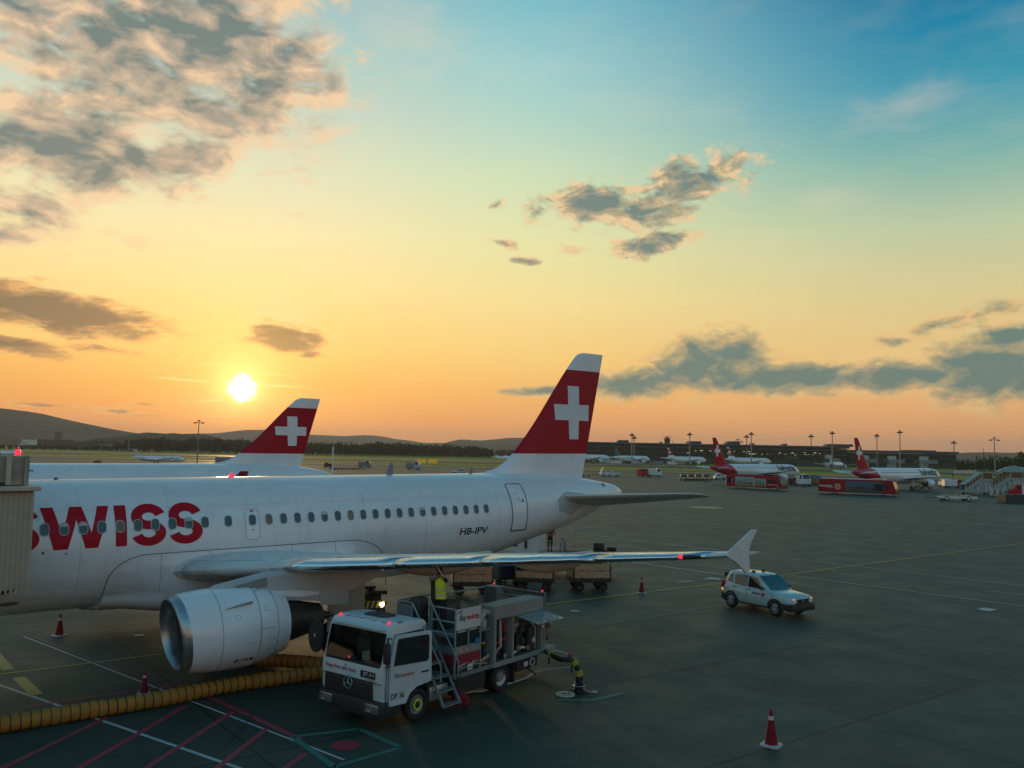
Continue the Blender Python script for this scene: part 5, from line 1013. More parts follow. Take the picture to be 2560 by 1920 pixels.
# steps between cab and platform
mb = MB()
for x in (-1.38, -.66): mb.tube([(x, 1.34, 1.30), (x, .95, 1.84), (x, .22, 2.86)], .026, 6); mb.tube([(x, 1.34, 1.30), (x, 1.34, .9)], .024, 6)
mb.tube([(-1.38, .22, 2.86), (-1.42, .2, 1.95)], .024, 6); mb.tube([(-.66, .22, 2.86), (-.66, .2, 1.95)], .024, 6); mb.build('handrail', TUBEG, ft)
mb = MB(); mb.prism([(1.42, .24), (1.5, .24), (.42, 1.92), (.34, 1.92)], -1.36, -1.32, 'yz'); mb.prism([(1.42, .24), (1.5, .24), (.42, 1.92), (.34, 1.92)], -.70, -.66, 'yz'); mb.build('stair_stringer', TUBEG, ft, smooth=0)
for i, (y, z) in enumerate([(1.40, .28), (1.19, .60), (.98, .93), (.77, 1.26), (.56, 1.59)]):
    mb = MB(); mb.box(-1.33, -.69, y-.10, y+.12, z-.02, z+.02, bev=.006); mb.build('stair_tread', FRAMEG, ft, smooth=0)
mb = MB(); mb.tube([(-1.44, 1.3, 1.0), (-1.44, 1.3, .06)], .05, 8); mb.lathe([(0, .11), (.03, .11), (.05, .04)], (-1.44, 1.3, .01), 'z', 12); mb.build('support_leg', DARK, ft)
# cabinet with open side
cbm = MB(); Y0, Y1 = .52, 1.155
cbm.box(-5.70, -3.20, Y0, Y1, 2.14, 2.53, bev=.012); cbm.box(-3.30, -3.20, Y0, Y1, .80, 2.138, bev=.008); cbm.box(-5.70, -5.64, Y0, Y1, .90, 2.138, bev=.006); cbm.box(-4.18, -4.10, Y0+.05, Y1-.004, .92, 2.138, bev=.006); cbm.box(-5.70, -3.31, Y0, Y0+.03, .90, 2.138); cbm.box(-6.42, -3.20, Y1-.02, Y1+.012, .77, .915, bev=.006)
cbt = cbm.build('equipment_cabinet', PANELG, ft, smooth=0)
mb = MB(); rg = np.random.default_rng(12)
for i in range(9):
    x = -3.45-.25*i; h = rg.uniform(.3, .95); r = rg.uniform(.05, .12)
    if abs(x+4.14) < .14: continue
    mb.lathe([(.92, r), (.92+h, r), (.94+h, r*.5), (.97+h, .01)], (x, .86+rg.uniform(-.1, .12), 0), 'z', 12)
mb.box(-5.5, -4.3, .6, .72, 1.0, 1.4, bev=.02); mb.box(-4.0, -3.4, .6, .9, .93, 1.1, bev=.02); mb.build('filter_vessel', INTER, cbt, smooth=40)
mb = MB(); mb.tube([(-3.95, .95, .95), (-3.95, .97, 1.9), (-3.7, .9, 2.05)], .045, 8); mb.tube([(-3.4, .95, 1.35), (-4.02, 1.0, 1.52)], .03, 8); mb.build('red_pipe', mat('red pipe', (.36, .02, .03), .4), cbt)
mb = MB(); mb.tube([(-3.45, .95, 1.02), (-3.5, 1.0, 1.2), (-3.7, 1.0, 1.3), (-3.72, .95, 2.05)], .05, 8); mb.tube([(-4.3, 1.0, .98), (-4.7, 1.02, 1.1), (-5.1, .98, 1.0)], .06, 8); mb.tube([(-5.45, 1.0, .95), (-5.45, 1.0, 1.6), (-5.2, .9, 1.9)], .045, 8); mb.tube([(-4.28, 1.0, 2.05), (-4.4, 1.02, 1.6)], .035, 8); mb.build('pipework', STEEL, cbt)
mb = MB(); mb.box(-5.2, -4.25, .74, .78, 1.6, 2.08); gp_ = mb.build('gauge_board', BRASS, cbt, smooth=0)
for i in range(5):
    mb = MB(); mb.lathe([(.78, .055), (.81, .055), (.812, .001)], (-4.45-.14*i, 0, 1.74+.03*(i % 2)), 'y', 14); mb.build('gauge', SIGNW, gp_)
for i in range(5):
    mb = MB(); x = [-4.5, -4.75, -5.0, -5.3, -3.85][i]; mb.lathe([(1.05, .09), (1.09, .09), (1.09, .05), (1.10, .04), (1.105, .001)], (x, 0, [1.12, 1.3, 1.05, 1.25, 1.0][i]), 'y', 12); mb.build('valve', [STEEL, INTER, BRASS, LGREY, STEEL][i], cbt)
mb = MB(); mb.prism([(1.15, 2.12), (1.15, 2.135), (1.98, 1.985), (1.98, 1.97)], -5.64, -4.26, 'yz'); fl = mb.build('cabinet_flap', mat('flap sheet', (.16, .30, .32), .22, coat=.5, var=.05), cbt, smooth=0)
mb = MB(); mb.tube([(-5.4, 1.9, 1.99), (-5.4, 1.93, 2.06), (-4.9, 1.93, 2.06), (-4.9, 1.9, 1.99)], .014, 5); mb.build('flap_handle', STEEL, fl)
mb = MB(); mb.tube([(-5.5, 1.14, 1.75), (-5.5, 1.7, 2.02)], .014, 5); mb.build('gas_strut', STEEL, fl)
mb = MB(); mb.tube([(-2.75, .9, 2.1), (-2.95, .95, 2.42), (-3.15, .95, 2.35)], .10, 10); mb.tube([(-2.9, .98, 1.9), (-2.9, 1.0, 2.2)], .075, 10); mb.build('white_pipe_elbow', LGREY, ft)
mb = MB(); mb.tube([(-2.9, .95, .92), (-2.9, .97, 1.95)], .07, 8); mb.tube([(-3.05, .75, .92), (-3.05, .75, 2.3)], .06, 8); hz_ = mb.build('riser_hose', BLACK, ft); mb = MB(); mb.lathe([(0, .078), (.05, .078)], (-2.9, .958, 1.5), 'z', 10); mb.build('hose_band', YELLOW, hz_)
mb = MB()
for y in (-1.1, 1.10): mb.tube([(-5.86, y, .9), (-5.86, y, 2.62)], .035, 6)
for z in (2.62, 2.40): mb.tube([(-5.86, 1.10, z), (-5.86, -1.1, z)], .03, 6)
mb.tube([(-5.86, -1.1, 2.62), (-3.3, -1.1, 2.62)], .03, 6); mb.tube([(-5.86, -1.1, 2.3), (-3.3, -1.1, 2.3)], .03, 6); mb.build('rear_guard_frame', TUBEG, ft)
mb = MB(); mb.box(-5.9, -5.55, -1.14, -.62, 1.6, 2.66, bev=.02); mb.box(-5.5, -3.4, -1.1, -.2, .9, 1.9, bev=.02); mb.build('rear_locker', FRAMEG, ft, smooth=0)
for y, z in ((.98, 1.98), (-1.0, 2.70)): mb = MB(); mb.lathe([(0, .03), (.04, .03), (.05, .002)], (-5.88, y, z-.02 if y < 0 else 2.65), 'z', 8); mb.build('guard_lamp', REDLAMP, ft)
mb = MB(); mb.tube([(-6.1, .8, 1.3), (-6.3, .9, 1.7), (-6.25, .95, 1.2), (-6.35, .85, 1.05)], .04, 8); mb.lathe([(0, .03), (.05, .13), (.09, .13), (.12, .02)], (-6.38, .9, 1.55), 'x', 14); mb.tube([(-6.0, .4, .95), (-6.1, .5, 1.8), (-6.2, .2, 1.9)], .05, 8); mb.build('rear_valve', BRASS, ft)
mb = MB(); mb.lathe([(1.12, .10), (1.14, .14), (1.16, .14), (1.17, .10)], (-5.15, 0, .60), 'y', 20); mb.build('coil_ring', LGREY, ft); mb = MB(); mb.box(-4.95, -4.75, 1.11, 1.13, .52, .66); mb.build('chassis_label', SIGNW, ft, smooth=0)
mb = MB(); mb.tube([(-5.0, 1.0, .45), (-5.1, 1.25, .30), (-5.25, 1.2, .22)], .03, 6); mb.build('tap', DARK, ft)
# the intake hose from the truck to the pit, and the deadman hose on the ground
def smoothpath(pts, n=8):
    pts = [Vector(p) for p in pts]; out = []
    for i in range(len(pts)-1):
        p0 = pts[max(i-1, 0)]; p1 = pts[i]; p2 = pts[i+1]; p3 = pts[min(i+2, len(pts)-1)]
        for k in range(n):
            t = k/n; out.append(.5*((2*p1)+(-p0+p2)*t+(2*p0-5*p1+4*p2-p3)*t*t+(-p0+3*p1-3*p2+p3)*t**3))
    return out+[pts[-1]]
hy = Vector((2.17, 26.2, 0))
TM = Matrix.Translation(TO) @ Matrix.Rotation(TH, 4, 'Z')
ht = thing('intake_hose', 'black intake hose with yellow collars from the truck tail down to the ground pit', 'hose', hy)
e0 = (TM @ Vector((-6.35, .55, .72)))-hy
pth_ = smoothpath([e0+Vector((-.6, -.4, .05)), e0, Vector((-.62, -.05, .98)), Vector((-.22, 0, .92)), Vector((-.05, 0, .66)), Vector((0, 0, .5))])
mb = MB(); mb.tube(pth_, .075, 10); mb.build('hose', BLACK, ht)
for i in (13, 26, 36):
    a, b = pth_[min(i, len(pth_)-2)], pth_[min(i, len(pth_)-2)+1]; d = (b-a).normalized(); mb = MB(); mb.tube([a-d*.08, a-d*.06, a+d*.08, a+d*.10], [.085, .12, .12, .085], 12); mb.build('collar', mat('dull yellow collar', (.30, .30, .04), .7, var=.2, vscale=9), ht)
    mb = MB(); mb.tube([a+Vector((-.07, 0, -.05)), a+Vector((-.08, 0, -.28))], .03, 6); mb.build('collar_leg', DARK, ht)
mb = MB(); mb.lathe([(0, .17), (.08, .17), (.1, .12), (.25, .15), (.3, .09), (.42, .12), (.5, .09), (.52, .03)], (0, 0, .02), 'z', 18); vb = mb.build('pit_valve', mat('black valve body', (.04, .04, .04), .35, metal=.5, var=.2), ht)
mb = MB(); mb.tube([(.16*math.cos(a), .16*math.sin(a), .2) for a in [2*math.pi*k/16 for k in range(17)]], .014, 5); mb.tube([(.12, -.05, .1), (.3, -.15, .05), (.55, -.1, .02)], .016, 5); mb.tube([(-.1, -.1, .3), (-.2, -.16, .1)], .016, 5); mb.build('valve_guard', STEEL, vb)
mb = MB(); mb.lathe([(.36, .06), (.46, .075), (.56, .06)], (-.02, 0, .02), 'z', 12); mb.build('red_clamp', mat('red anodised clamp', (.5, .03, .03), .25, metal=.5, var=.1), vb)
mb = MB(); mb.lathe([(0, .06), (.12, .05), (.14, .01)], (-.28, .02, 1.0), 'z', 8); mb.build('red_knob', REDLENS, ht)
mb = MB(); mb.add([(hy.x+.34*math.cos(t), hy.y+.30*math.sin(t), .0125) for t in [k*math.pi/16 for k in range(32)]], [tuple(range(32))]); tag(mb.build('pit_hole', BLACK, smooth=0), kind='structure')
mb = MB(); c = Vector((1.735, 25.84, 0)); mb.lathe([(0, .27), (.02, .285), (.045, .28), (.05, .001)], (c.x, c.y, .006), 'z', 28); lid = mb.build('hydrant_cover', mat('cream cast lid', (.42, .42, .33), .6, var=.15, vscale=8)); tag(lid, 'round cream pit lid lying beside the open hydrant pit', 'pit lid')
mb = MB(); mb.box(c.x-.1, c.x+.02, c.y-.03, c.y+.02, .055, .07); mb.box(c.x+.06, c.x+.15, c.y-.02, c.y+.03, .055, .07); mb.build('lid_grip', DARK, lid, smooth=0)
mb = MB(); c = G(1487, 1730); mb.lathe([(0, .07), (.02, .075), (.03, .02)], (c.x, c.y, .006), 'z', 16); tag(mb.build('small_disc', LGREY), 'small grey cap lying right of the open hydrant pit', 'cap')
hp = [TM @ Vector(q) for q in [(-5.9, .7, .72), (-6.35, 1.1, .74), (-6.6, 1.55, .62), (-6.25, 1.95, .40)]] + [G(1060+x*.18083, 1440+y*.18083, z) for x, y, z in [(1600, 1310, .12), (1400, 1410, .03), (1200, 1480, .022), (1000, 1540, .022), (800, 1592, .022), (690, 1597, .022), (600, 1612, .022), (480, 1642, .022)]]
mb = MB(); mb.tube(smoothpath(hp, 6), .028, 8); tag(mb.build('ground_hose', mat('pale rubber hose', (.42, .45, .44), .5, var=.1)), 'thin pale hose looping from the truck tail along the ground', 'hose')
c = G(1152, 1762); t_ = MB()
rg = np.random.default_rng(5); bmv = bmesh.new(); bmesh.ops.create_icosphere(bmv, subdivisions=3, radius=1)
for q in bmv.verts:
    k_ = 1+.28*math.sin(q.co.x*5+1)*math.cos(q.co.y*4)+.1*math.sin(q.co.z*9); q.co = Vector((q.co.x*.24*k_, q.co.y*.13*k_, max(q.co.z*.22*k_+.13, .006)))
bmv.verts.index_update(); t_.add([q.co+Vector((c.x, c.y, 0)) for q in bmv.verts], [[q.index for q in f.verts] for f in bmv.faces]); bmv.free(); tag(t_.build('red_bag', mat('red cloth', (.22, .012, .02), .85, var=.2, vscale=12)), 'crumpled red bag on the ground by the truck steps', 'bag')

# ------------------------------------------------------------------ people
def person(label, loc, rz, J, vest=None, top=NAVY, trousers=NAVY, hair=None, hairc=DARK, k=1., sleeves=True):
    root = thing('person', label, 'person', loc, rz, None, k)
    V, E, Rd = [], [], []
    def vtx(p, r): V.append(Vector(p)); Rd.append(r); return len(V)-1
    def chain(a, lst):
        for p, r in lst:
            b = vtx(p, r); E.append((a, b)); a = b
        return a
    pel = vtx((0, 0, J['hip']), .145)
    che = chain(pel, [((.02, 0, J['hip']+.18), .13), (J['chest'], .16)]); chv = Vector(J['chest'])
    nk = chain(che, [(chv+Vector((.01, 0, .19)), .062), (Vector(J['head'])+Vector((0, 0, -.06)), .085), (Vector(J['head'])+Vector((0, 0, .07)), .088)])
    chain(nk-1, [(Vector(J['head'])+Vector((.105, 0, -.04)), .018)])
    for s in ('l', 'r'):
        sy = 1 if s == 'l' else -1; sh_ = Vector((chv.x, sy*.19, chv.z+.10)); el_, wr_ = Vector(J['elbow_'+s]), Vector(J['wrist_'+s])
        w_ = chain(che, [(sh_, .062), (el_, .043), (wr_, .028)]); d = (wr_-el_).normalized(); side = d.cross(Vector((0, 0, 1)) if abs(d.z) < .9 else Vector((1, 0, 0))).normalized()
        hand = chain(w_, [(wr_+d*.06, .026)])
        for i, L_ in enumerate((.062, .075, .08, .07)):
            o_ = side*(-.03+.02*i); chain(hand, [(wr_+d*.085+o_, .010), (wr_+d*(.085+L_*.6)+o_+side.cross(d)*.012, .009), (wr_+d*(.085+L_*.8)+o_+side.cross(d)*.03, .008)])
        chain(w_, [(wr_+d*.03+side*.035, .011), (wr_+d*.065+side*.055, .009)])
        kn, an = Vector(J['knee_'+s]), Vector(J['ankle_'+s]); a = chain(pel, [((0, sy*.09, J['hip']-.06), .095), (kn, .062), (an, .042)]); chain(a, [(an+Vector((.02, 0, -.05)), .042), (an+Vector((.16, 0, -.06)), .035)])
    def skin(V, E, Rd, nm, M, par, mfn=None, sub=2):
        me = bpy.data.meshes.new(nm); me.from_pydata([tuple(q) for q in V], E, []); o = bpy.data.objects.new(nm, me); COL.objects.link(o)
        md = o.modifiers.new('skin', 'SKIN'); sv = me.skin_vertices[0].data
        for i, r in enumerate(Rd): sv[i].radius = (r, r)
        sv[0].use_root = True; md.use_smooth_shade = True; sm = o.modifiers.new('sub', 'SUBSURF'); sm.levels = sub; sm.render_levels = sub
        dg = bpy.context.evaluated_depsgraph_get(); m2 = bpy.data.meshes.new_from_object(o.evaluated_get(dg)); bpy.data.objects.remove(o); bpy.data.meshes.remove(me)
        m2.materials.clear()
        for x in (M if isinstance(M, list) else [M]): m2.materials.append(x)
        if mfn:
            for p in m2.polygons: p.material_index = mfn(p.center)
        o2 = bpy.data.objects.new(nm, m2); COL.objects.link(o2); o2.parent = par; return o2
    zsh = chv.z+.17
    def bodym(c):
        if c.z > zsh and abs(c.y) < .13 and (c-Vector(J['head'])).length < .22: return 0
        for s in ('l', 'r'):
            el_, wr_ = Vector(J['elbow_'+s]), Vector(J['wrist_'+s]); d = wr_-el_; t = (c-el_).dot(d)/d.length_squared
            if t > -.35 and (c-(el_+d*max(min(t, 1.8), 0))).length < .11 and (t > (.75 if sleeves else -.1)): return 0
        return 1 if c.z > J['hip']-.05 else 2 if c.z > J['ankle_l'][2]+.06 else 3
    skin(V, E, Rd, 'body', [SKIN, top, trousers, DARK], root, bodym)
    hd = Vector(J['head']); mb = MB()
    mb.lathe([(-.07, .104), (.0, .112), (.07, .105), (.12, .075), (.145, .01)], (hd.x-.012, hd.y, hd.z+.02), 'z', 16); hc = mb.build(hair or 'hair', hairc, root)
    if hair == 'cap': mb = MB(); mb.lathe([(.0, .035), (.02, .045), (.05, .045), (.06, .03)], (0, 0, 0), 'y', 10); mb.v = [(x+hd.x, y+hd.y+.09, z+hd.z) for x, y, z in mb.v]; mb.build('ear_defender', BLUE, hc)
    if vest:
        mb = MB(); rings = []
        for z, a, b in [(J['hip']-.06, .165, .20), (J['hip']+.06, .165, .195), (J['hip']+.2, .16, .19), (chv.z, .175, .215), (chv.z+.10, .16, .20), (chv.z+.17, .10, .13)]:
            cx = float(np.interp(z, [J['hip'], chv.z], [0, chv.x])); rings.append([(cx+a*math.cos(q), b*math.sin(q), z) for q in [2*math.pi*i/20 for i in range(20)]])
        mb.loft(rings, cap=False); vs_ = mb.build('vest', vest, root, smooth=60)
        for z in (J['hip']+.05, J['hip']+.19):
            mb = MB(); cx = float(np.interp(z, [J['hip'], chv.z], [0, chv.x])); mb.loft([[(cx+.169*math.cos(q), .2*math.sin(q), z+dz) for q in [2*math.pi*i/20 for i in range(20)]] for dz in (-.022, .022)], cap=False); mb.build('reflective_band', REFL, vs_)
    return root
pz = 1.975
p_ = TM @ Vector((-1.80, .22, pz))
person('person in yellow hi-vis vest reaching up to couple a hose under the wing', p_, TH+R(14), dict(hip=.93, chest=(.04, 0, 1.30), head=(.07, 0, 1.60), elbow_l=(.20, .22, 1.52), wrist_l=(.27, .10, 1.72), elbow_r=(.26, -.20, 1.36), wrist_r=(.25, -.05, 1.55), knee_l=(.03, .10, .50), ankle_l=(-.02, .11, .09), knee_r=(.0, -.10, .50), ankle_r=(-.06, -.11, .09)), vest=HIVIS, hair='cap', sleeves=False)

# ------------------------------------------------------------------ small white car
CO = Vector((11.98, 39.0, 0)); ch = R(-56.77)
CPAINT = mat('car white paint', (.38, .50, .51), .22, coat=.6, var=.04)
def car(label, loc, rz, hi=True, group=None):
    c = thing('car', label, 'car', loc, rz)          # origin under the middle of the front axle
    W_, ring = .845, []
    st = [(.86, .50, .70, .80, .55), (.80, .40, .82, .86, .74), (.62, .34, .92, .955, .80), (.2, .32, .97, 1.01, .82), (-.2, .32, .99, 1.05, .83), (-.45, .32, 1.0, 1.08, .84), (-1.2, .32, 1.01, 1.05, .845), (-2.2, .32, 1.03, 1.06, .845), (-2.9, .34, 1.04, 1.07, .83), (-3.12, .42, 1.0, 1.04, .78), (-3.18, .55, .92, .98, .70)]
    rr = []
    for x, zb, zs, zt, w_ in st: rr.append([(x, s*a*w_, z) for s, a, z in [(1, .0, zb), (1, .88, zb), (1, .985, zb+.16), (1, 1., (zb+zs)/2+.06), (1, .985, zs-.06), (1, .93, zs), (1, .7, zt), (1, .3, zt+.015), (-1, .0, zt+.02), (-1, .3, zt+.015), (-1, .7, zt), (-1, .93, zs), (-1, .985, zs-.06), (-1, 1., (zb+zs)/2+.06), (-1, .985, zb+.16), (-1, .88, zb)]])
    mb = MB(); mb.loft(rr); b = mb.build('body', CPAINT, c, smooth=50)
    cab_ = [(-.32, 1.03, .72, 1.03), (-.55, 1.03, .74, 1.28), (-1.05, 1.03, .775, 1.64), (-1.25, 1.03, .78, 1.685), (-1.9, 1.03, .78, 1.715), (-2.6, 1.03, .775, 1.70), (-2.82, 1.03, .77, 1.66), (-2.98, 1.03, .76, 1.40), (-3.1, 1.0, .74, 1.03)]
    rr = []
    for x, zb, w_, zt in cab_:
        f = (zt-1.0)/.7; wt = w_*lerp(1., .80, f); rr.append([(x, s*a, z) for s, a, z in [(1, w_*1.02, zb-.05), (1, lerp(w_, wt, .9), lerp(zb, zt, .88)), (1, wt*.93, zt-.01), (1, wt*.5, zt+.012), (-1, 0, zt+.016), (-1, wt*.5, zt+.012), (-1, wt*.93, zt-.01), (-1, lerp(w_, wt, .9), lerp(zb, zt, .88)), (-1, w_*1.02, zb-.05)]])
    mb = MB(); mb.loft(rr); mb.build('roof', CPAINT, c, smooth=50)
    def sidew(pts, s, nm='side_window'):
        mb = MB(); out = []
        for x, z in pts:
            w_ = float(np.interp(-x, [.32, .55, 1.05, 1.25, 1.9, 2.6, 2.98], [.72, .74, .775, .78, .78, .775, .76])); zt = float(np.interp(-x, [.32, .55, 1.05, 1.25, 1.9, 2.6, 2.82, 2.98, 3.1], [1.03, 1.28, 1.64, 1.685, 1.715, 1.70, 1.66, 1.4, 1.03])); wt = w_*lerp(1, .80, (zt-1)/.7); zz = lerp(1.03, zt, .88); f = (z-1.0)/(zz-1.0+1e-6); out.append((x, s*(lerp(w_*1.02, lerp(w_, wt, .9), min(max(f, 0), 1))+.014), z))
        mb.add(out, [tuple(range(len(out)))]); return mb.build(nm, GLASS, c, smooth=0)
    for s in (-1, 1):
        for pts in ([(-.72, 1.08), (-1.12, 1.54), (-1.58, 1.58), (-1.58, 1.10)], [(-1.66, 1.10), (-1.66, 1.585), (-2.32, 1.58), (-2.42, 1.5), (-2.42, 1.13)], [(-2.54, 1.16), (-2.54, 1.54), (-2.72, 1.53), (-2.86, 1.2)]): sidew(pts, s)
        for x, col in ((.0, 0), (-2.58, 1)):
            mb = MB(); a = np.linspace(-.15, math.pi+.15, 18); mb.loft([[(x+r*math.cos(q), s*y, .345+r*math.sin(q)) for r, y in ((.355, .80), (.43, .80), (.44, .852), (.355, .858))] for q in a], cap=True, closed=True); mb.build('wheel_arch', DARK, c, smooth=40)
            mb = MB(); wheel_mesh(mb, .345, .21, c=(x, s*.755, .345), n=28, rim=.62); wh = mb.build('wheel', [BLACK, DARK], c, smooth=50)
            mb = MB()
            for i in range(9):
                q = 2*math.pi*i/9; q2 = q+.14; mb.add([(x+r*math.cos(t), s*(.862-.012*(r < .1)), .345+r*math.sin(t)) for r, t in ((.04, q-.2), (.205, q-.11), (.205, q+.11), (.04, q+.2))], [(0, 1, 2, 3)])
            mb.lathe([(s*.855, .05), (s*.868, .04), (s*.87, .002)], (x, 0, .345), 'y', 12); mb.build('wheel_cover', LGREY, wh, smooth=0)
        for x in (-.86, -1.72): mb = MB(); mb.box(x-.62-.07+.0, x-.62+.07, s*.84-.012, s*.84+.018, .99, 1.02, bev=.006); mb.build('door_handle', DARK, c, smooth=0)
        mb = MB(); mb.box(-.78, -.60, s*.86-.02, s*.86+.14*s if s > 0 else s*.86+.02, 1.08, 1.20, bev=.0) if s > 0 else mb.box(-.78, -.60, -.98, -.82, 1.08, 1.20, bev=.03); mb.build('side_mirror', DARK, c, smooth=30)
        mb = MB(); mb.tube([(-.15, s*.845, .42), (-.15, s*.835, .98), (-.3, s*.80, 1.03)], .006, 4); mb.tube([(-1.62, s*.852, .42), (-1.62, s*.84, 1.06)], .006, 4); mb.tube([(-2.25, s*.852, .60), (-2.5, s*.845, .9), (-2.5, s*.83, 1.1)], .006, 4); mb.build('door_gap', SEAM, c, smooth=0)
        mb = MB(); mb.box(-2.15, -.42, s*.845-.02, s*.845+.02, .30, .37, bev=.01); mb.build('side_sill', DARK, c, smooth=0)
        mb = MB(); mb.loft([[(x, s*y, z) for y, z in ((.42, .80), (.70, .76), (.775, .80), (.72, .92), (.50, .90))] for x in (.70, .86)]); mb.v = [(x-(.22 if abs(y) > .7 else .0)-(.03 if z > .85 else 0), y, z) for x, y, z in mb.v]; h_ = mb.build('headlight', CLEARLENS, c, smooth=30); mb = MB(); mb.lathe([(.0, .05), (.03, .045), (.035, .002)], (.825, s*.60, .84), 'x', 12); mb.build('headlamp_bulb', AMBER if hi else CLEARLENS, h_)
        mb = MB(); mb.box(-3.20, -3.02, s*.745-.06, s*.745+.045, .86, 1.22, bev=.02); mb.build('tail_light', REDLENS, c, smooth=30); mb = MB(); mb.box(-3.21, -3.10, s*.74-.05, s*.74+.05, .72, .84, bev=.02); mb.build('rear_indicator', AMBER, c, smooth=30)
    mb = MB(); mb.loft([[(x, y*w_, z) for y in np.linspace(-1, 1, 9)] for x, w_, z in ((-.355, .66, 1.075), (-.56, .67, 1.30), (-.80, .66, 1.475), (-1.03, .62, 1.62))], cap=False, closed=False); mb.v = [(x+.05-.06*(y/.7)**2, y, z+.02) for x, y, z in mb.v]; mb.build('windscreen', mat('car windscreen', (.03, .10, .11), .06, spec=.8, var=0), c, smooth=60)
    mb = MB(); mb.box(-3.14, -3.0, -.6, .6, 1.12, 1.55, rot=Matrix.Rotation(-.22, 3, 'Y')); mb.build('rear_window', GLASS, c, smooth=0)
    mb = MB(); mb.box(.62, .90, -.80, .80, .30, .64, bev=.05); mb.box(.76, .91, -.44, .44, .60, .70, bev=.02); mb.box(.30, .80, -.84, -.70, .34, .62, bev=.03); mb.box(.30, .80, .70, .84, .34, .62, bev=.03); mb.build('front_bumper', DARK, c, smooth=40)
    mb = MB(); mb.box(.80, .885, -.40, .40, .70, .83, bev=.02); gr = mb.build('grille', BLACK, c, smooth=0); mb = MB(); mb.lathe([(.885, .05), (.893, .045), (.895, .002)], (0, 0, .765), 'x', 14); mb.build('front_badge', STEEL, gr)
    mb = MB(); mb.box(-3.22, -3.0, -.80, .80, .32, .66, bev=.05); mb.build('rear_bumper', DARK, c, smooth=40)
    return c
cr_ = car('small white car with dark bumpers, driving right below the wing tip', CO-Vector((math.cos(ch), math.sin(ch), 0)).cross(Vector((0, 0, 1)))*-.0+Vector((-math.sin(ch), math.cos(ch), 0))*.76, ch)
mb = MB(); put_text(mb, 'swissport', .52, lambda x, y: (-1.30+x, -.858, .80+y), bold=.03); mb.build('door_lettering', BLK, cr_, smooth=0)
mb = MB(); mb.add([(-.75, -.858, .78), (-.62, -.858, .78), (-.56, -.858, .93), (-.69, -.858, .93)], [(0, 1, 2, 3)]); mb.build('door_emblem', REDP, cr_, smooth=0)
mb = MB(); put_text(mb, 'OR 136', .26, lambda x, y: (-2.95+x, -.842, .88+y), bold=.02); mb.build('rear_lettering', BLK, cr_, smooth=0)
for x, y, w_ in [(-1.55, .25, .05), (-1.5, -.48, .06)]: mb = MB(); mb.box(x-.07, x+.07, y-w_, y+w_, 1.72, 1.82, bev=.015); mb.build('roof_beacon', DARK, cr_, smooth=0)
mb = MB(); mb.tube([(-1.4, .1, 1.73), (-1.42, .1, 1.86)], .006, 4); mb.build('roof_aerial', DARK, cr_)
q_ = G(1148, 1186); car('white car standing on the far apron, just its roof above the near fuselage', (q_.x-1.3, q_.y, 0), R(180), hi=False)

# ------------------------------------------------------------------ traffic cones
CONE = mat('faded red cone plastic', (.20, .005, .014), .6, spec=.25, var=.25, vscale=4); CONEW = mat('scuffed white sleeve', (.50, .46, .46), .5, var=.25, vscale=8)
def cone(label, loc, h, worn=True):
    c = thing('traffic_cone', label, 'traffic cone', loc, rng.uniform(0, 1.5), 'traffic cones on the apron')
    k = h/.75; mb = MB(); mb.lathe([(.03, .145*k), (.10*k, .13*k), (.4*k, .08*k), (.66*k, .038*k), (.74*k, .03*k), (.75*k, .022*k), (.75*k, .004)], (0, 0, 0), 'z', 24); mb.build('cone_body', CONE, c)
    mb = MB(); o_ = rrect(.42*k, .42*k, .09*k); mb.loft([[(a, b, .0) for a, b in o_], [(a, b, .025*k) for a, b in o_], [(a*.8, b*.8, .04*k) for a, b in o_]]); mb.build('cone_base', CONEW if worn else CONE, c, smooth=30)
    for z0, z1 in ((.50, .60),) if not worn else ((.54, .62), (.30, .335)):
        r = lambda z: float(np.interp(z, [.1, .4, .66], [.13, .08, .038]))*k+.003; mb = MB(); a1 = 2*math.pi if z0 > .4 else 2.2; mb.loft([[(r(z)*math.cos(q), r(z)*math.sin(q), z*k) for q in np.linspace(0, a1, 21)] for z in (z0, z1)], cap=False, closed=False); mb.build('cone_band', CONEW, c)
cone('worn red cone standing alone on the open apron at bottom right', G(1666*D_, 1610*D_), .86)
cone('red cone standing by the yellow line beyond the wing', G(1386*D_, 1281*D_), .80)
cone('dark red cone under the fuselage beside the boarding bridge', G(128*D_, 1373*D_), .78)
cone('red cone with a pale base behind the yellow duct', G(311*D_, 1498*D_), .62)
cone('small orange cone far off beside the row of empty dollies', G(1640+295*.4159, 1040+407*.4159), 1.1)

# ------------------------------------------------------------------ yellow air duct
DUCT = mat('yellow duct fabric', (.36, .155, .016), .7, var=.22, vscale=2.2, bump=.4); DUCTR = mat('duct hoop', (.02, .018, .015), .7, var=0)
dp = [G(*c4(x, y), .21) for x, y in [(-620, 1300), (-250, 1250), (0, 1212), (500, 1132), (1000, 1052), (1500, 955), (1900, 898), (2060, 876), (2130, 858)]]
dp += [Vector((-5.55, 27.85, .21)), Vector((-6.2, 28.05, .26)), Vector((-7.2, 28.25, .26)), Vector((-9.0, 28.8, .21)), Vector((-10.2, 29.3, .35)), Vector((-10.9, 29.75, .9)), Vector((-11.15, 29.95, 1.9))]
path = smoothpath(dp, 10)
def resample(pts, step):
    out = [pts[0].copy()]; acc = 0.
    for a, b in zip(pts, pts[1:]):
        L_ = (b-a).length; t = step-acc
        while t <= L_: out.append(a+(b-a)*(t/L_)); t += step
        acc = L_-(t-step)
    return out
pp = resample(path, .056); yd = thing('air_duct', 'fat yellow ribbed air duct snaking across the ground to the fuselage', 'air duct', (0, 0, 0))
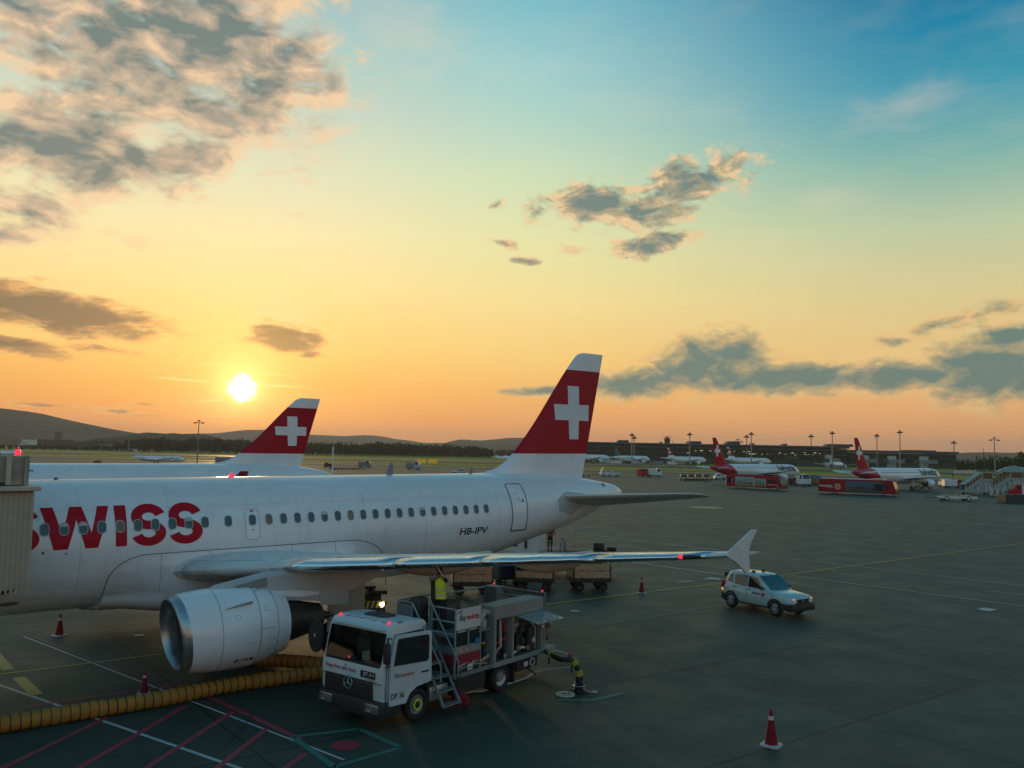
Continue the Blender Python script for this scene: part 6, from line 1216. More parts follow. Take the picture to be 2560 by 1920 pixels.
mb = MB(); mb.tube(pp, [.203+.009*(1 if i % 4 != 2 else -1.3)+.005*math.sin(i*.13)+.004*math.sin(i*.37) for i in range(len(pp))], 18); mb.build('duct_fabric', DUCT, yd, smooth=60)
mb = MB()
for i in range(2, len(pp)-2, 4):
    a, b = pp[i], pp[i+1]; d = (b-a).normalized(); x = d.cross(Vector((0, 0, 1))); 
    if x.length < .1: x = Vector((1, 0, 0))
    x.normalize(); y = x.cross(d)
    mb.tube([a+(x*math.cos(q)+y*math.sin(q))*.199 for q in [2*math.pi*j/18 for j in range(19)]], .013, 4)
hp_ = mb.build('duct_hoops', DUCTR, yd, smooth=60)

# ------------------------------------------------------------------ boarding bridge at the left edge (in the airliner's axes)
JM = Matrix.Translation(org) @ Matrix.Rotation(YAW, 4, 'Z')
BEIGE = mat('beige bridge panel', (.46, .39, .30), .6, var=.12); BEIGED = mat('weathered bridge steel', (.32, .28, .225), .6, var=.25, vscale=2)
bb = thing('boarding_bridge', 'beige boarding bridge head with ribbed curtain against the fuselage', 'boarding bridge', JM @ Vector((-8-3, -3.4, 0)), YAW)
def bx(x): return x+3.        # aircraft station to bridge axes
mb = MB(); rr = []; X0, X1 = bx(-4.6), bx(-.66)
n_ = 62
pr_ = []
for i in range(n_+1):
    x = lerp(X0, X1, i/n_); pr_.append((x, -.12 if i % 2 else -.06))
for z, dy in ((2.95, .0), (3.2, -.03), (5.62, 0.), (5.72, .02)): rr.append([(x, y+dy, z-.18*math.sin((x-X0)/(X1-X0)*math.pi/2+.2)*(z < 3) + (.18 if z < 3 else 0)) for x, y in pr_])
mb.loft(rr, cap=False, closed=False); mb.build('ribbed_curtain', BEIGE, bb, smooth=0)
mb = MB(); mb.box(X0, X1-.02, -.02, 1.55, 2.95, 5.75); mb.build('cab_shell', BEIGED, bb, smooth=0)
mb = MB(); mb.box(X0-.1, X1+.12, -.28, 1.5, 5.76, 5.88, bev=.02); mb.build('canopy_edge', BEIGE, bb, smooth=0)
mb = MB(); mb.tube([(X0, -.06, 2.96), (lerp(X0, X1, .5), -.1, 2.90), (lerp(X0, X1, .85), -.05, 3.0), (X1, .0, 3.12)], .06, 8); mb.build('bumper_seal', BLACK, bb)
mb = MB(); mb.box(X0-1, bx(-.72), .55, 1.6, 5.9, 6.72, bev=.02); mb.box(X0-1, bx(-.62), .52, 1.65, 6.28, 6.33); mb.box(X0-1, bx(-.9), .50, .55, 5.9, 6.05); up_ = mb.build('drive_housing', BEIGED, bb, smooth=0)
for x, w_ in ((-1.25, .07), (-2.0, .08), (-.82, .04)):
    mb = MB(); mb.box(bx(x)-w_, bx(x)+w_, .46, .53, 5.9, 6.74, bev=.01); mb.build('housing_rib', BEIGE if w_ > .06 else BEIGED, up_, smooth=0)
mb = MB(); mb.box(bx(-1.9), bx(-1.55), .40, .5, 5.92, 6.5, bev=.02); mb.build('actuator', GREYP, up_, smooth=0)
mb = MB(); mb.lathe([(0, .08), (.1, .085), (.17, .06), (.19, .01)], (bx(-1.0), .8, 6.73), 'z', 14); mb.build('red_beacon', REDLAMP, up_)
mb = MB(); mb.box(X0-1, bx(-1.35), .35, .42, 5.9, 5.98); mb.build('cable_tray', DARK, up_, smooth=0)
mb = MB(); mb.box(X0-9, X0, -.6, 1.4, 3.0, 5.7, rot=Matrix.Rotation(.7, 3, 'Z'), piv=(X0, .4, 4.)); mb.build('tunnel', BEIGED, bb, smooth=0)
mb = MB(); mb.tube([(X0-2.2, .4, 0), (X0-2.2, .4, 3.2)], .3, 12); mb.box(X0-2.8, X0-1.6, -.4, 1.2, .05, .7, bev=.04); mb.build('drive_column', BEIGED, bb)

# ------------------------------------------------------------------ baggage carts beyond the wing
WOODB = mat('tan cart board', (.46, .31, .19), .65, var=.2, vscale=3); CARTD = mat('cart steel', (.05, .048, .042), .5, metal=.4)
def cart(label, loc, rz, boards=2, load=False, board=WOODB):
    c = thing('baggage_cart', label, 'baggage cart', loc, rz, 'baggage carts beyond the wing')     # origin: ground, mid-length; x along
    mb = MB(); mb.box(-1.0, 1.0, -.68, .68, .50, .66, bev=.02); mb.box(-1.06, 1.06, -.60, .60, .44, .50); mb.build('chassis', CARTD, c, smooth=0)
    for y in (-.70, .70):
        for i in range(boards):
            z0 = .67+.37*i; mb = MB(); mb.box(-.93, .93, y-.02, y+.02, z0, z0+.345, bev=.008); b_ = mb.build('side_board', board, c, smooth=0)
            for x in (-.55, .5): mb = MB(); mb.box(x-.05, x+.05, y-.035, y+.035, z0-.01, z0+.05); mb.build('board_clip', CARTD, b_, smooth=0)
    for x in (-.98, .98):
        mb = MB(); mb.box(x-.02, x+.02, -.66, .66, .67, 1.40 if x < 0 else 1.38, bev=.008); e_ = mb.build('end_panel', board, c, smooth=0)
        mb = MB(); mb.box(x-.03, x+.03, -.2, .25, 1.0, 1.12); mb.build('end_label', CARTD if x < 0 else SIGNW, e_, smooth=0)
    mb = MB()
    for x in (-.99, .99):
        for y in (-.70, .70): mb.tube([(x, y, .5), (x, y, 1.72)], .025, 6)
    for y in (-.70, .70): mb.tube([(-.99, y, 1.72), (.99, y, 1.72)], .02, 6)
    for x in (-.99, .0, .99): mb.tube([(x, -.70, 1.72), (x, .70, 1.72)], .02, 6)
    mb.build('hoop_frame', CARTD, c); mb = MB(); mb.box(-.99, .99, -.69, .69, 1.735, 1.745); mb.build('canopy', mat('pale canopy sheet', (.30, .33, .32), .6), c, smooth=0)
    for x in (-.62, .62):
        for y in (-.55, .55): mb = MB(); wheel_mesh(mb, .235, .16, c=(x, y, .235), n=18); mb.build('wheel', [BLACK, CARTD], c, smooth=50)
    mb = MB(); mb.tube([(-1.05, 0, .42), (-1.75, 0, .38)], .03, 6); mb.build('tow_bar', STEEL, c)
    if load:
        for x, y, w_ in [(-.5, 0, .34), (.15, .1, .3), (.62, -.1, .26)]:
            mb = MB(); mb.box(x-w_, x+w_, y-.4, y+.4, .68, 1.22, bev=.06); mb.build('luggage_pile', DARK, c, smooth=40)
def mid(a, b, off=.0): 
    d = (b-a).normalized(); return (a+b)/2+Vector((-d.y, d.x, 0))*.55, math.atan2(d.y, d.x)
for lb, a, b, bo, ld in [('tan boarded baggage cart right behind the hi-vis worker, leftmost of three', (-2.39, 43.0), (-1.15, 43.21), 2, False), ('tan baggage cart with dark bags on an open side, middle of three', (.74, 44.85), (1.92, 44.75), 1, True), ('tan boarded baggage cart beside the cone, rightmost of three', (3.69, 45.04), (4.93, 45.25), 2, False)]:
    m_, an_ = mid(Vector((*a, 0)), Vector((*b, 0))); cart(lb, m_, an_, bo, ld)
bl_ = thing('baggage_cart', 'dark green covered baggage cart between two tan carts', 'baggage cart', (-.35, 46.6, 0), R(-60), 'baggage carts beyond the wing')
mb = MB(); mb.box(-.9, .9, -.7, .7, .5, 1.75, bev=.03); mb.build('cover', mat('green tarpaulin', (.03, .07, .06), .6), bl_, smooth=0); mb = MB(); mb.box(-.95, .95, -.72, .72, .42, .5); mb.build('chassis', CARTD, bl_, smooth=0)
mb = MB(); mb.box(-.3, .3, -.712, -.702, 1.0, 1.25); mb.build('cover_label', SIGNW, bl_, smooth=0); mb = MB(); mb.box(.905, .915, -.6, .6, .6, 1.7); mb.build('curtain', mat('blue curtain', (.02, .03, .09), .6), bl_, smooth=0)
for x in (-.6, .6):
    for y in (-.5, .5): mb = MB(); wheel_mesh(mb, .235, .16, c=(x, y, .235), n=18); mb.build('wheel', [BLACK, CARTD], bl_, smooth=50)

# ------------------------------------------------------------------ belt loader with a worker behind the tail, loader under the wing
q_ = P(1392, 1374, 51); bl = thing('belt_loader', 'white belt loader with railed conveyor behind the airliner tail', 'belt loader', (q_.x, q_.y, 0), R(-16))
mb = MB(); mb.box(-3.6, -.9, -.8, .8, .45, 2.55, bev=.06); mb.build('cabin', WHITE2, bl, smooth=0); mb = MB(); mb.box(-3.9, 3.2, -.85, .85, .35, .6, bev=.04); mb.build('chassis', GREYP, bl, smooth=0)
mb = MB(); mb.box(-1.75, -1.6, -.83, -.79, 1.5, 1.95); mb.build('cabin_slot', DARK, bl, smooth=0); mb = MB(); mb.box(-3.3, -2.2, -.83, -.79, 1.6, 2.2); mb.build('cabin_window', GLASS, bl, smooth=0)
mb = MB(); mb.prism([(-2.6, .95), (3.6, 1.35), (3.6, 1.55), (-2.6, 1.15)], -.5, .5); cv = mb.build('conveyor', GREYP, bl, smooth=0); mb = MB(); mb.prism([(-2.5, 1.16), (3.5, 1.56), (3.5, 1.58), (-2.5, 1.18)], -.42, .42); mb.build('belt', BLACK, cv, smooth=0)
mb = MB(); mb.tube([(.9, .55, 1.5), (.9, .55, 2.75), (3.3, .55, 2.6), (3.6, .55, 2.25), (3.5, .55, 1.9)], .025, 6); mb.tube([(.9, .55, 2.3), (3.5, .55, 2.2)], .02, 6); mb.tube([(2.1, .55, 1.5), (2.1, .55, 2.68)], .025, 6); mb.build('railing', STEEL, bl)
mb = MB(); mb.tube([(-.9, -.75, .6), (-.9, -.75, 2.0), (.5, -.75, 2.0), (.5, -.75, .6)], .022, 6); mb.tube([(-.9, -.75, 1.6), (.5, -.75, 1.6)], .018, 6); mb.build('step_rail', WHITE2, bl)
mb = MB(); mb.box(2.2, 2.8, -.3, .3, 1.52, 1.95, bev=.06); mb.box(3.0, 3.5, -.3, .25, 1.58, 1.75, bev=.05); mb.build('motor_box', DARK, bl, smooth=30); mb = MB(); mb.prism([(.2, 1.2), (.75, 1.2), (.55, 2.1), (.35, 2.2)], -.4, -.3); mb.build('side_plate', GREYP, bl, smooth=0)
for x in (-2.9, 2.2):
    for y in (-.7, .7): mb = MB(); wheel_mesh(mb, .32, .22, c=(x, y, .32), n=18); mb.build('wheel', [BLACK, LGREY], bl)
WR = mat('dark red jacket', (.16, .012, .012), .8); STAND = dict(hip=.92, chest=(.02, 0, 1.28), head=(.04, 0, 1.60), elbow_l=(.02, .27, 1.12), wrist_l=(.2, .22, .98), elbow_r=(.02, -.27, 1.12), wrist_r=(.22, -.18, 1.02), knee_l=(.03, .10, .50), ankle_l=(-.02, .11, .09), knee_r=(.02, -.10, .50), ankle_r=(-.03, -.11, .09))
mb_ = bl.matrix_basis; person('person in dark red jacket standing on the belt loader behind the tail', Matrix.Translation(bl.location) @ Matrix.Rotation(R(-16), 4, 'Z') @ Vector((-.3, -.5, 1.33)), R(-60), STAND, top=WR, trousers=NAVY, k=1.0)
mb = MB(); mb.box(-.9, .5, -.82, -.2, 1.26, 1.32); mb.build('step_plate', GREYP, bl, smooth=0)
q_ = P(924, 1512, 35.2); ld = thing('loader_tractor', 'loader with lit headlamps and black and yellow striped bumper under the wing', 'loader', (q_.x, q_.y, 0), math.atan2(-q_.y, -q_.x)+.12)
zb_ = q_.z
mb = MB(); mb.box(-2.8, -.05, -.62, .62, .35, zb_-.12, bev=.04); mb.box(-2.6, -.6, -.55, .55, zb_-.1, zb_+.30, bev=.05); mb.build('body', mat('dark brown machine paint', (.045, .035, .03), .6, var=.2), ld, smooth=0)
mb = MB(); mb.box(-.06, .0, -.68, .68, zb_-.14, zb_+.14, bev=.01); bu = mb.build('bumper', YELLOW, ld, smooth=0)
for i in range(7):
    y = -.6+.2*i; mb = MB(); mb.add([(.004, y-.06, zb_-.13), (.004, y+.03, zb_-.13), (.004, y+.12, zb_+.13), (.004, y+.03, zb_+.13)], [(0, 1, 2, 3)]); mb.build('warning_stripe', BLACK, bu, smooth=0)
for y in (-.50, .50): mb = MB(); mb.lathe([(.02, .09), (.06, .085), (.07, .002)], (0, y, zb_+.0), 'x', 16); mb.build('headlamp', HEADLAMP, ld)
mb = MB(); mb.box(-2.4, -.3, .05, .75, zb_+.34, zb_+.50, bev=.03); mb.box(-2.4, -.5, -.7, .3, zb_+.55, zb_+.66, bev=.03); mb.build('lift_deck', INTER, ld, smooth=0)
mb = MB(); mb.tube([(-1.2, -.35, zb_+.3), (-1.0, -.35, zb_+1.05), (-1.0, .75, zb_+1.05), (-1.1, .78, zb_+.6)], .03, 6); mb.tube([(-1.1, -.1, zb_+.3), (-1.0, -.1, zb_+1.05)], .02, 6); mb.build('roll_bar', LGREY, ld)
for x in (-.6, -2.2):
    for y in (-.6, .6): mb = MB(); wheel_mesh(mb, .3, .24, c=(x, y, .3), n=18); mb.build('wheel', [BLACK, CARTD], ld)
# ------------------------------------------------------------------ apron buses
BUSRED = mat('bus red paint', (.25, .001, .010), .45, spec=.2, coat=.0, var=.08); 
def scenic(name, sky_c, far_c, near_c):        # picture wrap printed on the bus side
    M = bpy.data.materials.new(name); M.use_nodes = True; t = NT(M.node_tree); b = M.node_tree.nodes['Principled BSDF']; o = t.n('ShaderNodeTexCoord').outputs['Object']
    sp = t.n('ShaderNodeSeparateXYZ'); t.put(sp.inputs[0], o); n = t.noise(o, .7, 5, .6); n2 = t.noise(o, 2.2, 6, .7)
    h = t.math('ADD', sp.outputs[2], t.math('MULTIPLY', t.math('SUBTRACT', n, .5), 1.6))
    c = t.mix(t.rng(h, 1.45, 1.75), t.mix(t.rng(n2, .4, .62), near_c, far_c), sky_c); t.put(b.inputs['Base Color'], c); b.inputs['Roughness'].default_value = .25; b.inputs['Coat Weight'].default_value = .4
    return M
WRAP1 = scenic('alpine picture wrap', (.16, .34, .36), (.10, .17, .10), (.22, .20, .09)); WRAP2 = scenic('lake picture wrap', (.03, .09, .17), (.03, .06, .05), (.02, .045, .045))
def bus(label, loc, rz, L, kind):
    b = thing('apron_bus', label, 'bus', loc, rz, 'red apron buses')        # origin: ground under the right rear corner; x forward, right side at y = 0
    W_, H = 3.0, 2.98
    def sec(x, y0, y1, z0, z1, r=.22): return [(x, y0, z0), (x, y0, z1-r), (x, y0+r*.3, z1-r*.3), (x, y0+r, z1), (x, y1-r, z1), (x, y1-r*.3, z1-r*.3), (x, y1, z1-r), (x, y1, z0)]
    mb = MB(); sl = .55 if kind == 1 else .35
    prof = [(0, .06, .38, H-.12), (.08, .0, .32, H), (L-1.8, .0, .32, H), (L-.55-sl, .0, .32, H-.03), (L-.30-sl*.6, .03, .32, H-.22), (L-.14-sl*.3, .05, .34, 1.9), (L-.05, .10, .36, 1.25), (L, .18, .40, 1.05), (L-.02, .22, .36, .6)]
    mb.loft([sec(x, i, W_-i, z0, z1, .22 if z1 > 2 else .1) for x, i, z0, z1 in prof]); bd_ = mb.build('body', BUSRED, b, smooth=35)
    mb = MB(); mb.loft([[(x+.02, y, z) for y in np.linspace(.12, W_-.12, 7)] for x, z in ((L-.06, 1.30), (L-.13-sl*.3, 1.92), (L-.28-sl*.6, 2.68))], cap=False, closed=False); mb.build('windscreen', mat('bus windscreen', (.05, .11, .10), .08, spec=.8, var=0), b, smooth=60)
    mb = MB(); mb.box(.3, L-2.0, .5, W_-.5, H, H+.14, bev=.05); mb.box(L-4.4, L-2.2, .4, W_-.4, H+.1, H+.28, bev=.06); mb.build('roof_unit', BUSRED if kind == 1 else WHITE2, b, smooth=0)
    mb = MB(); mb.box(.1, L-.6, -.012, 0.02, .30, .36); mb.build('sill_line', WHITE2, b, smooth=0)
    for x in (2.9, L-2.7):
        for y in (.12, W_-.12): mb = MB(); wheel_mesh(mb, .46, .28, c=(x, y, .46), n=22); mb.build('wheel', [BLACK, LGREY], b, smooth=50)
    for y in (.35, W_-.35): mb = MB(); mb.box(L-.09, L+.02, y-.2, y+.2, .72, .88, bev=.03); mb.build('headlight', CLEARLENS, b, smooth=0)
    mb = MB(); mb.box(L-.06, L+.03, .5, W_-.5, .9, .96); mb.build('front_trim', LGREY, b, smooth=0)
    if kind == 1:
        for x0, x1, z0, z1 in [(2.55, 7.05, .62, 2.62), (7.25, 9.9, .72, 2.35)]:
            mb = MB(); mb.box(x0, x1, -.014, .02, z0, z1); pn = mb.build('picture_panel', WRAP1, b, smooth=0); mb = MB()
            for a in (x0, x1): mb.box(a-.06, a+.06, -.024, .01, z0, z1)
            mb.box(x0, x1, -.024, .01, z1-.08, z1); mb.build('panel_edge', LGREY, pn, smooth=0)
            mb = MB(); xm = x1-1.5 if x1 < 8 else x1-1.3
            for a in (xm-.75, xm, xm+.75): mb = MB(); mb.box(a-.05, a+.05, -.02, .01, z0+.05, z1-.2); mb.build('door_leaf', DARK, pn, smooth=0)
        mb = MB(); mb.box(.25, 1.3, -.014, .02, 1.2, 2.4); mb.build('side_window', GLASS, b, smooth=0)
        for x0, x1 in ((10.4, 11.2), (11.6, 12.5)): mb = MB(); mb.box(x0, x1, -.014, .02, 1.5, 2.1); mb.build('side_window', GLASS, b, smooth=0)
        mb = MB(); mb.tube([(10.3, -.02, 1.15), (12.75, -.02, 1.12), (12.78, -.02, .5)], .05, 5); mb.build('white_stripe', WHITE2, b)
        mb = MB(); mb.tube([(1.6, -.02, .9), (1.75, -.02, 2.0), (2.1, -.02, 2.2)], .04, 5); mb.build('rear_trim', LGREY, b)
    else:
        mb = MB(); mb.box(5.2, L-2.3, -.014, .02, .42, 2.66); pn = mb.build('picture_panel', WRAP2, b, smooth=0); mb = MB()
        for a in (6.6, 7.6, 8.6, 10.2): mb = MB(); mb.box(a-.05, a+.05, -.022, .01, .45, 2.4); mb.build('door_leaf', DARK, pn, smooth=0)
        mb = MB(); mb.box(L-3.9, L-2.35, -.018, .02, .9, 2.3); mb.build('side_window', GLASS, b, smooth=0); mb = MB(); mb.box(L-2.0, L-1.2, -.016, .02, 1.35, 2.25); mb.build('driver_window', GLASS, b, smooth=0)
        mb = MB(); put_text(mb, 'Switzerland.', 2.5, lambda x, y: (.28+x, -.016, 1.42+y), bold=.03); mb.build('side_lettering', WHITE2, b, smooth=0)
        mb = MB(); mb.box(1.6, 2.9, -.016, 0, 1.20, 1.25); mb.build('side_underline', WHITE2, b, smooth=0)
        mb = MB(); c0 = (3.75, 1.5)
        for i in range(10):
            a = 2*math.pi*i/10; mb.add([(c0[0]+r*math.cos(t), -.016, c0[1]+r*math.sin(t)) for r, t in ((.18, a-.25), (.62, a-.16), (.68, a), (.62, a+.16), (.18, a+.25))], [(0, 1, 2, 3, 4)])
        mb.build('flower_emblem', mat('cream flower print', (.55, .45, .28), .5), b, smooth=0); mb = MB(); mb.lathe([(-.018, .26), (-.02, .001)], (c0[0], 0, c0[1]), 'y', 20); mb.build('flower_centre', mat('ochre print', (.30, .16, .03), .5), b)
    return b
a_ = G(1640+420*.4159, 1040+432*.4159); bus('red bus with an alpine picture on its side, left of two', a_, R(-47), 13.6, 1)
a_ = G(1640+975*.4159, 1040+465*.4159); bus('red bus with a yellow flower emblem and dark picture wrap, right of two', a_, R(-35), 14.4, 2)

# ------------------------------------------------------------------ small service vehicles
def service(label, u, v, rz, L=4.2, W_=1.9, H=1.9, cabf=.35, cabc=WHITE2, bodyc=WHITE2, low=.55, bodyh=1., name='service_truck', lamp=None, group=None):
    t = thing(name, label, 'service vehicle', G(u, v), R(rz), group)      # x forward, origin mid-length
    h = L/2; xc = h-L*cabf
    mb = MB(); mb.box(-h, h, -W_/2+.05, W_/2-.05, .34, low, bev=.04); mb.build('chassis', DARK, t, smooth=0)
    mb = MB(); mb.loft([[(x, y*k, z) for y, z in ((-W_/2, low-.05), (-W_/2, zt-.12), (-W_/2+.12, zt), (W_/2-.12, zt), (W_/2, zt-.12), (W_/2, low-.05))] for x, zt, k in ((xc, H, 1.), (h-L*cabf*.45, H-.02, 1.), (h-L*cabf*.12, low+(H-low)*.5, 1.), (h, low+(H-low)*.42, .96))]); c = mb.build('cab', cabc, t, smooth=30)
    mb = MB(); a, b = h-L*cabf*.45, h-L*cabf*.12; za, zb = H-.06, low+(H-low)*.54; mb.quad((a+.05, -W_*.42, za), (b+.03, -W_*.42, zb), (b+.03, W_*.42, zb), (a+.05, W_*.42, za)); mb.build('windscreen', GLASS, t, smooth=0)
    for y in (-1, 1): mb = MB(); mb.box(xc+L*cabf*.15, a, y*(W_/2+.008)-.005, y*(W_/2+.008)+.005, low+(H-low)*.5, H-.2); mb.build('side_window', GLASS, t, smooth=0)
    if bodyh > 0: mb = MB(); mb.box(-h, xc-.06, -W_/2, W_/2, low, low+bodyh, bev=.05); mb.build('body', bodyc, t, smooth=0)
    for x in (-h*.6, h*.62):
        for y in (-W_/2+.12, W_/2-.12): mb = MB(); wheel_mesh(mb, .36, .22, c=(x, y, .36), n=18); mb.build('wheel', [BLACK, GREYP], t, smooth=50)
    if lamp: mb = MB(); mb.lathe([(0, .1), (.14, .1), (.2, .02)], (xc+.2, 0, H), 'z', 10); mb.build('roof_lamp', lamp, t)
    return t
def cc(x, y): return 1440+x*.1808, 1060+y*.1808
def cb5(x, y): return 780+x*.226, 1080+y*.226
def cr1(x, y): return 1780+x*.1808, 1060+y*.1808
def cr2(x, y): return 2160+x*.1808, 1060+y*.1808
service('far grey van facing right on the apron edge, near the white pole', *cb5(582, 390), 0, 5, 2.1, 2.6, .4, GREYP, GREYP, bodyh=1.6)
service('far grey truck facing right left of the yellow apron signs', *cb5(1122, 411), -5, 5.5, 2.2, 2.9, .42, LGREY, GREYP, bodyh=1.8)
service('far dark tractor at the left end of the dolly row behind the fuselage', *cb5(182, 392), 180, 3.2, 1.7, 1.9, .4, REDB, DARK, bodyh=.9, name='tow_tractor')
service('small red far truck right of the tail fin', *cc(922, 726), -70, 3.8, 2.2, 2.5, .4, RED, RED, bodyh=1.7)
service('small white far truck right of the small red one', *cc(1082, 728), 0, 4.8, 2.1, 2.7, .35, WHITE2, WHITE2, bodyh=1.9)
service('white tow tractor with a tow bar behind the left red bus', *cc(2005, 772), 185, 4.2, 2., 1.9, .4, WHITE2, LGREY, bodyh=.8, name='tow_tractor')
service('white fuel tender between the two red buses', *cr1(1250, 855), -75, 4.2, 2.3, 2.9, .4, WHITE2, WHITE2, bodyh=1.9, lamp=AMBER)
service('orange brown service truck between the two red buses', *cr1(1350, 845), -65, 4.2, 2.2, 2.7, .4, mat('orange brown paint', (.26, .10, .03), .5), mat('orange brown paint', (.26, .10, .03), .5), bodyh=1.8)
service('dark tractor by the nose of the left red tailed jet, right of the left bus', *cr1(1165, 850), -60, 3.4, 2., 2.2, .5, REDB, DARK, bodyh=1.2, name='tow_tractor')
service('grey service truck at the right of the cluster between the buses', *cr1(1415, 835), -60, 3.8, 2., 2.5, .4, LGREY, GREYP, bodyh=1.5)
service('red and white pickup under the wing of the right red tailed jet', *cr2(1225, 888), -5, 4.6, 2., 2.2, .3, RED, WHITE2, bodyh=1.55)
service('white van half hidden left of the red and white pickup', *cr2(1130, 866), 90, 4.2, 1.9, 2.1, .4, WHITE2, WHITE2, bodyh=1.4)
service('cream ground power cart under the right red tailed jet', *cr2(745, 890), -40, 3., 1.9, 2., .3, mat('cream cart paint', (.45, .40, .22), .5), mat('cream cart paint', (.45, .40, .22), .5), bodyh=1.35, name='power_cart')
p = P(*cb5(1272, 353), 455); 
for i, x in enumerate((-2.6, 2.6)):
    t = thing('taxiway_sign', ('left' if i == 0 else 'right')+' one of two yellow taxiway signs on the grass', 'sign', (p.x+x*1.15, 455, 0), R(-5)); mb = MB(); mb.box(-2.4, 2.4, -.15, .15, .4, 2.6, bev=.05); mb.build('sign_panel', mat('lit yellow sign face', (.75, .42, .04), .5, var=.1, emit=(1., .6, .05), estr=.12), t, smooth=0)
    for y in (-1.8, 1.8): mb = MB(); mb.tube([(y, 0, 0), (y, 0, .45)], .08, 6); mb.build('leg', DARK, t)
# empty dollies in rows
def dolly(label, loc, rz, k=1., box=False, group='empty container dollies'):
    d = thing('container_dolly', label, 'dolly', loc, rz, group, k); mb = MB(); mb.box(-1.3, 1.3, -.8, .8, .42, .58, bev=.03); mb.build('bed', CARTD, d, smooth=0)
    for x in (-.8, .8): mb = MB(); wheel_mesh(mb, .24, .5, c=(x, 0, .24), n=14); mb.build('wheel', [BLACK, CARTD], d)
    mb = MB(); mb.tube([(-1.25, 0, .5), (-1.25, 0, 1.7)], .06, 6); mb.box(-1.30, -1.2, -.8, .8, 1.0, 1.1); mb.build('end_post', CARTD, d)
    if box: mb = MB(); mb.box(-.85, .85, -.75, .75, 1.15, 2.0, bev=.04); mb.build('container', DARK, d, smooth=0); mb = MB(); mb.box(-.8, .8, -.765, -.755, 1.75, 1.95); mb.build('container_lid', LGREY, d, smooth=0)
    return d
for i in range(8): dolly('dark dolly with a raised box in the row left of the left bus' if i % 2 == 0 else 'flat dark dolly in the row left of the left bus', G(*cc(1485+51*i, 783)), R(-2), .92, i % 2 == 0, 'dollies in a row, left of the left bus')
for i in range(9): dolly('dark dolly with an upright in the row behind the near fuselage', G(*cb5(232+39*i, 413)), R(3), .9, False, 'dollies in a row behind the near fuselage')
dolly('lone dark dolly right at the edge of the big tail fin', G(*cc(140, 730)), 0, 1.)
# container loader and flat trailers
def flatbed(label, u, v, rz, L, col, wheels, deck=.78, k=1., name='flatbed_trailer', railing=False):
    t = thing(name, label, 'trailer', G(u, v), R(rz), None, k); h = L/2; mb = MB(); mb.box(-h, h, -1.0, 1.0, .42, deck, bev=.05); mb.build('bed', col, t, smooth=0); mb = MB(); mb.box(-h+.1, h-.1, -.9, .9, deck, deck+.05); mb.build('deck_boards', WOODB, t, smooth=0)
    for x in wheels:
        for y in (-.9, .9): mb = MB(); wheel_mesh(mb, .42, .25, c=(x, y, .42), n=20); mb.build('wheel', [BLACK, LGREY], t, smooth=50)
    mb = MB(); mb.tube([(-h, 0, .5), (-h-1.8, 0, .42), (-h-2.4, 0, .5)], .07, 6); mb.build('tow_bar', CARTD, t)
    return t
ftx = flatbed('long white flat trailer on the apron before the passenger stairs', *cr2(1290, 1062), -4, 6.2, WHITE2, (-2.2, 1.5))
for i in range(10): mb = MB(); x = -2.2+.48*i; z = .84; mb.lathe([(-.35, .12), (.35, .12)], (x, rng.uniform(-.3, .3), z+.1), 'y', 10, cap=True); mb.build('roller', WOODB if i % 2 else LGREY, ftx, smooth=30)
ctl = flatbed('far container loader with yellow lamp, right of the big tail fin', *cc(470, 725), 0, 5.4, WHITE2, (-1.7, .0, 1.9), 1.1, 1.15, 'container_loader')
mb = MB(); mb.box(-2.4, -1.7, -.8, .8, 1.2, 2.0, bev=.05); mb.build('cab', LGREY, ctl, smooth=0); mb = MB(); mb.lathe([(0, .12), (.3, .14), (.4, .02)], (-2.0, 0, 2.0), 'z', 10); mb.build('roof_lamp', AMBER, ctl); mb = MB(); mb.prism([(.5, 1.2), (4.2, 1.7), (4.2, 1.85), (.5, 1.4)], -.6, .6); mb.build('conveyor', GREYP, ctl, smooth=0)
mb = MB()
for x in (-.8, .2, 1.2, 2.2): mb.tube([(x, -.9, 1.1), (x, -.9, 2.3)], .04, 5)
mb.tube([(-.8, -.9, 2.3), (2.2, -.9, 2.3)], .04, 5); mb.build('railing', YELLOW, ctl)
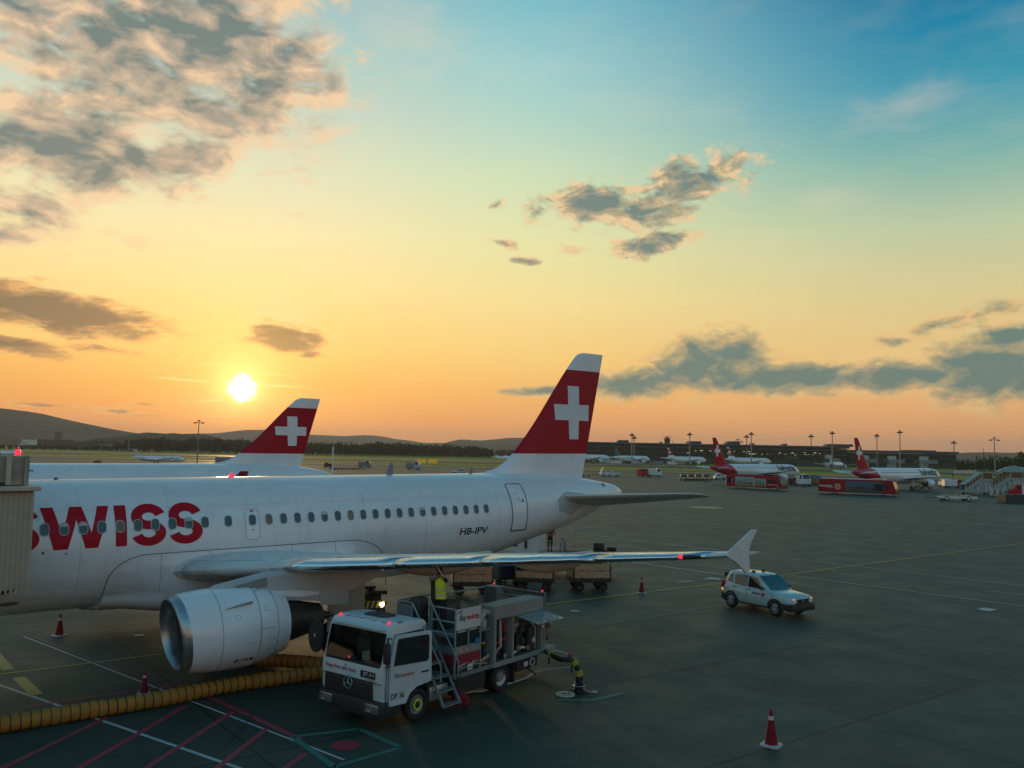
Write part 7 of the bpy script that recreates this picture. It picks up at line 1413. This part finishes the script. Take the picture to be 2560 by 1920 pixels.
# passenger stairs at the right edge
STW = mat('weathered white steel', (.30, .34, .34), .5, var=.15)
TINTB = mat('brown tinted glazing', (.10, .065, .025), .15, spec=.6, var=.3, vscale=.8); TINTG = mat('greenish canopy glazing', (.22, .32, .27), .15, spec=.6, var=.1)
def stairs(label, u, v, rz, k=1., glaz=TINTB, canopy=False):
    t = thing('passenger_stairs', label, 'stairs', G(u, v), R(rz), 'passenger stairs parked at the right', k)
    mb = MB(); mb.box(-3.2, 3.4, -1.0, 1.0, .45, .85, bev=.04); mb.build('chassis', STW, t, smooth=0)
    mb = MB(); mb.prism([(-3.4, .7), (-3.2, 1.9), (.7, 4.45), (.7, 3.0), (-2.2, .7)], -.95, -.88); mb.prism([(-3.4, .7), (-3.2, 1.9), (.7, 4.45), (.7, 3.0), (-2.2, .7)], .88, .95); mb.build('side_wall', STW, t, smooth=0)
    for y in (-.965, .965):
        for i in range(5):
            f0, f1 = i/5+.03, (i+1)/5-.02; x0, x1 = lerp(-3.0, .55, f0), lerp(-3.0, .55, f1); z0, z1 = lerp(1.35, 3.65, f0), lerp(1.35, 3.65, f1); mb = MB(); mb.prism([(x0, z0), (x0-.1, z0+.95), (x1-.1, z1+.95), (x1, z1)], y-.01, y+.01); mb.build('glazing', glaz, t, smooth=0)
    mb = MB()
    for i in range(11): x = lerp(-3.1, .6, i/11); mb.box(x, x+.36, -.86, .86, .75+.215*i, .80+.215*i)
    mb.build('steps', GREYP, t, smooth=0)
    mb = MB(); mb.box(.7, 3.0, -1.0, 1.0, 2.85, 3.0, bev=.02); mb.box(.75, 2.9, -1.0, -.94, 3.0, 3.3); mb.box(.75, 2.9, .94, 1.0, 3.0, 3.3); mb.build('platform', STW, t, smooth=0)
    for y in (-.985, .985): mb = MB(); mb.box(.9, 2.9, y-.012, y+.012, 3.3, 4.55); mb.build('platform_glazing', glaz, t, smooth=0)
    for x in (.75, 2.95):
        for y in (-.98, .98): mb = MB(); mb.box(x-.06, x+.06, y-.05, y+.05, .8, 4.6); mb.build('upright', STW, t, smooth=0)
    if canopy:
        mb = MB(); rr = []
        for q in np.linspace(0, 1, 10): x = lerp(-1.6, 3.4, q); z = 4.55+1.25*math.sin(q*2.1)**.9*(1 if q < .75 else 1-.5*(q-.75)/.25); rr.append([(x, -1.05*math.cos(a), 4.45+(z-4.45)*math.sin(a)) for a in np.linspace(0, math.pi, 11)])
        mb.loft(rr, cap=False, closed=False); cn = mb.build('canopy', TINTG, t, smooth=60)
        for i in (0, 3, 6, 9): mb = MB(); mb.tube([Vector(p)*1.002 for p in rr[i]], .06, 6); mb.build('canopy_rib', STW, cn)
    else: mb = MB(); mb.prism([(-3.3, 2.0), (.7, 4.6), (3.0, 4.6), (3.0, 4.7), (.66, 4.7), (-3.35, 2.1)], -1., 1.); mb.build('roof', STW, t, smooth=0)
    for x in (-2.4, 2.4):
        for y in (-.85, .85): mb = MB(); wheel_mesh(mb, .36, .24, c=(x, y, .36), n=18); mb.build('wheel', [BLACK, LGREY], t, smooth=50)
    for x in (-.6, .4, 1.4, 2.2):
        mb = MB(); mb.prism([(x, .85), (x+.5, .85), (x+.15, 2.8), (x-.2, 2.8)], -.9, -.8); mb.build('support_strut', LGREY, t, smooth=0)
    return t
st1 = stairs('white passenger stairs with brown glazed flight, nearest of three', *cr2(1560, 975), 8, 1.0)
mb = MB(); put_text(mb, 'swissport', 1.5, lambda x, y: (-1.3+x*.86, -.985, 1.35+y+x*.5), bold=.02); mb.build('side_lettering', BLUEP, st1, smooth=0)
stairs('passenger stairs with a curved glass canopy, right of the brown glazed flight', *cr2(1960, 960), -10, 1.06, TINTB, True)
stairs('passenger stairs with glass canopy at the right edge, farther back', *cr2(2090, 925), 14, 1.0, TINTB, True)
for i, (x, y) in enumerate([(1770, 1000), (1850, 1010), (1930, 1005), (2030, 990)]):
    t = thing('stabiliser_rack', ['first', 'second', 'third', 'fourth'][i]+' pale rack from the left, under the glass canopied stairs', 'rack', G(*cr2(x, y)), R(20*i)); mb = MB(); mb.prism([(-.5, .1), (.5, .1), (.2, 1.7), (-.2, 1.7)], -.06, .06); mb.build('panel', LGREY, t, smooth=0); mb = MB(); mb.tube([(-.5, 0, .05), (-.5, .9, .05), (0, .6, 1.2)], .06, 6); mb.box(-.6, .6, -.4, .9, 0, .12); mb.build('stand', DARK, t, smooth=0)
t = thing('dark_container', 'dark grey container at the right edge in front of the stairs', 'container', G(*cr2(2130, 1095)), R(6)); mb = MB(); mb.box(-2.4, 3.2, -.2, 2.0, .12, 1.45, bev=.04); mb.build('shell', mat('dark container paint', (.03, .045, .045), .6), t, smooth=0)
mb = MB()
for x in np.linspace(-2.2, 3.0, 14): mb.box(x-.03, x+.03, -.24, -.2, .2, 1.4)
mb.build('corrugation', DARK, t, smooth=0)
service('red and white tender behind the dark container at the right edge', *cr2(2185, 1010), 180, 4.4, 2.2, 2.5, .35, RED, WHITE2, bodyh=1.6)
# white post behind the near fuselage, and low barrier row at the pier
p = P(833, 1117, 92); t = thing('white_post', 'thin tall white post rising behind the near fuselage', 'post', (p.x, p.y, 0)); mb = MB(); mb.tube([(0, 0, 0), (0, 0, p.z)], [.10, .075], 8); mb.build('shaft', WHITE, t); mb = MB(); mb.lathe([(0, .09), (.05, .13), (.25, .13), (.3, .09)], (0, 0, p.z-.75), 'z', 10); mb.build('collar', LGREY, t)
a_, b_ = G(*cr2(1250, 690)), G(*cr2(1560, 690)); t = thing('zigzag_barrier', 'low pale zigzag barrier before the right end of the pier', 'barrier', (0, 0, 0)); mb = MB(); d_ = (b_-a_)
for i in range(14): q0 = a_+d_*(i/14); q1 = a_+d_*((i+.55)/14); mb.add([(q0.x, q0.y, .1), (q1.x, q1.y, .1), (q1.x, q1.y, 1.9), (q0.x, q0.y, 1.9), (q0.x, q0.y+.4, .1), (q1.x, q1.y+.4, .1), (q1.x, q1.y+.4, 1.9), (q0.x, q0.y+.4, 1.9)], [(0, 1, 2, 3), (7, 6, 5, 4), (0, 4, 5, 1), (3, 2, 6, 7), (0, 3, 7, 4), (1, 5, 6, 2)])
mb.box(min(a_.x, b_.x), max(a_.x, b_.x), a_.y+.45, a_.y+.6, .2, .5); mb.build('panels', LGREY, t, smooth=0)
# clutter that stands round the far airliners
for i, (x, y, nm, cl) in enumerate([(430, 540, 'white', WHITE2), (560, 556, 'white', WHITE2), (835, 560, 'pale grey', LGREY), (1110, 568, 'grey', GREYP), (1325, 572, 'white', WHITE2), (1450, 570, 'white', WHITE2), (1600, 572, 'grey', GREYP)]):
    service(['white tender below the left half hidden airliner', 'white tender near the tail of the teal tailed airliner', 'pale grey tender by the engine of the teal tailed airliner', 'grey tender right of the teal tailed airliner', 'white tender below the tail of the left red tailed far airliner', 'white tender mid fuselage of the left red tailed far airliner', 'grey tender by the nose of the left red tailed far airliner'][i], *cc(x, y), [0, 180, 5, 170, 10, 0, 180][i], [9, 7, 8, 9, 6, 7, 8][i], 2.5, 3.2, .3, cl, cl, bodyh=2.2)
# ------------------------------------------------------------------ evening haze
mb = MB(); mb.box(-9500, 9500, -70, 9200, -1.2, 185)
HZ = bpy.data.materials.new('haze'); HZ.use_nodes = True; t_ = HZ.node_tree; t_.nodes.clear()
o_ = t_.nodes.new('ShaderNodeOutputMaterial'); v_ = t_.nodes.new('ShaderNodeVolumePrincipled'); v_.inputs['Density'].default_value = 1e-4; v_.inputs['Color'].default_value = (.86, .84, .82, 1); v_.inputs['Anisotropy'].default_value = .3
t_.links.new(v_.outputs[0], o_.inputs['Volume'])
tag(mb.build('haze', HZ, smooth=0), kind='stuff')
